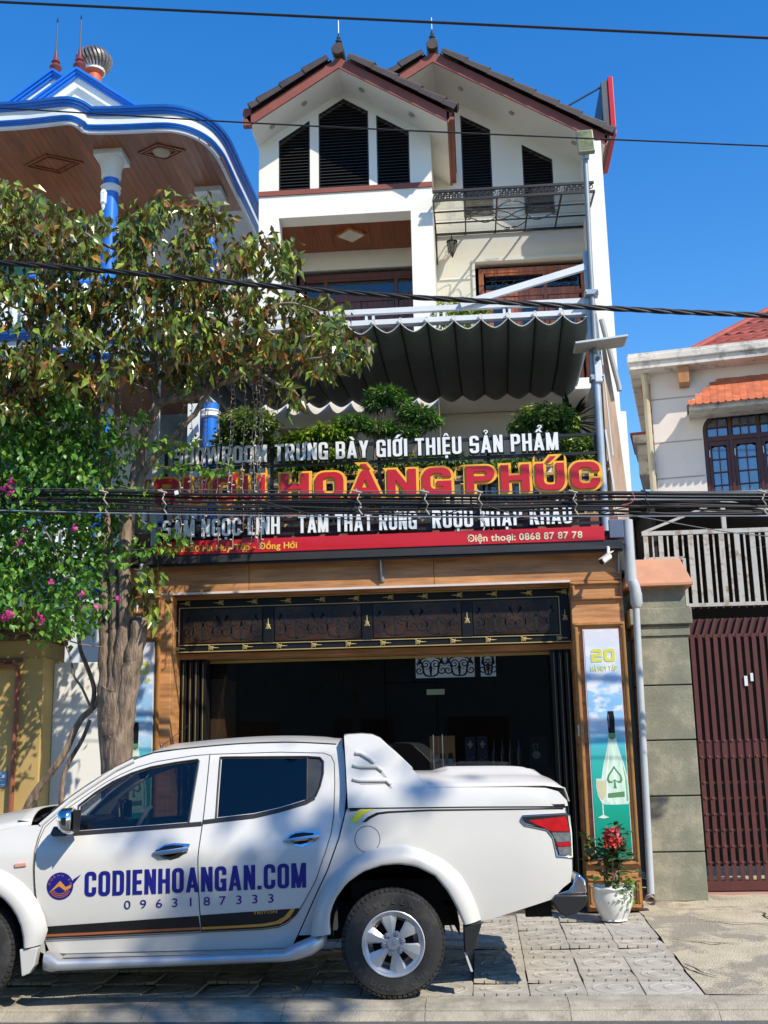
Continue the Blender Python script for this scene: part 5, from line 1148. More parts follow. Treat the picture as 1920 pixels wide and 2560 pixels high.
mb = MB().bar((2.0, 13.13, 4.20), (2.95, 13.13, 4.55), .03, .03).bar((2.95, 13.13, 4.55), (4.6, 13.13, 4.18), .03, .03).bar((2.95, 13.12, 4.19), (2.95, 13.12, 4.56), .05, .05).bar((2.3, 13.14, 4.50), (4.6, 13.14, 4.22), .015, .015); mb.build('truss', m_chip, cp)
tag(MB().box(2.36, 9, 12.86, 13.4, .10, .185).build('gate_step', M('pink_step', (.42, .22, .17), rough=.8)), kind='structure')
# ================================================================ drain pipe between shop and pillar
dp = thing('drain_pipe', 'grey plastic drain pipe running down between the shop and green pillar', 'pipe', (1.67, 11.93, .2))
m_pvc = M('grey_pvc', (.43, .455, .47), rough=.45, var=.06)
MB().tube([(1.675, 11.93, 4.12), (1.672, 11.93, 3.62)], .056, 16).build('upper_pipe', m_pvc, dp, smooth=True)
MB().tube([(1.672, 11.93, 3.66), (1.672, 11.93, 3.45)], .062, 16).tube(smoothpath([(1.672, 11.93, 3.47), (1.70, 11.93, 3.40), (1.712, 11.93, 3.32)], 4), .060, 16).build('elbow', m_pvc, dp, smooth=True)
MB().tube([(1.712, 11.93, 3.33), (1.712, 11.93, 3.22), (1.710, 11.93, 3.18)], [.064, .064, .045], 16).build('reducer', m_pvc, dp, smooth=True)
MB().tube([(1.705, 11.93, 3.20), (1.66, 11.95, .30)], .036, 12).build('lower_pipe', m_pvc, dp, smooth=True)
MB().tube([(1.655, 12.05, .24), (1.655, 11.92, .23)], .045, 14, cap=False).build('outlet', m_pvc, dp, smooth=True)
# ================================================================ yellow gate pillar, white wall on the left
yp = thing('yellow_pillar', 'mustard yellow gate pillar with brown moulded cap at the left edge', 'gate pillar', (-5.0, 11.8, .1))
m_must = M('mustard_render', (.47, .325, .115), rough=.85, var=.14, scale=1.8, bump=.08, bscale=40, dirt=(.30, .21, .09), dirt_amt=.5)
m_brown2 = M('brown_moulding', (.16, .065, .04), rough=.6)
MB().box(-5.9, -4.565, 11.6, 12.3, .1, 2.80).build('shaft', m_must, yp, bevel=.01); MB().box(-5.9, -4.60, 11.62, 12.3, 2.801, 2.985).build('neck', m_must, yp)
for k in range(3): MB().box(-5.9, -4.56+.03*k, 11.58-.03*k, 12.3, 2.986+.055*k, 3.038+.055*k).build('moulding', m_brown2, yp, bevel=.01)
MB().box(-5.9, -4.60, 11.6, 12.3, 3.152, 3.35).build('top_block', m_must, yp)
MB().box(-5.9, -4.79, 11.575, 11.599, 2.755, 2.80).build('trim', m_brown2, yp)
tag(MB().tube([(-5.2, 11.55, 2.72), (-4.90, 11.55, 2.72), (-4.83, 11.55, 2.70), (-4.82, 11.55, 2.60), (-4.83, 11.55, .2)], .028, 10).build('brown_pipe', M('terracotta_pipe', (.25, .085, .045), rough=.5), smooth=True), 'reddish brown pipe running down the yellow pillar', 'pipe')
pl_ = thing('number_plate', 'small blue house number plate on the yellow pillar', 'house number', (-4.95, 11.59, 1.48))
MB().box(-5.10, -4.90, 11.585, 11.598, 1.47, 1.625).build('plate', M('plate_blue', (.20, .36, .56), rough=.35), pl_, bevel=.004)
sign_letters('2', (-4.985, 11.584, 1.53), (-4.93, 11.584, 1.53), .07, .003, m_wletter, pl_, w=.6, t=.17, b=.16, r=.2)
MB().box(-5.085, -4.915, 11.581, 11.584, 1.49, 1.50).build('plate_line', m_wletter, pl_)
lw = thing('garden_wall', 'low white rendered wall between the yellow pillar and the tree', 'wall', (-4.2, 12, .1))
MB().box(-4.563, -3.872, 11.9, 12.1, .1, 2.76).build('render', m_white, lw, bevel=.01)
# ================================================================ opposite side of the street (behind the camera, for shade and reflections)
oh = thing('opposite_house', 'plain two storey house across the street', 'house', (0, -9, 0))
m_opp = M('opposite_render', (.20, .18, .15), rough=.9, var=.1)
MB().box(-16, 16, -14, -8.5, -.1, 7.2).build('wall', m_opp, oh); MB().box(-16.3, 16.3, -14.2, -7.6, 7.2, 7.4).build('eave', m_gutter, oh)
for i in range(9): MB().box(-14.5+3.4*i, -12.7+3.4*i, -8.52, -8.46, .2, 2.8).build('shutter', m_dkdoor, oh)
# ================================================================ pickup truck (local axes: x to its tail, y across, z up; rear axle at x = 0)
m_paint = M('white_car_paint', (.61, .60, .56), rough=.28, var=.03, scale=2, coat=.6, bump=.004, bscale=300, dirt=(.55, .50, .42), dirt_scale=1.7, dirt_amt=.12)
m_flare = M('flare_paint', (.52, .515, .485), rough=.36, var=.04, coat=.25)
m_seamd = M('door_gap', (.05, .05, .05), rough=.9)
m_chrome = M('chrome', (.60, .60, .60), rough=.09, metal=1, var=.05)
m_silver = M('brushed_silver', (.50, .51, .52), rough=.42, metal=.6, var=.08)
m_alloy = M('alloy_rim', (.52, .53, .54), rough=.32, metal=.35, var=.06, scale=12, coat=.2)
m_tyre = M('tyre_rubber', (.022, .022, .022), rough=.82, var=.3, scale=9, bump=.15, bscale=120, dirt=(.09, .085, .075), dirt_scale=6, dirt_amt=.6)
m_blkpl = M('black_plastic', (.016, .016, .017), rough=.45, var=.2)
m_under = M('underbody', (.012, .012, .012), rough=.9, var=.3)
m_tint = GLASS('tinted_glass', (.30, .33, .35), .03)
m_tint_d = GLASS('privacy_glass', (.012, .014, .018), .035)
m_seat = M('seat_fabric', (.05, .05, .055), rough=.9, var=.2)
m_ltgrey = M('light_grey_plastic', (.33, .33, .32), rough=.6)
m_navy = M('navy_vinyl', (.006, .010, .19), rough=.42, var=.08)
m_stripe = M('black_vinyl', (.008, .008, .009), rough=.4, var=.1)
m_orange = M('orange_vinyl', (.62, .20, .035), rough=.4, tint=(.66, .36, .06), scale=1.4, var=.1)
m_copper = M('copper_vinyl', (.36, .115, .04), rough=.4)
m_yellow = M('yellow_vinyl', (.80, .75, .04), rough=.45)
m_redlens = M('red_lens', (.42, .012, .016), rough=.08, coat=.6, var=.25, scale=14)
m_clearlens = M('clear_lens', (.50, .50, .50), rough=.12, metal=.75, var=.35, scale=26)
m_amber = M('amber_marker', (.62, .33, .24), rough=.15, coat=.5)
WID = 1.78
wz = hermite([0, .34, .45, .6, .9, 1.05, 1.15, 1.3, 1.5, 1.7, 1.86], [.17, .15, .125, .09, .062, .075, .115, .165, .235, .305, .37])
wb = hermite([.3, .5, .7, .9, 1.05, 1.16, 1.3, 1.45], [.12, .085, .065, .058, .068, .082, .098, .12])
def plan(x): return .035*max(0, (x-.95)/.4)**2 + .16*max(0, (-2.75-x)/1.2)**2
def scab(x, z): return wz(z)+plan(x)
def sbed(x, z):
    t = max(0, min(1, (x+.62)/.42)); t = t*t*(3-2*t)
    return (wz(z)+.014)*(1-t)+wb(z)*t+plan(x)
truck = thing('pickup_truck', 'white double cab pickup truck with blue website lettering parked on the pavement', 'pickup truck', (-.67, 8.5, .012), local=True, rot=(0, 0, R(5.8)))
def panel(name, outline, surf, mat, parent, holes=(), grid=.07, out=0.0, flange=.02, both=True, nm2=None):
    vs, fs = tri2d(outline, holes, grid); res = []
    cnt = {}
    for f in fs:
        for i in range(len(f)):
            e = (f[i], f[(i+1) % len(f)]); k = (min(e), max(e)); cnt[k] = cnt.get(k, 0)+1
    for side in ((0, 1) if both else (0,)):
        mb = MB(); n = len(vs)
        P = [(x, surf(x, z)-out, z) for x, z in vs]; Q = [(x, y+flange, z) for x, y, z in P]
        F = list(fs)
        if flange: F += [(a, b, b+n, a+n) for (a, b), c in cnt.items() if c == 1]
        if side: P = [(x, WID-y, z) for x, y, z in P]; Q = [(x, WID-y, z) for x, y, z in Q]
        mb.add(P+(Q if flange else []), F)
        res.append(mb.build(name, mat, parent, smooth=True, angle=50))
    return res
def shrink(P, d):
    n = len(P); out = []; A = sum(P[i][0]*P[(i+1) % n][1]-P[(i+1) % n][0]*P[i][1] for i in range(n)); sg = 1 if A > 0 else -1
    for i in range(n):
        a, b, c = Vector(P[i-1]), Vector(P[i]), Vector(P[(i+1) % n])
        e1, e2 = (b-a).normalized(), (c-b).normalized()
        n1, n2 = Vector((-e1.y, e1.x))*sg, Vector((-e2.y, e2.x))*sg; m = (n1+n2)
        m = m/max(.4, m.length_squared)*2 if m.length > .1 else n1
        out.append(tuple(b+m*d))
    return out
def sidetube(name, P, surf, r, mat, parent, closed=True, out=0, both=False):
    pts = resample(P, .05, closed)
    if closed: pts.append(pts[0])
    for side in ((0, 1) if both else (0,)):
        MB().tube([(x, (WID-surf(x, z)+out) if side else surf(x, z)-out, z) for x, z in pts], r, 6, cap=False).build(name, mat, parent, smooth=True)
FD = [(-2.516,.439),(-2.549,.516),(-2.581,.704),(-2.598,.836),(-2.604,.94),(-2.603,1.048),(-2.591,1.142),(-2.562,1.225),(-2.487,1.298),(-2.393,1.368),(-2.272,1.455),(-2.149,1.537),(-2.041,1.594),(-1.923,1.645),(-1.773,1.685),(-1.584,1.711),(-1.508,1.722),(-1.371,1.73),(-1.379,1.519),(-1.39,1.293),(-1.398,1.204),(-1.41,1.07),(-1.416,.985),(-1.411,.809),(-1.401,.633),(-1.388,.461)]
FW = [(-2.329,1.182),(-2.332,1.371),(-2.216,1.463),(-2.093,1.540),(-1.957,1.600),(-1.817,1.641),(-1.629,1.672),(-1.462,1.691),(-1.450,1.680),(-1.473,1.475),(-1.499,1.226)]
RD = [(-1.388,.461),(-1.401,.633),(-1.411,.809),(-1.416,.985),(-1.41,1.07),(-1.398,1.204),(-1.39,1.293),(-1.379,1.519),(-1.371,1.73),(-.834,1.736),(-.496,1.722),(-.438,1.699),(-.414,1.647),(-.41,1.499),(-.418,1.272),(-.439,1.14),(-.485,.993),(-.499,.964),(-.551,.816),(-.635,.668),(-.691,.58),(-.766,.51),(-.83,.484),(-.949,.472)]
RW = [(-1.299,1.254),(-1.296,1.471),(-1.29,1.705),(-.626,1.696),(-.525,1.687),(-.498,1.658),(-.5,1.565),(-.524,1.473),(-.557,1.401),(-.622,1.371),(-.824,1.317),(-1.01,1.28)]
CAB = [(-2.49,.335),(-2.525,.42),(-2.56,.516),(-2.592,.704),(-2.612,.94),(-2.611,1.06),(-2.60,1.15),(-2.575,1.25),(-2.40,1.415),(-2.27,1.505),(-2.08,1.632),(-1.97,1.69),(-1.83,1.742),(-1.587,1.772),(-1.30,1.795),(-1.13,1.803),(-.74,1.805),(-.55,1.797),(-.352,1.78),(-.336,1.683),(-.324,1.433),(-.340,1.279),(-.383,1.113),(-.472,.88),(-.553,.719),(-.694,.422),(-.74,.335)]
cab = panel('cab', CAB, lambda x, z: scab(x, z)+.014, m_paint, truck, holes=[shrink(FW, .012), shrink(RW, .012)], flange=.05)[0]
fdoors = panel('door', shrink(FD, .004), scab, m_paint, truck, holes=[FW], flange=.016)
rdoors = panel('door', shrink(RD, .004), scab, m_paint, truck, holes=[RW], flange=.016)
for d, P in ((fdoors[0], FD), (rdoors[0], RD)): sidetube('door_seal', P, lambda x, z: scab(x, z)+.008, .0028, m_seamd, d)
fw = panel('window', shrink(FW, .004), lambda x, z: scab(x, z)+.016, m_tint, truck, flange=0)
RWg = [(-1.299,1.254),(-1.296,1.471),(-1.29,1.705),(-.622,1.696),(-.622,1.371),(-.824,1.317),(-1.01,1.28)]
RWq = [(-.622,1.371),(-.622,1.696),(-.525,1.687),(-.498,1.658),(-.5,1.565),(-.524,1.473),(-.557,1.401)]
rw = panel('window', shrink(RWg, .002), lambda x, z: scab(x, z)+.016, m_tint_d, truck, flange=0)
panel('quarter_panel', shrink(RWq, .001), lambda x, z: scab(x, z)+.010, M('quarter_black', (.03, .03, .032), rough=.4), truck, flange=.01)
for w_, P in ((fw[0], FW), (rw[0], RW)): sidetube('window_trim', P, lambda x, z: scab(x, z)+.004, .0085, m_blkpl, w_)
MB().tube([(-.622, scab(0, 1.37)-.001, 1.375), (-.622, scab(0, 1.696)+.004, 1.694)], .006, 6).build('divider', m_blkpl, rw[0])
# belt mouldings under both windows
for d, P in ((fw[0], [(-2.34,1.178),(-1.9,1.199),(-1.495,1.222),(-1.40,1.227)]), (rw[0], [(-1.392,1.238),(-1.299,1.247),(-1.01,1.273),(-.824,1.310),(-.622,1.364),(-.56,1.396)])):
    mb = MB(); pts = resample(P, .05, False)
    mb.grid([[(x, scab(x, z+dz)-.004-o, z+dz) for x, z in pts] for dz, o in ((-.018, -.004), (-.014, .004), (.010, .004), (.014, -.004))])
    mb.build('belt_moulding', m_blkpl, d, smooth=True)
# roof, windscreen, hood, rear glass
SE = hermite([-1.97, -1.83, -1.587, -1.13, -.74, -.352], [1.69, 1.742, 1.772, 1.803, 1.805, 1.78])
rows = []
for i in range(25):
    x = -1.97+(1.97-.352)*i/24; z0 = SE(x); y0 = scab(x, z0)+.012; crown = .058*min(1, (x+1.97)/.35+.25)
    rows.append([(x, y0+(WID-2*y0)*t/20, z0+crown*(1-abs(2*t/20-1)**2.6)+(.006*max(0, math.cos((t/20-.5)*30))**2 if 2 < t < 18 and 3 < i < 23 else 0)) for t in range(21)])
rf = MB().grid(rows).build('roof', m_paint, truck, smooth=True, angle=60)
MB().tube([(-1.90+.1*i, scab(0, SE(-1.90+.1*i))+.016, SE(-1.90+.1*i)+.004) for i in range(16)], .006, 6).build('roof_seam', m_blkpl, rf, smooth=True)
MB().tube([(-1.78, .52, 1.80), (-1.55, .52, 1.975)], .0025, 6).lathe([(.012, 0), (.009, .02), (.003, .03)], (-1.78, .52, 1.79), n=8).build('antenna', m_blkpl, truck, smooth=True)
rows = []
for i in range(9):
    t = i/8; x = -2.63+(.66)*t; z = 1.262+.428*t+.03*math.sin(PI*t); y0 = .20+.09*t
    rows.append([(x-.10*(1-abs(2*k/12-1)**2)*(1-.3*t), y0+(WID-2*y0)*k/12, z+.04*(1-abs(2*k/12-1)**2)*t) for k in range(13)])
MB().grid(rows).build('windscreen', m_tint, truck, smooth=True)
for s in (0, 1):
    MB().tube([(x, (WID-scab(x, z)-.006) if s else scab(x, z)+.006, z+.004) for x, z in resample([(-2.60,1.235),(-2.40,1.412),(-2.27,1.502),(-2.08,1.629),(-1.95,1.692)], .06, False)], .016, 8).build('windscreen_pillar', m_paint, truck, smooth=True)
MB().grid([[(-2.66-.09*(1-abs(2*k/12-1)**2)+dx, .2+(WID-.4)*k/12, z) for k in range(13)] for dx, z in ((.02, 1.262), (-.05, 1.268), (-.12, 1.275))]).tube([(-2.66, .4, 1.285), (-2.60, .75, 1.34), (-2.57, 1.1, 1.36)], .012, 6).build('cowl', m_blkpl, truck, smooth=True)
HT = hermite([-3.98, -3.8, -3.4, -3.0, -2.72, -2.62], [1.02, 1.10, 1.22, 1.30, 1.345, 1.352])
HS = hermite([-3.98, -3.8, -3.4, -3.0, -2.75, -2.60], [.98, 1.04, 1.125, 1.19, 1.236, 1.25])
rows = []
for i in range(15):
    x = -3.95+1.28*i/14; y0 = scab(x, HS(x))+.01
    rows.append([(x-.06*(1-abs(2*k/14-1)**2), y0+(WID-2*y0)*k/14, HS(x)+(HT(x)-HS(x))*(1-abs(2*k/14-1)**3)) for k in range(15)])
MB().grid(rows).build('bonnet', m_paint, truck, smooth=True, solid=.012)
FEN = [(-2.53,.335),(-2.535,.42),(-2.568,.516),(-2.60,.704),(-2.62,.94),(-2.619,1.06),(-2.608,1.15),(-2.58,1.243),(-2.75,1.235),(-3.0,1.188),(-3.4,1.122),(-3.8,1.03),(-3.86,.98),(-3.88,.62),(-3.62,.55),(-3.56,.62)]
ca = (-3.08, .40); FEN += [(ca[0]+.452*math.cos(t), ca[1]+.452*math.sin(t)) for t in [R(155-13*i) for i in range(13)]]
fen = panel('front_fender', FEN, scab, m_paint, truck, flange=.05)[0]
mb = MB(); mb.obox((-2.705, scab(-2.7, .967)-.004, .967), (.043, 0, .004), (0, .008, 0), (-.001, 0, .014)); mb.build('side_marker', m_amber, fen, bevel=.006)
# bed side, tailgate, floor pans
ra = [(-.447,.451),(-.455,.52),(-.446,.596),(-.409,.690),(-.326,.795),(-.206,.872),(-.068,.912),(.051,.919),(.178,.900),(.313,.833),(.401,.726),(.470,.603),(.515,.49)]
BED = [(-.684,.422),(-.543,.719),(-.462,.88),(-.373,1.113),(-.330,1.279),(-.318,1.31),(.078,1.306),(.619,1.302),(1.318,1.288),(1.331,1.236),(1.343,1.102),(1.338,.839),(1.322,.757),(1.263,.718),(1.175,.638),(.762,.523),(.60,.485)]+ra[::-1]+[(-.45,.422)]
bed = panel('bed_side', BED, sbed, m_paint, truck, flange=.05, grid=.06)[0]
TL = [(.974,1.205),(.986,1.232),(1.322,1.240),(1.339,1.226),(1.345,1.102),(1.340,.931),(1.23,.945),(1.209,1.079),(1.168,1.132),(1.004,1.171)]
sidetube('fuel_cap_seam', [(-.17+.093*math.cos(t), 1.093+.093*math.sin(t)) for t in [2*PI*i/28 for i in range(28)]], sbed, .0028, M('seam_grey', (.12, .12, .12), rough=.8), bed)
MB().grid([[(1.335+(.012 if 3 < j < 9 else 0), .10+(WID-.2)*k/10, .60+.70*j/10) for k in range(11)] for j in range(11)]).build('tailgate', m_paint, truck, smooth=True)
for s in (0, 1):
    def sd(x, z, o): 
        y = sbed(x, z)-o; return WID-y if s else y
    tl = None
    def lens(name, P, out, mat, par):
        vs, fs = tri2d(P, (), .05); return MB().add([(x, sd(x, z, out), z) for x, z in vs], fs).build(name, mat, par, smooth=True)
    tl = lens('tail_light', TL, .006, m_chrome, truck)
    lens('red_lens', [(1.03,1.200),(1.315,1.222),(1.327,1.155),(1.335,1.115),(1.20,1.118),(1.10,1.163)], .012, m_redlens, tl)
    lens('clear_lens', [(1.20,1.110),(1.336,1.106),(1.337,1.043),(1.228,1.040)], .012, m_clearlens, tl)
    lens('red_lens', [(1.228,1.036),(1.337,1.038),(1.336,1.010),(1.234,1.008)], .013, m_redlens, tl)
    lens('clear_lens', [(1.236,1.004),(1.335,1.006),(1.332,.942),(1.246,.952)], .012, m_clearlens, tl)
    mb = MB(); mb.tube([(x, sd(x, z, .008), z) for x, z in TL+[TL[0]]], .0075, 6, cap=False); mb.build('lens_rim', m_chrome, tl, smooth=True)
# arches
def flare(name, inner, outer, cx):
    A = resamp_n(inner, 34); B = resamp_n(outer, 34)
    for s in (0, 1):
        rows = []
        for t, o in ((0, .10), (0, -.020), (.12, -.030), (.35, -.028), (.6, -.012), (.82, .022), (.97, .050), (1, .075)):
            rows.append([((a[0]+(b[0]-a[0])*t), (WID-o if s else o), a[1]+(b[1]-a[1])*t) for a, b in zip(A, B)])
        MB().grid(rows).build(name, m_flare if cx > -9 else m_flare, truck, smooth=True, angle=70)
RO = [(-.593,.424),(-.578,.552),(-.541,.681),(-.486,.784),(-.402,.878),(-.31,.946),(-.218,.995),(-.10,1.032),(0,1.05),(.10,1.048),(.226,1.016),(.362,.955),(.44,.90),(.52,.82),(.585,.705),(.627,.594),(.650,.515)]
flare('wheel_arch_flare', [(-.447,.45)]+ra[1:-1]+[(.515,.49)], RO, 0)
FI = [(ca[0]+.447*math.cos(t), ca[1]+.447*math.sin(t)) for t in [R(160-i*10) for i in range(17)]]
FO = [(ca[0]+.60*math.cos(t), ca[1]+.005+.585*math.sin(t)) for t in [R(160-i*10) for i in range(16)]]+[(-2.52,.418)]
flare('wheel_arch_flare', FI[:-1]+[(-2.632,.404)], FO, 1)
for cx, cz in ((.03, .44), (-3.08, .40)):      # dark wheel wells
    for s in (0, 1):
        y0, y1 = (.09, .62) if not s else (WID-.62, WID-.09)
        mb = MB(); pr = [(cx+.465*math.cos(t), cz+.475*math.sin(t)) for t in [R(-5+i*10) for i in range(20)]]
        mb.grid([[(x, y, z) for x, z in pr] for y in (y0, y1)]); yi = y1 if not s else y0
        mb.add([(x, yi, z) for x, z in pr], [tuple(range(len(pr)))]); mb.build('wheel_well', m_under, truck)
for cx, ch, nm in (((.515, .65), ((.514,.484),(.650,.507),(.621,.421),(.590,.320),(.516,.296)), 'r'), ((-2.66, -2.53), ((-2.665,.395),(-2.535,.405),(-2.554,.281),(-2.588,.231),(-2.641,.211)), 'f')):
    for s in (0, 1):
        y = (WID+.0) if s else 0.0; d = -.10 if s else .10
        MB().prism([(x, y-(.012 if not s else -.012), z) for x, z in ch], (0, d, 0)).build('mud_flap', m_blkpl if nm == 'r' else m_flare, truck, bevel=.008)
for s in (0, 1):
    y0 = WID-.20 if s else .02
    MB().prism([(.512, y0, .30), (.526, y0, .30), (.572, y0, .165), (.556, y0, .165)], (0, .18, 0)).build('flap_skirt', m_flare, truck)
# bed lid with sport bar
LID = [(-.311,1.318),(-.322,1.58),(-.336,1.845),(-.20,1.85),(-.12,1.842),(-.06,1.815),(.0,1.757),(.06,1.705),(.112,1.655),(.204,1.564),(.313,1.452),(.60,1.446),(1.0,1.440),(1.18,1.430),(1.27,1.403),(1.33,1.335),(1.335,1.297),(.6,1.309),(.1,1.314)]
wl = hermite([1.29, 1.40, 1.45, 1.6, 1.85], [.085, .105, .135, .20, .275])
def slid(x, z): return wl(z)+plan(x)*.8
lid = panel('lid_side', LID, slid, m_paint, truck, flange=.05)[0]
VENTS = [[(-.25,1.712),(-.212,1.708),(-.135,1.662),(-.105,1.632),(-.145,1.640),(-.19,1.680)], [(-.268,1.622),(-.23,1.612),(-.09,1.606),(-.045,1.572),(-.012,1.530),(-.038,1.534),(-.085,1.588),(-.215,1.590)], [(-.272,1.520),(-.23,1.508),(-.02,1.502),(.015,1.472),(.026,1.444),(.004,1.448),(-.018,1.484),(-.21,1.482)]]
for V in VENTS:      # louvres: a raised lip over a flat grey patch coloured as recess shade
    vs, fs = tri2d(V, (), .03)
    MB().add([(x, slid(x, z)-.002, z) for x, z in vs], fs).build('vent', M('vent_grey', (.30, .30, .29), rough=.6) if 'vent_grey' not in bpy.data.materials else bpy.data.materials['vent_grey'], lid)
    up = V[:4]
    MB().tube([(x, slid(x, z)-.004, z+.006) for x, z in resample(up, .03, False)], .016, 8).build('vent_lip', m_paint, lid, smooth=True)
TP = [(-.336,1.845),(-.20,1.85),(-.12,1.842),(-.06,1.815),(.0,1.757),(.06,1.705),(.112,1.655),(.18,1.588)]
rows = []
for x, z in resample(TP, .04, False):
    y0 = slid(x, z); rows.append([(x, y0+(WID-2*y0)*k/16, z+.020*(1-abs(2*k/16-1)**4)) for k in range(17)])
MB().grid(rows).build('sport_bar', m_paint, truck, smooth=True, solid=.01)
MB().prism([(-.334, .30, 1.850), (-.16, .30, 1.853), (-.085, .30, 1.835), (-.042, .30, 1.775), (-.07, .30, 1.760), (-.14, .30, 1.805), (-.33, .30, 1.822)], (0, WID-.6, 0)).build('spoiler_cap', m_paint, truck, bevel=.012, smooth=True)
rows = []
LT = hermite([.18, .34, .9, 1.1, 1.22, 1.30, 1.345, 1.36], [1.565, 1.562, 1.556, 1.545, 1.515, 1.468, 1.375, 1.30])
for i in range(40):
    x = .18+1.175*i/39; zc = LT(x); row = []
    for k in range(33):
        u = abs(2*k/32-1); y0 = slid(x, 1.43)+.01; ze = min(zc, 1.448-.15*max(0, x-1.18)**1)
        z = ze+(zc-ze)*(1-u**4)
        if .36 < x < 1.2: z += .032*max(0, math.cos((k/32-.5)*2*PI*3.5))**3*min(1, (x-.36)/.12, (1.2-x)/.06)*(1 if u < .9 else 0)
        row.append((x, y0+(WID-2*y0)*k/32, z))
    rows.append(row)
lt = MB().grid(rows).build('lid_top', m_paint, truck, smooth=True, solid=.008)
MB().box(1.14, 1.20, .80, .98, 1.525, 1.56).build('lid_latch', m_chrome, lt, bevel=.01)
MB().box(-.30, 1.31, .10, WID-.10, 1.294, 1.312).build('lid_gasket', m_blkpl, truck)
# rear bumper, running boards, underbody
BC = [(1.20,.672),(1.30,.700),(1.335,.742),(1.355,.815),(1.388,.812),(1.425,.768),(1.432,.690),(1.425,.672)]
BB = [(1.165,.634),(1.20,.672),(1.425,.672),(1.436,.655),(1.41,.595),(1.34,.536),(1.26,.520),(1.21,.556)]
MB().prism([(x, .055, z) for x, z in BC], (0, WID-.11, 0)).build('rear_bumper', m_chrome, truck, bevel=.02, smooth=True)
MB().prism([(x, .03, z) for x, z in BB], (0, WID-.06, 0)).build('bumper_corner', m_blkpl, truck, bevel=.022, smooth=True)
MB().prism([(-3.90, .16, .45), (-4.02, .16, .55), (-4.02, .16, .95), (-3.86, .16, 1.0), (-3.8, .16, .45)], (0, WID-.32, 0)).build('front_bumper', m_paint, truck, bevel=.04, smooth=True)
MB().box(-4.035, -4.0, .45, WID-.45, .62, .98).build('grille', m_chrome, truck, bevel=.01)
for s in (0, 1):
    MB().obox((-3.92, (WID-.30) if s else .30, .98), (.07, 0, .02), (0, .17, 0), (-.01, 0, .07)).build('headlight', m_clearlens, truck, bevel=.02)
def loft(secs, n=14):
    rows = []
    for (x, yc, zc, ry, rz) in secs: rows.append([(x, yc+ry*math.copysign(abs(math.cos(t))**.6, math.cos(t)), zc+rz*math.copysign(abs(math.sin(t))**.6, math.sin(t))) for t in [2*PI*k/n for k in range(n+1)]])
    return rows
for s in (0, 1):
    f = (lambda y: WID-y) if s else (lambda y: y)
    secs = [(-2.50, .12, .305, .02, .03), (-2.49, .06, .305, .09, .062), (-2.44, .05, .298, .105, .064), (-2.38, .05, .283, .105, .040), (-1.6, .05, .290, .105, .036), (-.78, .05, .303, .105, .036), (-.70, .055, .325, .10, .055), (-.58, .065, .362, .095, .062), (-.50, .09, .392, .07, .046), (-.475, .12, .41, .03, .02)]
    rb = MB().grid([[(x, f(y), z) for x, y, z in r] for r in loft(secs)]).build('running_board', m_silver, truck, smooth=True, angle=60)
    MB().box(-2.36, -.80, min(f(.0), f(.10)), max(f(.0), f(.10)), .330, .336).build('tread_strip', m_ltgrey, rb)
    MB().prism([(-2.50, f(.165), .43), (-.69, f(.165), .43), (-.76, f(.19), .30), (-2.42, f(.19), .27)], (0, .03 if not s else -.03, 0)).build('sill', m_paint, truck, bevel=.01)
MB().box(-3.85, .40, .35, WID-.35, .36, .62).box(-2.5, -.5, .2, WID-.2, .34, .44).box(-.3, 1.3, .30, WID-.30, .62, .78).build('chassis', m_under, truck)
MB().box(1.0, 1.19, .22, .28, .50, .62).box(1.05, 1.30, .4, WID-.4, .53, .62).tube([(-.1, .6, .46), (.5, .6, .56), (1.0, .6, .60)], .03, 8).build('tow_frame', m_under, truck)
MB().tube([(0, .2, .365), (0, WID-.2, .365)], .06, 10).lathe([(.04, -.16), (.14, -.1), (.16, 0), (.14, .1), (.04, .16)], (0, WID/2, .365), 'y', 14).build('rear_axle', m_under, truck, smooth=True)
# cabin
MB().box(-2.55, -.40, .22, WID-.22, .44, .70).build('cabin_floor', m_seat, truck)
for yc in (.55, WID-.55):
    st = MB().box(-1.95, -1.45, yc-.25, yc+.25, .70, .92).build('seat', m_seat, truck, bevel=.05)
    MB().obox((-1.42, yc, 1.18), (.09, 0, .02), (0, .24, 0), (.06, 0, -.30)).build('seat_back', m_seat, st, bevel=.05)
    MB().box(-1.40, -1.28, yc-.13, yc+.13, 1.46, 1.62).build('headrest', m_seat, st, bevel=.04)
MB().box(-.95, -.45, .30, WID-.30, .70, .98).box(-.58, -.42, .30, WID-.30, .98, 1.50).build('rear_bench', m_seat, truck, bevel=.04)
MB().prism([(-2.62, .22, 1.0), (-2.66, .22, 1.24), (-2.40, .22, 1.25), (-2.15, .22, 1.18), (-2.10, .22, .85)], (0, WID-.44, 0)).build('dashboard', m_blkpl, truck, bevel=.03)
sw = MB(); cx_ = Vector((-1.93, .52, 1.17)); a_ = Vector((.42, 0, .9)).normalized(); b_ = Vector((0, 1, 0))
sw.tube([cx_+(a_*math.cos(t)+b_*math.sin(t))*.185 for t in [2*PI*i/20 for i in range(21)]], .017, 8, cap=False)
sw.tube([cx_-b_*.18, cx_+b_*.18], .02, 6).tube([cx_, cx_+Vector((-.25, 0, -.1))], .03, 8); sw.build('steering_wheel', m_ltgrey, truck, smooth=True)
MB().obox((-1.99, WID/2, 1.60), (.012, 0, .02), (0, .11, 0), (-.01, 0, .035)).tube([(-1.99, WID/2, 1.63), (-1.97, WID/2, 1.69)], .012, 6).build('rear_view_mirror', m_blkpl, truck, bevel=.008)
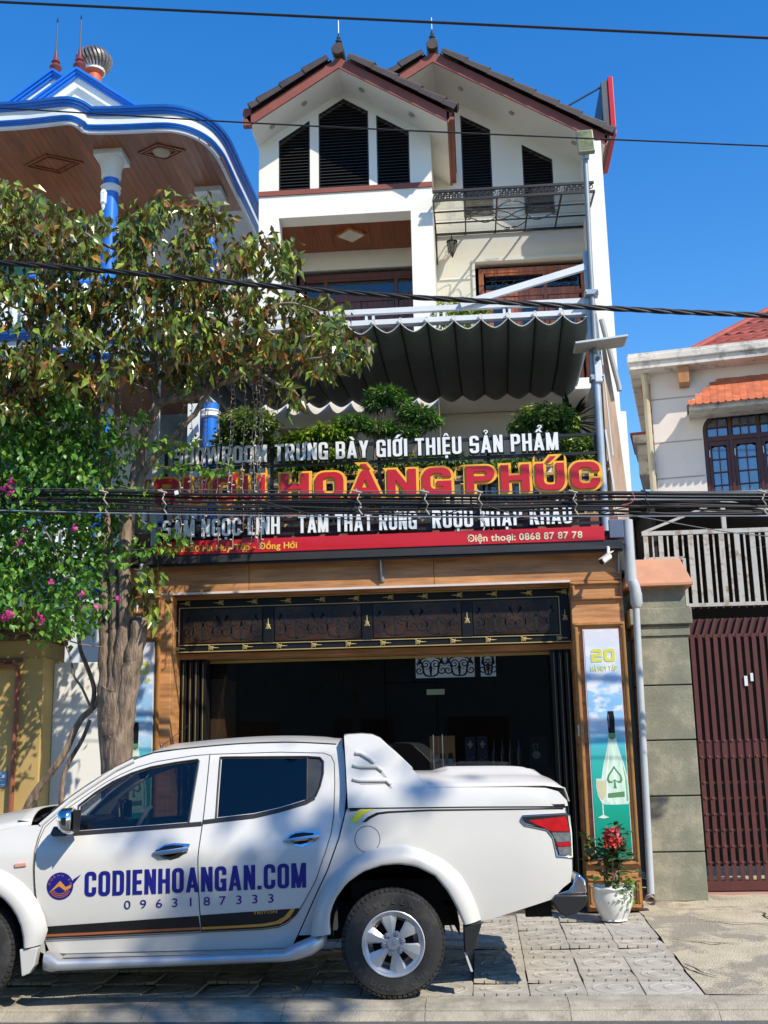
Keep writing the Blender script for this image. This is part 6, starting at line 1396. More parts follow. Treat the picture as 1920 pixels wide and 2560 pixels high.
# door mirror and handles (near and far)
for s in (0, 1):
    f = (lambda y: WID-y) if s else (lambda y: y)
    rows = []
    for y, k in ((.06, .45), (.03, .8), (-.02, .97), (-.08, 1.0), (-.13, .93), (-.165, .7), (-.18, .3)):
        prof = [(-2.412,1.292),(-2.408,1.345),(-2.38,1.366),(-2.31,1.372),(-2.288,1.35),(-2.284,1.289),(-2.288,1.20),(-2.31,1.182),(-2.355,1.186),(-2.395,1.222)]
        c0 = (-2.345, 1.28); rows.append([(c0[0]+(x-c0[0])*k, f(y), c0[1]+(z-c0[1])*k) for x, z in prof+[prof[0]]])
    mr = MB().grid(rows).add(rows[-1][:-1], [tuple(range(10))]).build('door_mirror', m_chrome, fdoors[s], smooth=True, angle=60)
    MB().prism([(-2.50, f(.10), 1.180), (-2.475, f(.10), 1.236), (-2.34, f(.06), 1.20), (-2.37, f(.04), 1.165), (-2.48, f(.08), 1.163)], (0, (-.05 if not s else .05), 0)).build('mirror_foot', m_blkpl, mr, bevel=.01)
    MB().obox((-2.281, f(-.05), 1.275), (.002, 0, 0), (0, .10, 0), (0, 0, .075)).build('mirror_glass', m_blkpl, mr)
def handle(P, par, s):
    f = (lambda y: WID-y) if s else (lambda y: y)
    x0, z0 = P; y0 = scab(x0, z0)
    cup = [(x0-.135, z0-.012), (x0-.10, z0+.028), (x0-.05, z0+.052), (x0+.02, z0+.060), (x0+.136, z0+.052), (x0+.118, z0+.0), (x0+.06, z0-.04), (x0, z0-.056), (x0-.05, z0-.045), (x0-.09, z0-.022)]
    vs, fs = tri2d(cup, (), .02)
    hb = MB().add([(x, f(scab(x, z)-.004+.0*abs(x-x0)), z) for x, z in vs], fs).build('handle', m_chrome, par, smooth=True)
    cup2 = [(x0+(x-x0)*.74-.012, z0+.004+(z-z0)*.72) for x, z in cup]; vs, fs = tri2d(cup2, (), .02)
    MB().add([(x, f(scab(x, z)-.007), z) for x, z in vs], fs).build('handle_recess', M('handle_dark', (.02, .022, .028), rough=.12, metal=.6) if 'handle_dark' not in bpy.data.materials else bpy.data.materials['handle_dark'], hb)
    MB().tube([(x0-.13, f(y0-.008), z0-.010), (x0-.06, f(y0-.034), z0-.003), (x0+.04, f(y0-.036), z0+.008), (x0+.125, f(y0-.010), z0+.018)], [.010, .016, .017, .015], 8).build('handle_bar', m_chrome, hb, smooth=True)
for s in (0, 1):
    handle((-1.613, 1.035), fdoors[s], s); handle((-.655, 1.102), rdoors[s], s)
# wheels
def wheel(x, y, z, s, steer=0):
    w = MB()
    prof = [(.218, .20), (.226, .225), (.30, .238), (.345, .232), (.366, .205), (.372, .15), (.374, .11), (.372, .07), (.366, .018), (.345, -.008), (.30, -.014), (.235, -.002), (.224, .012), (.218, .03)]
    f = (lambda t: y-t) if s else (lambda t: y+t)
    w.lathe([(r, f(h)) for r, h in prof], (x, 0, z), 'y', 56, closed=True)
    for k in range(60):      # tread blocks at both shoulders and across
        t = 2*PI*k/60; c, sn = math.cos(t), math.sin(t); tn = Vector((-sn, 0, c)); rd = Vector((c, 0, sn))
        for hh, wd in ((.028, .022), (.085, .024), (.14, .024), (.192, .022)):
            w.obox(Vector((x, f(hh), z))+rd*(.371 if .03 < hh < .19 else .366), tn*.0155, Vector((0, wd, 0)), rd*.006)
        w.obox(Vector((x, f(.006), z))+rd*.350, tn*.011, Vector((0, .006, 0)), rd*.014)
    tyre = w.build('wheel', m_tyre, truck, smooth=True, angle=40)
    rm = MB(); rm.lathe([(r, f(h)) for r, h in [(.226, .012), (.229, -.004), (.222, -.008), (.208, .004), (.200, .03), (.196, .16), (.03, .165), (.03, .15), (.18, .145), (.186, .03), (.205, .012)]], (x, 0, z), 'y', 48, closed=True)
    rim = rm.build('rim', m_alloy, tyre, smooth=True, angle=40)
    for k in range(6):
        t = R(60*k+40); rd = Vector((math.cos(t), 0, math.sin(t))); tn = Vector((-math.sin(t), 0, math.cos(t)))
        def pp(r, a, h): return Vector((x, f(h), z))+rd*r+tn*a
        mb = MB()
        secs = [(.045, .024, .020, .055), (.085, .028, .014, .060), (.125, .042, .012, .055), (.165, .058, .014, .050), (.205, .062, .014, .045)]
        rows = []
        for r_, a_, h0, h1 in secs: rows.append([pp(r_, -a_, h0+.018), pp(r_, -a_*.25, h0), pp(r_, a_*.75, h0+.004), pp(r_, a_, h0+.016), pp(r_, a_*.8, h1), pp(r_, -a_*.8, h1), pp(r_, -a_, h0+.018)])
        mb.grid(rows); mb.build('spoke', m_alloy, rim, smooth=True, angle=22)
        q = R(60*k+70); rd2 = Vector((math.cos(q), 0, math.sin(q)))
        cc = Vector((x, 0, z))+rd2*.0695
        nb = MB().lathe([(.019, f(.038)), (.019, f(.018)), (.0145, f(.016)), (.0145, f(.030))], cc, 'y', 14).lathe([(.0105, f(.032)), (.0105, f(.010)), (.006, f(.004))], cc, 'y', 6)
        nb.build('wheel_nut', m_chrome if False else m_alloy, rim, smooth=True)
    cp = MB().lathe([(.047, f(.04)), (.047, f(.014)), (.042, f(.006)), (.02, f(.003))], (x, 0, z), 'y', 24).build('centre_cap', m_alloy, rim, smooth=True)
    em = MB()
    for k in range(3):
        t = R(90+120*k); d = Vector((math.cos(t), 0, math.sin(t))); p_ = Vector((-d.z, 0, d.x)); o = Vector((x, f(.004), z))
        em.prism([o, o+d*.011+p_*.0065, o+d*.022, o+d*.011-p_*.0065], (0, -.003 if not s else .003, 0))
    em.build('emblem', m_chrome, cp)
    MB().lathe([(.15, f(.15)), (.15, f(.10)), (.05, f(.10)), (.05, f(.15))], (x, 0, z), 'y', 24).build('brake_disc', m_under, rim)
    if not s:
        def arc(txt, a0, a1, r_, up):
            chs = list(txt)
            for i, ch in enumerate(chs):
                if ch == ' ': continue
                t = R(a0+(a1-a0)*i/(len(chs)-1)); rd = Vector((math.cos(t), 0, math.sin(t))); tn = Vector((math.sin(t), 0, -math.cos(t)))
                if not up: rd, tn = -rd, -tn
                vs, fs = glyph(ch, .02)[:2]; s_ = .040/.73; o = Vector((x, f(-.0155), z))+(rd if up else -rd)*(r_ if up else r_+.04)
                lt_ = MB().add([o+rd*(p[1]*s_)+tn*((p[0]-.3)*s_*1.15) for p in vs], fs); lt_.build('tyre_letter', m_tyre2, tyre)
        arc('DUELER', 128, 62, .278, True); arc('BRIDGESTONE', 205, 320, .276, False)
    return tyre
m_tyre2 = M('tyre_letter_rubber', (.045, .045, .045), rough=.7)
wheel(.004, 0.02, .366, False); wheel(-3.085, .02, .366, False)
wheel(.004, WID-.02, .366+.045, True); wheel(-3.085, WID-.02, .366+.035, True)
# vinyl lettering and stripes on the near doors
def skin(poly, mat, name, out, par, surf=scab, grid=.06):
    vs, fs = tri2d(poly, (), grid); return MB().add([(x, surf(x, z)-out, z) for x, z in vs], fs).build(name, mat, par, smooth=True)
def skintext(text, x0, x1, z0, z1, h, mat, name, off=0.0, gap=.06, surf=scab, split=None, pitch=None):
    items = layout(text, x1-x0, h, off, gap)
    for i, (c, g, gx, sx, sy) in enumerate(items):
        if pitch is not None:
            sx = pitch[1]; gx = (x1-x0-(g[4]-g[3])*sx)*i/(len(items)-1)-g[3]*sx if True else gx
        par = fdoors[0] if x0+gx+.02 < -1.42 else rdoors[0]
        pts = []
        for p in g[0]:
            x = x0+gx+p[0]*sx; z = z0+(z1-z0)*(x-x0)/(x1-x0)+p[1]*sy; pts.append((x, surf(x, z)-.0035, z))
        MB().add(pts, g[1]).build(name, mat, par)
for c_, x0_, k_ in slayout('CODIENHOANGAN.COM', 1.612, .46, .165, .15, .19, .085, .3):
    g_ = sglyph(c_, .46, .165, .15, .19); par = fdoors[0] if -2.235+x0_ < -1.45 else rdoors[0]
    MB().add([(-2.235+x0_+p[0]*k_, scab(-2.235+x0_+p[0]*k_, .734+.0175*(x0_+p[0]*k_)+p[1]*.175)-.0035, .734+.0175*(x0_+p[0]*k_)+p[1]*.175) for p in g_[0]], g_[1]).build('letter', m_navy, par)
skintext('0963187333', -1.948, -.863, .640, .663, .060, m_navy, 'digit', off=.004, pitch=(0, .105))
s1 = skin([(-2.546,.529),(-1.408,.581),(-1.394,.470),(-2.510,.447)], m_stripe, 'stripe', .003, fdoors[0])
skin([(-2.530,.475),(-1.398,.500),(-1.396,.484),(-2.522,.458)], m_copper, 'accent_line', .0045, s1)
s2 = skin([(-1.398,.585),(-.672,.618),(-.70,.574),(-.77,.518),(-.83,.492),(-.949,.479),(-1.384,.468)], m_stripe, 'stripe', .003, rdoors[0])
skin([(-1.388,.500),(-1.1,.507),(-.94,.514),(-.85,.529),(-.785,.560),(-.735,.616),(-.705,.617),(-.745,.556),(-.81,.513),(-.93,.495),(-1.1,.489),(-1.386,.482)], m_orange, 'accent_line', .0045, s2)
for c, g, gx, sx, sy in layout('TRITON', .175, .020, .02, .08):
    MB().add([(-1.012+gx+p[0]*sx, scab(0, .6)-.0055, .582+.04*(gx+p[0]*sx)+p[1]*sy) for p in g[0]], g[1]).build('letter', m_orange, s2)
lg = skin([(-2.413+.096*math.cos(t), .813+.096*math.sin(t)) for t in [2*PI*i/36 for i in range(36)]], m_navy, 'logo', .003, fdoors[0], grid=.05)
skin([(-2.492,.768),(-2.412,.850),(-2.372,.806),(-2.33,.822),(-2.318,.850),(-2.335,.800),(-2.372,.778),(-2.420,.812)], m_orange, 'logo_peak', .0048, lg, grid=.04)
skin([(-2.335,.822),(-2.318,.858),(-2.262,.892),(-2.312,.830)], m_navy, 'logo_tick', .0052, lg, grid=.04)
for i, r_ in enumerate((.055, .067, .079)):
    P = [(-2.413+(r_+.003)*math.cos(t), .813+(r_+.003)*math.sin(t)) for t in [R(205+13*k) for k in range(11)]]+[(-2.413+(r_-.003)*math.cos(t), .813+(r_-.003)*math.sin(t)) for t in [R(335-13*k) for k in range(11)]]
    skin(P, m_copper, 'logo_arc', .0048, lg, grid=.03)
for i, ch in enumerate('HOÀNG AN'):
    if ch == ' ': continue
    t = R(168-156*i/7); vs, fs = glyph(ch, .01)[:2]; s_ = .026; rd = (math.cos(t), math.sin(t)); tn = (math.sin(t), -math.cos(t))
    MB().add([(-2.413+rd[0]*(.070+p[1]*s_)+tn[0]*(p[0]-.33)*s_, scab(0, .85)-.0048, .813+rd[1]*(.070+p[1]*s_)+tn[1]*(p[0]-.33)*s_) for p in vs], fs).build('letter', m_copper, lg)
skin([(-.300,1.216),(-.265,1.262),(-.222,1.298),(-.215,1.306),(-.119,1.306),(-.165,1.290),(-.205,1.262),(-.245,1.216)], m_yellow, 'yellow_flash', .003, bed, sbed)
skin([(-.207,1.214),(-.165,1.250),(-.10,1.280),(-.02,1.288),(.30,1.294),(1.3,1.284),(1.3,1.275),(.30,1.283),(-.01,1.275),(-.085,1.266),(-.145,1.238),(-.178,1.214)], m_stripe, 'pinstripe', .003, bed, sbed)
# ================================================================ vegetation
def leafmesh(name, L, W, mat, fold=.35, droop=.25):
    v = [(0, 0, 0)]; f = []
    prof = [(.18, .62), (.42, 1.0), (.70, .78), (.90, .32)]
    for t, w in prof:
        z = -droop*L*t*t; x = L*t; v += [(x, -W*.5*w, z+fold*W*.5*w), (x, 0, z), (x, W*.5*w, z+fold*W*.5*w)]
    v.append((L, 0, -droop*L)); n = len(v)-1
    f += [(0, 1, 2), (0, 2, 3)]
    for k in range(3):
        a = 1+3*k; f += [(a, a+3, a+4, a+1), (a+1, a+4, a+5, a+2)]
    f += [(10, n, 11), (11, n, 12)]
    me = bpy.data.meshes.new(name); me.from_pydata(v, [], f); me.materials.append(mat)
    for p in me.polygons: p.use_smooth = True
    return me
def tmpl(L, W, fold=.35, droop=.25):      # cheap leaf for the mass: 4 triangles
    return [(0, 0, 0), (L*.4, -W*.5, fold*W*.5-droop*L*.15), (L*.4, W*.5, fold*W*.5-droop*L*.15), (L*.45, 0, -droop*L*.2), (L, 0, -droop*L)], [(0, 1, 3), (0, 3, 2), (1, 4, 3), (3, 4, 2)]
class Leaves:
    def __init__(s, mats): s.mb = [MB() for _ in mats]; s.mats = mats
    def put(s, k, T, mtx):
        vs, fs = T; s.mb[k].add([mtx @ Vector(p) for p in vs], fs)
    def build(s, name, parent):
        out = []
        for m, mt in zip(s.mb, s.mats):
            if m.v:
                og = ORIG.get(parent.name, Vector()); me = bpy.data.meshes.new(name)
                me.from_pydata([(p[0]-og[0], p[1]-og[1], p[2]-og[2]) for p in m.v], [], m.f); me.materials.append(mt)
                o = bpy.data.objects.new(name, me); COL.objects.link(o); o.parent = parent; ORIG[o.name] = og; o['kind'] = 'stuff'; out.append(o)
        return out
def orient(p, az, el, roll, s=1.0):
    return Matrix.Translation(p) @ Matrix.Rotation(az, 4, 'Z') @ Matrix.Rotation(-el, 4, 'Y') @ Matrix.Rotation(roll, 4, 'X') @ Matrix.Scale(s, 4)
def inpx(P): 
    xs = [p[0] for p in P]; ys = [p[1] for p in P]
    while True:
        x, y = random.uniform(min(xs), max(xs)), random.uniform(min(ys), max(ys))
        if inpoly(x, y, P): return x, y
m_bark = M('grey_brown_bark', (.12, .083, .056), rough=.95, var=.4, scale=5, stretch=(5, 5, .8), bump=1.0, bscale=9, tint=(.27, .195, .135), detail=8, dirt=(.03, .024, .018), dirt_scale=3.0, dirt_amt=.8)
m_twig = M('pale_twig', (.26, .19, .14), rough=.9, var=.3, scale=8)
BRN = (.17, .066, .016)
m_la = M('glossy_leaf', (.036, .072, .016), rough=.22, var=.35, scale=7, spec=.7, tint=(.14, .21, .03), backcol=(.105, .08, .02), trans=.22)
m_lb = M('bright_leaf', (.22, .32, .035), rough=.25, var=.3, scale=7, spec=.6, tint=(.34, .43, .055), backcol=(.15, .17, .03), trans=.3)
m_lc = M('rusty_leaf', (.20, .085, .02), rough=.4, var=.4, scale=9, tint=(.36, .17, .035), backcol=(.24, .10, .02), trans=.25)
tree = thing('star_apple_tree', 'street tree with glossy green leaves, rusty undersides and several bare trunks', 'tree', (-3.5, 10.9, .09))
def limb(name, pts, rs, mat=None, seg=6, n=10, wob=.012):
    P = smoothpath(pts, seg); Rr = []
    for i in range(len(P)):
        t = i/(len(P)-1)*(len(rs)-1); k = min(int(t), len(rs)-2); Rr.append((rs[k]+(rs[k+1]-rs[k])*(t-k))*(1+random.uniform(-.06, .06)))
    P = [p+Vector((random.uniform(-wob, wob), random.uniform(-wob, wob), 0)) for p in P]
    return MB().tube(P, Rr, n).build(name, mat or m_bark, tree, smooth=True, angle=80)
A = lambda x, y, Y=10.9: at(x, y, Y)
limb('trunk', [(-3.50, 10.9, .05), (-3.51, 10.9, .9), (-3.52, 10.9, 1.6), (-3.53, 10.9, 2.05), (-3.545, 10.9, 2.4)], [.17, .118, .12, .155, .15], n=14)
limb('trunk', [(-3.53, 10.9, .3), (-3.56, 10.9, 1.4), (-3.62, 10.9, 2.2), (-3.66, 10.92, 2.75), (-3.70, 10.95, 3.4), A(268, 1340, 11), A(262, 1200, 11.05), A(240, 1010, 11.1), A(225, 930, 11.15)], [.08, .10, .095, .075, .062, .058, .05, .05, .04])
limb('trunk', [(-3.51, 10.87, .3), (-3.52, 10.86, 1.4), (-3.53, 10.86, 2.3), (-3.56, 10.88, 2.9), (-3.60, 10.9, 3.5), A(278, 1380, 10.95)], [.08, .10, .10, .06, .05, .045])
limb('trunk', [(-3.48, 10.86, .3), (-3.48, 10.85, 1.5), (-3.47, 10.84, 2.5), (-3.455, 10.84, 3.1), (-3.47, 10.85, 3.6), A(318, 1310, 10.88), A(340, 1180, 10.9), A(365, 1075, 10.9), A(392, 1010, 10.9)], [.09, .11, .10, .072, .062, .066, .062, .056, .052], n=12)
limb('stub', [(-3.48, 10.87, .5), (-3.46, 10.85, 1.7), (-3.38, 10.82, 2.5), (-3.31, 10.80, 2.85), (-3.285, 10.80, 3.08)], [.07, .10, .098, .085, .088], n=12)
limb('trunk', [A(322, 1290, 10.92), A(352, 1200, 10.85), A(395, 1130, 10.8), A(450, 1075, 10.75), A(505, 1010, 10.7), A(560, 900, 10.6)], [.05, .042, .035, .030, .026, .018])
limb('branch', [A(390, 1015), A(420, 1000, 10.85), A(480, 990, 10.8), A(525, 968, 10.75), A(580, 945, 10.7), A(640, 905, 10.65), A(720, 880, 10.6)], [.052, .050, .044, .042, .036, .026, .015])
limb('branch', [A(390, 1015), A(384, 950), A(386, 880), A(370, 780, 11), A(350, 650, 11)], [.048, .042, .036, .028, .012])
limb('branch', [A(225, 930, 11.15), A(190, 820, 11.1), A(120, 700, 11), A(60, 600, 10.9)], [.04, .03, .022, .012])
limb('branch', [A(240, 960, 11.1), A(300, 850, 11), A(330, 700, 11), A(300, 560, 11)], [.035, .028, .02, .01])
for P in ([(392, 900), (460, 780), (540, 680), (640, 640)], [(520, 965), (600, 850), (700, 760), (800, 780)], [(640, 905), (740, 900), (830, 890), (880, 860)], [(400, 850), (450, 700), (470, 580), (480, 520)], [(560, 900), (600, 790), (680, 700), (715, 640)], [(190, 820), (100, 800), (20, 760), (-80, 720)], [(230, 940), (130, 930), (40, 940), (-60, 930)], [(640, 925), (690, 960), (730, 975), (745, 990)], [(60, 600), (-40, 560), (-120, 540)], [(350, 650), (240, 600), (160, 540)]):
    n_ = len(P); y0 = random.uniform(10.5, 11.2); limb('branch', [A(x, y, y0-.15*i) for i, (x, y) in enumerate(P)], [.022-.014*i/(n_-1) for i in range(n_)], m_twig, n=7)
CROWN = [(-320, 470), (-150, 430), (0, 455), (150, 520), (270, 560), (330, 540), (430, 490), (520, 520), (600, 590), (735, 620), (725, 665), (640, 690), (720, 740), (850, 765), (860, 800), (790, 830), (905, 850), (880, 900), (800, 925), (700, 900), (640, 930), (560, 920), (480, 960), (380, 930), (300, 985), (150, 1010), (0, 1030), (-200, 1000), (-340, 800)]
big = [leafmesh('leaf', .13, .060, m, .3, .35) for m in (m_la, m_lb, m_lc)]
LV = Leaves([m_la, m_lb, m_lc]); T1 = tmpl(.14, .066, .3, .35); cand = []
centres = []
for _ in range(720): centres.append(inpx(CROWN))
centres += [(735, 985), (745, 1000), (700, 965), (680, 945), (725, 660), (710, 650), (690, 640), (895, 870), (880, 885), (860, 850), (410, 500), (470, 515), (560, 545), (20, 470), (90, 500)]
GAPS = [(275, 640, 34, 70), (60, 660, 60, 26), (30, 790, 40, 60), (300, 800, 20, 25), (40, 830, 55, 28), (540, 660, 26, 14), (250, 900, 60, 40), (420, 560, 12, 30), (150, 740, 20, 18), (520, 760, 16, 16), (690, 800, 40, 26), (760, 838, 34, 12), (620, 870, 30, 24), (560, 700, 22, 28), (480, 640, 18, 22), (120, 620, 24, 18), (660, 740, 18, 18), (400, 640, 14, 20), (220, 700, 16, 22)]
for (cx, cy) in centres:
    Y = random.gauss(10.85, .42); Y = max(9.9, min(11.8, Y))
    for k in range(random.randint(15, 26)):
        px, py = cx+random.gauss(0, 20), cy+random.gauss(0, 17)
        if any(((px-a)/c)**2+((py-b)/d)**2 < 1 for a, b, c, d in GAPS) and random.random() < .82: continue
        p = A(px, py, Y+random.gauss(0, .12)); az = random.uniform(0, 2*PI); el = random.gauss(-.75, .45)
        w = random.random(); mk = 0 if w < .52 else 1 if w < .88 else 2
        M4 = orient(p, az, el, random.gauss(0, .7), random.uniform(.7, 1.15)); cand.append((p.y, mk, M4))
cand.sort(key=lambda c: c[0])
for i, (y, mk, M4) in enumerate(cand):
    if i < 300: place('leaf', big[mk], tree, M4)
    else: LV.put(mk, T1, M4)
# sprouts at the cut stub
for k in range(60):
    px, py = random.gauss(368, 26), random.uniform(1405, 1560); p = A(px, py, random.uniform(10.65, 10.9))
    LV.put(0 if random.random() < .65 else 1, T1, orient(p, random.uniform(0, 6.3), random.gauss(-.8, .4), random.gauss(0, .6), random.uniform(.9, 1.5)))
LV.build('crown', tree)
for k in range(46):      # bare thin twigs under the crown
    px, py = random.uniform(180, 720), random.uniform(860, 985); a = A(px, py, random.uniform(10.5, 11.2)); d = Vector((random.gauss(0, .2), random.gauss(0, .12), random.uniform(-.05, .28)))
    MB().tube(smoothpath([a, a+d*.5+Vector((random.gauss(0, .03), 0, .02)), a+d], 3), [.007, .006, .006, .005, .005, .004, .003], 5).build('twig', m_twig, tree)
# ---- bougainvillea
bou = thing('bougainvillea', 'dense green bougainvillea with a few pink flowers left of the tree trunks', 'climbing plant', (-4.4, 11.3, .1))
m_b1 = M('vine_leaf', (.055, .16, .022), rough=.4, var=.4, scale=6, tint=(.11, .27, .034), trans=.25); m_b2 = M('young_vine_leaf', (.15, .30, .025), rough=.45, var=.3, scale=6, tint=(.22, .38, .035), trans=.34)
BP = [(-420, 1010), (0, 1020), (120, 985), (200, 1010), (300, 1060), (330, 1120), (300, 1190), (350, 1230), (300, 1290), (330, 1370), (270, 1430), (290, 1480), (240, 1530), (230, 1570), (110, 1590), (90, 1545), (0, 1560), (-420, 1600)]
BL = Leaves([m_b1, m_b2]); T2 = tmpl(.075, .058, .25, .3); bigb = [leafmesh('leaf', .078, .06, m, .25, .3) for m in (m_b1, m_b2)]; cand = []
def spray(cx, cy, Y, n, sx, sy, pale_share):
    for k in range(n):
        p = A(cx+random.gauss(0, sx), cy+random.gauss(0, sy), Y+random.gauss(0, .10))
        cand.append((p.y, 1 if random.random() < pale_share else 0, orient(p, random.uniform(0, 2*PI), random.gauss(-.6, .4), random.gauss(0, .5), random.uniform(.65, 1.2))))
for _ in range(900):
    x, y = inpx(BP); spray(x, y, random.gauss(11.15, .32), random.randint(14, 22), 22, 17, .13)
for _ in range(170):
    x, y = inpx(BP); spray(x, y, random.uniform(10.5, 10.8), random.randint(8, 14), 15, 12, .35)
for P in ([(240, 1060), (300, 1050), (350, 1040), (365, 1035)], [(330, 1100), (380, 1110), (420, 1105), (470, 1118), (500, 1090)], [(390, 1165), (440, 1170), (490, 1168), (530, 1175), (585, 1165)], [(300, 1215), (340, 1225), (370, 1230)], [(350, 1300), (400, 1330), (440, 1345), (480, 1350)], [(320, 1375), (370, 1372), (410, 1368), (445, 1372)], [(110, 1020), (140, 985), (150, 970)], [(60, 1090), (100, 1080), (130, 1075)], [(250, 1180), (300, 1150), (340, 1140)]):
    for i in range(len(P)-1):
        for k in range(4):
            t = k/4; spray(P[i][0]+(P[i+1][0]-P[i][0])*t, P[i][1]+(P[i+1][1]-P[i][1])*t, 10.7, 5, 9, 9, .6)
    MB().tube(smoothpath([A(x, y, 10.72) for x, y in P], 4), .006, 5).build('shoot', m_twig, bou)
cand.sort(key=lambda c: c[0])
for i, (y, mk, M4) in enumerate(cand):
    if i < 300: place('leaf', bigb[mk], bou, M4)
    else: BL.put(mk, T2, M4)
BL.build('foliage', bou)
def vine(P, rs, Y=11.2): MB().tube(smoothpath([A(x, y, Y) for x, y in P], 5), [rs[0]+(rs[1]-rs[0])*i/(5*(len(P)-1)) for i in range(5*(len(P)-1)+1)], 8).build('stem', m_twig if rs[0] < .02 else m_bark, bou, smooth=True)
vine([(50, 2060), (80, 1995), (120, 1940), (160, 1885), (185, 1830), (205, 1795), (240, 1760), (262, 1700)], (.042, .028))
vine([(150, 2060), (155, 1960), (170, 1910), (205, 1850), (225, 1800)], (.026, .02)); vine([(230, 1770), (235, 1720), (215, 1660), (200, 1620), (195, 1560), (190, 1500)], (.026, .018))
vine([(225, 1765), (205, 1720), (185, 1690), (175, 1640), (150, 1580)], (.014, .009)); vine([(90, 2000), (95, 1975), (100, 1965)], (.03, .028)); vine([(240, 1760), (275, 1700), (320, 1640)], (.02, .012)); vine([(85, 1290), (125, 1345), (150, 1410)], (.008, .006), 10.6); vine([(140, 1590), (200, 1610), (260, 1618)], (.008, .005), 10.7)
m_pink2 = M('pink_bract', (.62, .055, .30), rough=.6, var=.25, scale=20, trans=.3)
fm = MB()
for k in range(3):
    a = 2*PI*k/3
    for q in (0, .5): fm.add([(0, 0, 0), (.030*math.cos(a-.5+q), .030*math.sin(a-.5+q), .018), (.045*math.cos(a+q), .045*math.sin(a+q), .03), (.030*math.cos(a+.5+q), .030*math.sin(a+.5+q), .018)], [(0, 1, 2, 3)])
fme = fm.mesh('flower', m_pink2)
for (x, y, n_) in ((20, 1208, 3), (14, 1222, 3), (30, 1235, 3), (66, 1333, 1), (46, 1352, 1), (50, 1372, 1), (130, 1288, 1), (182, 1318, 2), (135, 1462, 1), (20, 1543, 4), (4, 1552, 3), (92, 1540, 2), (96, 1553, 2), (212, 1528, 1), (290, 1502, 2), (246, 1520, 1), (210, 1490, 1)):
    for k in range(n_): place('flower', fme, bou, orient(A(x+random.gauss(0, 5), y+random.gauss(0, 5), 10.42), random.uniform(0, 6), random.uniform(.4, 1.4), random.uniform(-1, 1), random.uniform(.7, 1.05)))
# ---- terrace plants
m_pot = M('terracotta_pot', (.30, .12, .07), rough=.8)
def clump(L_, c, r, n, T, pale_share, spread=1.0, up=-.2):
    for k in range(n):
        while True:
            v = Vector((random.uniform(-1, 1), random.uniform(-1, 1), random.uniform(-1, 1)))
            if .45 < v.length < 1: break
        q_ = 1+.22*math.sin(v.x*7+c[0]*5)*math.cos(v.z*8+v.y*6)+random.gauss(0, .07); p = Vector(c)+Vector((v.x*r[0], v.y*r[1], v.z*r[2]))*q_; L_.put(1 if random.random() < pale_share*(1.3 if v.z > .2 else .6) else 0, T, orient(p, math.atan2(v.y, v.x)+random.gauss(0, .6), random.gauss(up+.6*v.z, .4), random.gauss(0, .6), random.uniform(.7, 1.2)))  # lighter leaves gather on top, painting sunlit highlights into the crown
def topiary(name, label, pads, base, mats, T, n, pale_share, trunk, pot=True):
    t = thing(name, label, 'potted tree', base, 'potted trees on the terrace'); L_ = Leaves(mats)
    for (px, py, Y, rx, ry) in pads:
        c = at(px, py, Y); s = Y*1.03/2800; clump(L_, c, (rx*s, max(.12, rx*s*.75), ry*s), int(n*rx*ry/1600), T, pale_share)
        if trunk: MB().tube(smoothpath([(base[0], base[1], base[2]+.35), ((base[0]+c.x)/2+.04, (base[1]+c.y)/2, (base[2]+.35+c.z)/2), tuple(c)], 4), [.035, .034, .032, .03, .028, .025, .022, .02, .015], 7).build('trunk', m_bark, t, smooth=True)
    L_.build('crown', t)
    if pot: MB().lathe([(.13, 0), (.17, .02), (.21, .28), (.24, .30), (.24, .35), (.20, .35), (.19, .31)], base, n=20).build('pot', m_pot, t, smooth=True)
    return t
m_f1 = M('ficus_leaf', (.06, .13, .022), rough=.35, var=.3, scale=9, trans=.2); m_f2 = M('ficus_lit_leaf', (.28, .38, .075), rough=.35, var=.3, scale=9, trans=.3)  # second, lighter leaf tone stands for sunlit foliage
m_p1 = M('pine_needle', (.035, .105, .024), rough=.5, var=.3, scale=9, trans=.15); m_p2 = M('pine_lit_needle', (.15, .31, .045), rough=.5, var=.3, scale=9, trans=.25)
m_y1 = M('lime_leaf', (.11, .22, .016), rough=.45, var=.3, scale=9, trans=.3); m_y2 = M('yellow_lime_leaf', (.30, .40, .03), rough=.45, var=.3, scale=9, trans=.35)
TF = tmpl(.055, .03); TN = tmpl(.075, .014, .2, .1); TY = tmpl(.07, .03, .2, .4)
zt = 4.03
topiary('ficus_topiary', 'rounded ficus crown above the word SHOWROOM', [(620, 1065, 12.4, 72, 42), (570, 1110, 12.4, 40, 30), (650, 1120, 12.4, 55, 32)], (-2.65, 12.4, zt), [m_f1, m_f2], TF, 1300, .5, True)
topiary('lime_shrub', 'low lime green shrub left of the bonsai pine', [(760, 1105, 12.4, 45, 28), (820, 1085, 12.4, 62, 24), (800, 1140, 12.4, 70, 26)], (-2.0, 12.4, zt), [m_y1, m_y2], TY, 1000, .45, False)
topiary('bonsai_pine', 'dark green bonsai pine with cloud shaped tiers in front of the shade sail', [(962, 988, 12.4, 44, 22), (938, 1012, 12.4, 28, 14), (1000, 1005, 12.4, 26, 13), (1040, 1036, 12.4, 48, 19), (1078, 1054, 12.4, 24, 12), (882, 1056, 12.4, 46, 17), (950, 1072, 12.4, 40, 15), (1015, 1080, 12.4, 36, 14)], (-1.15, 12.4, zt), [m_p1, m_p2], TN, 2600, .55, True)
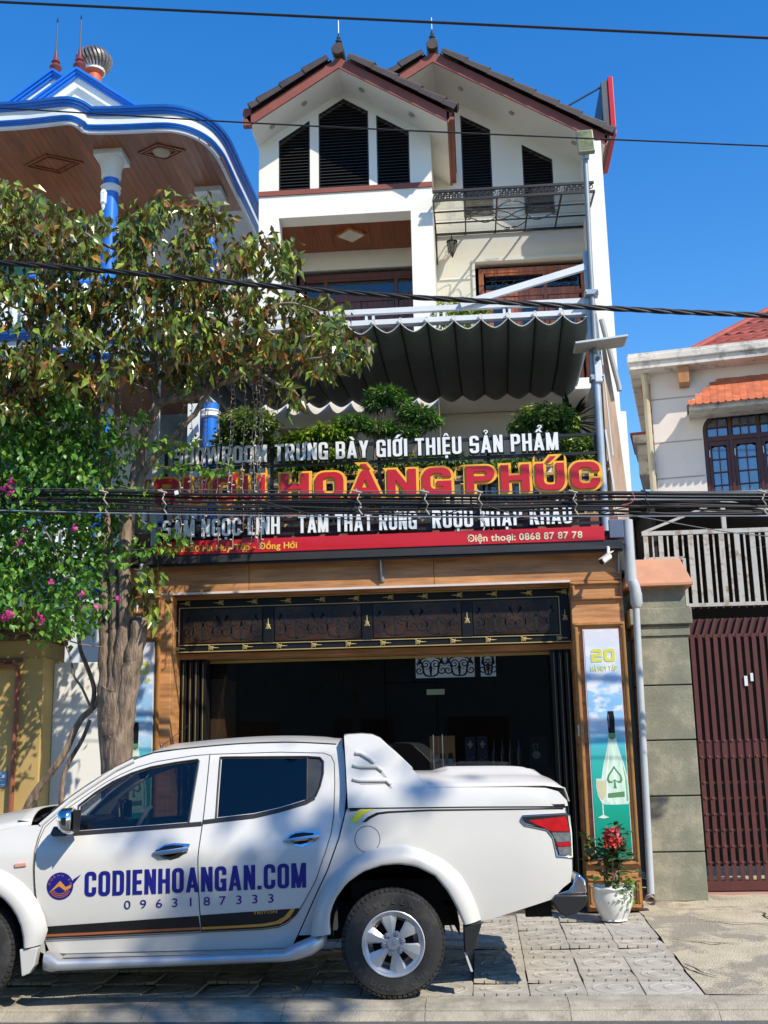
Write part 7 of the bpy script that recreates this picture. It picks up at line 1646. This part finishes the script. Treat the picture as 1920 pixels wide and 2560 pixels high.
topiary('ficus_topiary', 'rounded ficus with two tiers beside the lamp pole', [(1365, 1045, 12.4, 72, 34), (1310, 1068, 12.4, 38, 20), (1420, 1060, 12.4, 28, 24), (1440, 1115, 12.4, 42, 26), (1400, 1125, 12.4, 40, 26), (1465, 1150, 12.4, 42, 24)], (.95, 12.4, zt), [m_f1, m_f2], TF, 1300, .5, True)
topiary('lime_shrub', 'leafy shrub behind the words TRƯNG BÀY', [(740, 1180, 12.33, 50, 26), (860, 1165, 12.33, 50, 30), (1000, 1165, 12.33, 62, 26)], (-1.6, 12.33, zt), [m_f1, m_y1], TY, 800, .4, False, False)
topiary('lime_shrub', 'leafy shrub behind the words THIỆU SẢN', [(1120, 1160, 12.33, 60, 24), (1230, 1170, 12.33, 50, 22), (1300, 1165, 12.33, 45, 24)], (.3, 12.33, zt), [m_f1, m_y1], TY, 700, .3, False, False)
topiary('balcony_shrub', 'yellow green shrub on the upper balcony above the sail frame', [(1135, 785, 14.75, 66, 30), (1180, 775, 14.75, 40, 24)], (.1, 14.75, 6.655), [m_y1, m_y2], TY, 1100, .7, False)
dr = thing('dracaena', 'dark strap leaved dracaena behind the right ficus under the sail', 'potted tree', (1.25, 13.6, zt))
cc = at(1425, 1060, 13.6); mb = MB()
for k in range(62):
    a = random.uniform(0, 2*PI); e = random.uniform(-.5, 1.2); L0 = random.uniform(.35, .62); d = Vector((math.cos(a)*math.cos(e), math.sin(a)*math.cos(e), math.sin(e))); sd = d.cross(Vector((0, 0, 1))).normalized()*.028
    P = [cc+d*L0*t-Vector((0, 0, .30*L0*t*t)) for t in (0, .35, .7, 1)]; W = (.5, 1, .8, .05)
    mb.grid([[p-sd*w, p+sd*w] for p, w in zip(P, W)])
mb.build('crown', M('dracaena_leaf', (.018, .04, .014), rough=.4, var=.3), dr, smooth=True); MB().tube([(1.25, 13.6, zt), tuple(cc)], .04, 8).build('trunk', m_bark, dr)
# ---- pot with red flowers on the pavement
fp = thing('flower_pot', 'white glazed pot with red flowering plant in front of the right poster', 'potted plant', (1.23, 11.45, .118))
m_glaze = M('white_glaze', (.74, .74, .71), rough=.25, var=.05, coat=.4, dirt=(.45, .42, .36), dirt_amt=.2)
mb = MB(); prof = [(.105, .0), (.125, .008), (.118, .02), (.150, .08), (.182, .16), (.195, .23), (.190, .275), (.196, .295), (.212, .305), (.208, .318), (.185, .312), (.178, .27)]
vs = []; n_ = 40
for (r_, h) in prof:
    for k in range(n_):
        a = 2*PI*k/n_; w = .010*math.sin(a*9) if h > .285 else 0; vs.append((1.23+(r_+w*.6)*math.cos(a), 11.45+(r_+w*.6)*math.sin(a), .118+h+w*.7))
mb.add(vs, [(i*n_+k, i*n_+(k+1) % n_, (i+1)*n_+(k+1) % n_, (i+1)*n_+k) for i in range(len(prof)-1) for k in range(n_)]+[tuple(range(n_))]); mb.build('pot', m_glaze, fp, smooth=True, angle=50)
MB().lathe([(.001, 0), (.18, 0)], (1.23, 11.45, .39), n=20).build('soil', m_joint, fp)
m_e1 = M('crown_thorn_leaf', (.05, .10, .030), rough=.35, var=.3, scale=12, trans=.15); m_red3 = M('coral_petal', (.70, .10, .07), rough=.5, var=.3, scale=30, trans=.2)
m_rose = M('rose_petal', (.66, .05, .09), rough=.5, var=.25, scale=30, trans=.2); m_ivy = M('ivy_leaf', (.14, .27, .04), rough=.4, var=.3, scale=14, trans=.25)
lm = leafmesh('leaf', .12, .052, m_e1, .25, .1); lm2 = leafmesh('leaf', .042, .036, m_ivy, .2, .2)
for k in range(9):
    a = random.uniform(0, 6.3); tip = Vector((1.23+random.gauss(0, .085), 11.45+random.gauss(0, .07), random.uniform(.72, .98)))
    MB().tube(smoothpath([(1.23+.05*math.cos(a), 11.45+.05*math.sin(a), .38), (1.23+.07*math.cos(a), 11.45+.07*math.sin(a), .58), tuple(tip)], 4), .010, 6).build('stem', m_bark, fp, smooth=True)
    for j in range(22): place('leaf', lm, fp, orient(tip+Vector((random.gauss(0, .02), random.gauss(0, .02), random.uniform(-.2, .05))), random.uniform(0, 6.3), random.uniform(-.3, .8), random.gauss(0, .4), random.uniform(.7, 1.1)))
for k in range(95): place('leaf', lm, fp, orient(Vector((1.21+random.gauss(0, .10), 11.43+random.gauss(0, .08), random.uniform(.46, .82))), random.uniform(0, 6.3), random.uniform(-.3, .6), random.gauss(0, .5), random.uniform(.7, 1.1)))
pm_ = {}
for nm, mt in (('a', m_rose), ('b', m_red3)):
    q = MB()
    for k in range(2): q.add([(0, 0, 0), (.014*math.cos(PI*k-.9), .014*math.sin(PI*k-.9), .006), (.022*math.cos(PI*k), .022*math.sin(PI*k), .008), (.014*math.cos(PI*k+.9), .014*math.sin(PI*k+.9), .006)], [(0, 1, 2, 3)])
    pm_[nm] = q.mesh('petal', mt)
for (px, py, n_, nm) in ((1524, 2082, 34, 'a'), (1536, 2082, 16, 'a'), (1520, 2102, 22, 'b'), (1535, 2107, 20, 'b'), (1548, 2102, 14, 'b'), (1525, 2114, 10, 'b')):
    for k in range(n_): place('petal', pm_[nm], fp, orient(at(px, py, 11.24)+Vector((random.gauss(0, .024), random.gauss(0, .02), random.gauss(0, .018))), random.uniform(0, 6.3), random.uniform(0, 1.4), random.uniform(-1, 1), random.uniform(1.2, 1.9)))
for k in range(95):
    t = random.random(); px, py = 1560+random.gauss(0, 14)+12*t, 2195+t*60+random.gauss(0, 8)
    place('ivy_leaf', lm2, fp, orient(at(px, py, 11.28+random.gauss(0, .03)), random.uniform(0, 6.3), random.uniform(-1, .8), random.gauss(0, .6), random.uniform(.6, 1.1)))
# ---- street trees behind the camera, whose crowns shade part of the truck and road
for (bx0, by0, cz0, R0, n_, lab) in ((8.0, -.35, 12.6, .85, 420, 'street tree across the road, nearer one'), (9.0, -6.5, 6.5, 2.4, 1500, 'street tree across the road, farther one'), (-3.5, -7.0, 5.2, 2.2, 1300, 'street tree across the road, left one')):
    t = thing('street_tree', lab, 'tree', (bx0, by0, 0), 'trees across the road'); L_ = Leaves([m_la, m_lb])
    MB().tube(smoothpath([(bx0, by0, -.1), (bx0+.05, by0, 2), (bx0-.1, by0+.1, cz0)], 5), [.16, .15, .145, .14, .135, .13, .125, .12, .11, .10, .08], 10).build('trunk', m_bark, t, smooth=True)
    off = (0, 0, 0)
    if off[0]: MB().tube(smoothpath([(bx0, by0, 4.4), (bx0+off[0]*.5, by0+off[1]*.5, 6.3), (bx0+off[0]*1.15, by0+off[1]*1.1, cz0+.2)], 4), [.07, .065, .06, .055, .05, .045, .04, .035, .02], 8).build('branch', m_bark, t, smooth=True)
    for k in range(n_ // 10):
        v = Vector((random.gauss(0, .5), random.gauss(0, .5), random.gauss(0, .32)))*R0; c = Vector((bx0, by0, cz0))+Vector(off)+v
        for j in range(10): L_.put(0 if random.random() < .7 else 1, tmpl(.16, .08) if n_ > 500 else tmpl(.26, .14), orient(c+Vector((random.gauss(0, .16), random.gauss(0, .16), random.gauss(0, .12))), random.uniform(0, 6.3), random.gauss(-.5, .5), random.gauss(0, .6), random.uniform(.8, 1.3)))
    L_.build('crown', t)
# ================================================================ overhead cables, string lights, cameras
m_cable = M('black_cable', (.012, .012, .014), rough=.55, var=.2)
m_cable2 = M('grey_cable', (.10, .11, .12), rough=.5)
def cable(label, px, Y, r, mat=None, group=None, n=6, sag=0, name='overhead_cable'):
    P = [at(x, y, Y+(dy if len(q) > 2 else 0)) for q in px for (x, y, dy) in [(q[0], q[1], q[2] if len(q) > 2 else 0)]]
    o = MB().tube(smoothpath(P, 7), r, n).build(name, mat or m_cable, smooth=True); return tag(o, label, 'cable', group)
cable('thick black cable across the sky at the very top', [(-300, -10), (0, 5), (960, 50), (1920, 95), (2300, 113)], 9.4, .013)
cable('thin black cable crossing the gables below the topmost one', [(-300, 255), (0, 270), (640, 308), (1280, 338), (1920, 365), (2300, 380)], 9.6, .0075)
# twisted service cable
tw = thing('twisted_cable', 'twisted bundle of black cables sagging across the upper balcony', 'cable', at(960, 735, 9.8))
base = smoothpath([at(x, y, 9.8) for x, y in ((-300, 640), (0, 657), (320, 682), (640, 712), (960, 738), (1280, 757), (1600, 775), (1920, 789), (2300, 803))], 22)
for k in range(4):
    P = [p+Vector((0, math.cos(i*.42+PI/2*k)*.016, math.sin(i*.42+PI/2*k)*.016)) for i, p in enumerate(base)]
    MB().tube(P, .0125 if k else .010, 6).build('strand', m_cable, tw, smooth=True)
# main bundle: dark cables strapped together, seen in front of the sign
BUN = [(0, 0, .017), (9, .02, .012), (16, -.02, .010), (21, .03, .013), (27, 0, .009), (31, -.03, .011), (36, .02, .009), (41, -.01, .012), (46, .03, .008), (51, 0, .009)]
ORD = ['first', 'second', 'third', 'fourth', 'fifth', 'sixth', 'seventh', 'eighth', 'ninth', 'tenth', 'eleventh', 'twelfth', 'thirteenth', 'fourteenth', 'fifteenth', 'sixteenth']
for k, (dy, dd, r_) in enumerate(BUN):
    px = []
    for x in range(-300, 2301, 200):
        w = random.gauss(0, 2.2) if k > 1 else 0; base_y = 1232+(6 if 300 < x < 1500 else 0)+(x-960)*.004
        px.append((x, base_y+dy+w+(6*math.sin(x*.004+k) if k > 5 else 0), dd+random.gauss(0, .01)))
    cable('%s cable from the top in the strapped black bundle before the letter sign' % ORD[k], px, 10.5, r_*1.04, group='cables of the strapped bundle', n=6)
cable('thin pale steel wire running just above the strapped cable bundle', [(-300, 1220), (0, 1221), (960, 1228), (1920, 1229), (2300, 1229)], 10.5, .0045, m_cable2)
cable('thin bluish wire running alone below the strapped cable bundle', [(-300, 1270), (0, 1276), (400, 1285), (900, 1292), (1400, 1291), (1920, 1290), (2300, 1289)], 10.4, .0055, M('blue_grey_wire', (.22, .26, .32), rough=.4))
cable('thin black wire drooping between two straps at centre', [(640, 1248), (800, 1290), (930, 1302), (1060, 1296), (1200, 1262)], 10.45, .005)
cable('thin black wire drooping under the bundle on the right', [(1210, 1262), (1330, 1298), (1440, 1300), (1560, 1270), (1700, 1262)], 10.45, .005)
cable('thin wire sagging from the bundle down across the carport', [(1560, 1285), (1700, 1310), (1820, 1330), (1960, 1345)], 10.3, .005, m_cable2)
strap = M('pale_strap', (.40, .36, .30), rough=.6)
for k, (x, lab) in enumerate(((258, 'wire strap round the cable bundle left of the trunk'), (405, 'wire strap round the cable bundle at the trunk'), (892, 'wire strap on the cable bundle under the letter A'), (1060, 'wire strap on the cable bundle under the letter G'), (1195, 'long hanging strap on the cable bundle under the letter P'), (1432, 'wire strap on the cable bundle under the letter C'), (1612, 'dark knotted strap on the cable bundle right of the lamp pole'), (1905, 'pale clip on the cable bundle at the right edge'))):
    t = thing('cable_strap', lab, 'cable strap', at(x, 1290, 10.44))
    MB().tube([at(x+(4 if i % 2 else -3)+i*2, 1222+i*13, 10.44+.03*math.sin(i*2)) for i in range(6 if k != 4 else 9)], .0065, 5).build('band', strap if k != 6 else m_cable, t)
    MB().tube([at(x-10, 1226, 10.43), at(x+12, 1232, 10.42)], .009, 5).build('knot', strap if k != 6 else m_cable, t)
t = thing('cable_clamp', 'small white square clamp hanging on the bundle at the left end of the sign', 'cable clamp', at(441, 1240, 10.42)); MB().obox(at(441, 1232, 10.42), (.018, 0, .004), (0, .008, 0), (-.004, 0, .020)).build('plate', m_wletter, t, bevel=.003); MB().tube([at(443, 1224, 10.42), at(444, 1214, 10.42)], .004, 5).build('hook', m_cable, t)
t = cable('short pink wire loop tied to the bundle right of the lamp pole', [(1555, 1262), (1575, 1258), (1586, 1245), (1580, 1230)], 10.42, .004, M('pink_wire', (.55, .12, .16), rough=.5))
# string lights hanging from the branches
m_bulb = M('clear_bulb', (.62, .56, .46), rough=.3); m_strg = M('pale_string', (.40, .33, .27), rough=.7)
bulb = MB().lathe([(.001, -.012), (.007, -.006), (.008, .004), (.004, .016)], (0, 0, 0), n=6).mesh('bulb', m_bulb)
for ks, (x, y0, y1) in enumerate(sorted(((456, 830, 1335), (481, 850, 1360), (512, 900, 1345), (520, 870, 1290), (548, 880, 1372), (577, 905, 1300), (586, 850, 1372), (612, 890, 1330), (634, 895, 1360), (640, 930, 1345), (650, 870, 1365), (656, 920, 1372), (330, 960, 1160), (352, 930, 1190), (300, 960, 1100), (285, 950, 1090)))):
    Y = 11.25+random.uniform(-.15, .1); n_ = int((y1-y0)/22); base = [at(x+random.gauss(0, 2.0)-(y-y0)*.012+(3*math.sin(y*.02)), y, Y) for y in [y0+(y1-y0)*i/n_ for i in range(n_+1)]]
    t = thing('string_light', '%s strand from the left of the fairy lights hanging under the tree' % ORD[ks], 'string light', base[-1], 'fairy light strands under the tree')
    MB().tube(base, .0045, 5, cap=False).build('wire', m_strg, t)
    for i, p in enumerate(base[1:]): child('bulb', bulb, t, p+Vector((random.choice((-1, 1))*.015, -.008, 0)), (random.uniform(-.6, .6), random.choice((-1, 1))*1.2, 0))
# security cameras under the awning
m_camw = M('camera_white', (.70, .70, .68), rough=.35)
def seccam(p, d, label):
    t = thing('security_camera', label, 'camera', p); d = Vector(d).normalized(); p = Vector(p)
    MB().tube([p, p+d*.13], .032, 14).build('body', m_camw, t, smooth=True, bevel=.004); MB().tube([p+d*.128, p+d*.140], .030, 14).build('lens', m_blksteel, t)
    MB().tube([p+d*.03, p+Vector((0, .08, .10)), p+Vector((0, .14, .12))], .016, 8).build('arm', m_camw, t, smooth=True)
    MB().obox(p+d*.06+Vector((0, 0, .036)), d*.09, Vector((d.y, -d.x, 0)).normalized()*.036, Vector((0, 0, .004))).build('hood', m_camw, t)
seccam((1.44, 11.72, 3.70), (-.75, -.5, -.55), 'white security camera under the right end of the black awning')
seccam((-3.60, 11.72, 3.69), (.95, -.35, -.15), 'white security camera under the left end of the black awning')
tag(MB().box(1.47, 1.62, 11.86, 11.985, 3.92, 4.12).build('junction_box', M('blue_grey_box', (.10, .13, .20), rough=.5), bevel=.006), 'small dark blue junction box beside the red address strip', 'junction box')
tag(MB().box(1.03, 1.055, 11.975, 11.998, 1.86, 1.98).build('switch_box', m_lilac, bevel=.004), 'small white switch box on the right shop pillar', 'switch')
tag(MB().add([(-.02, 9.15, .022), (.05, 9.13, .022), (.07, 9.17, .035), (0, 9.19, .03)], [(0, 1, 2, 3)]).build('paper_scrap', m_wletter, solid=.002), 'scrap of white paper on the paving behind the truck', 'paper scrap')
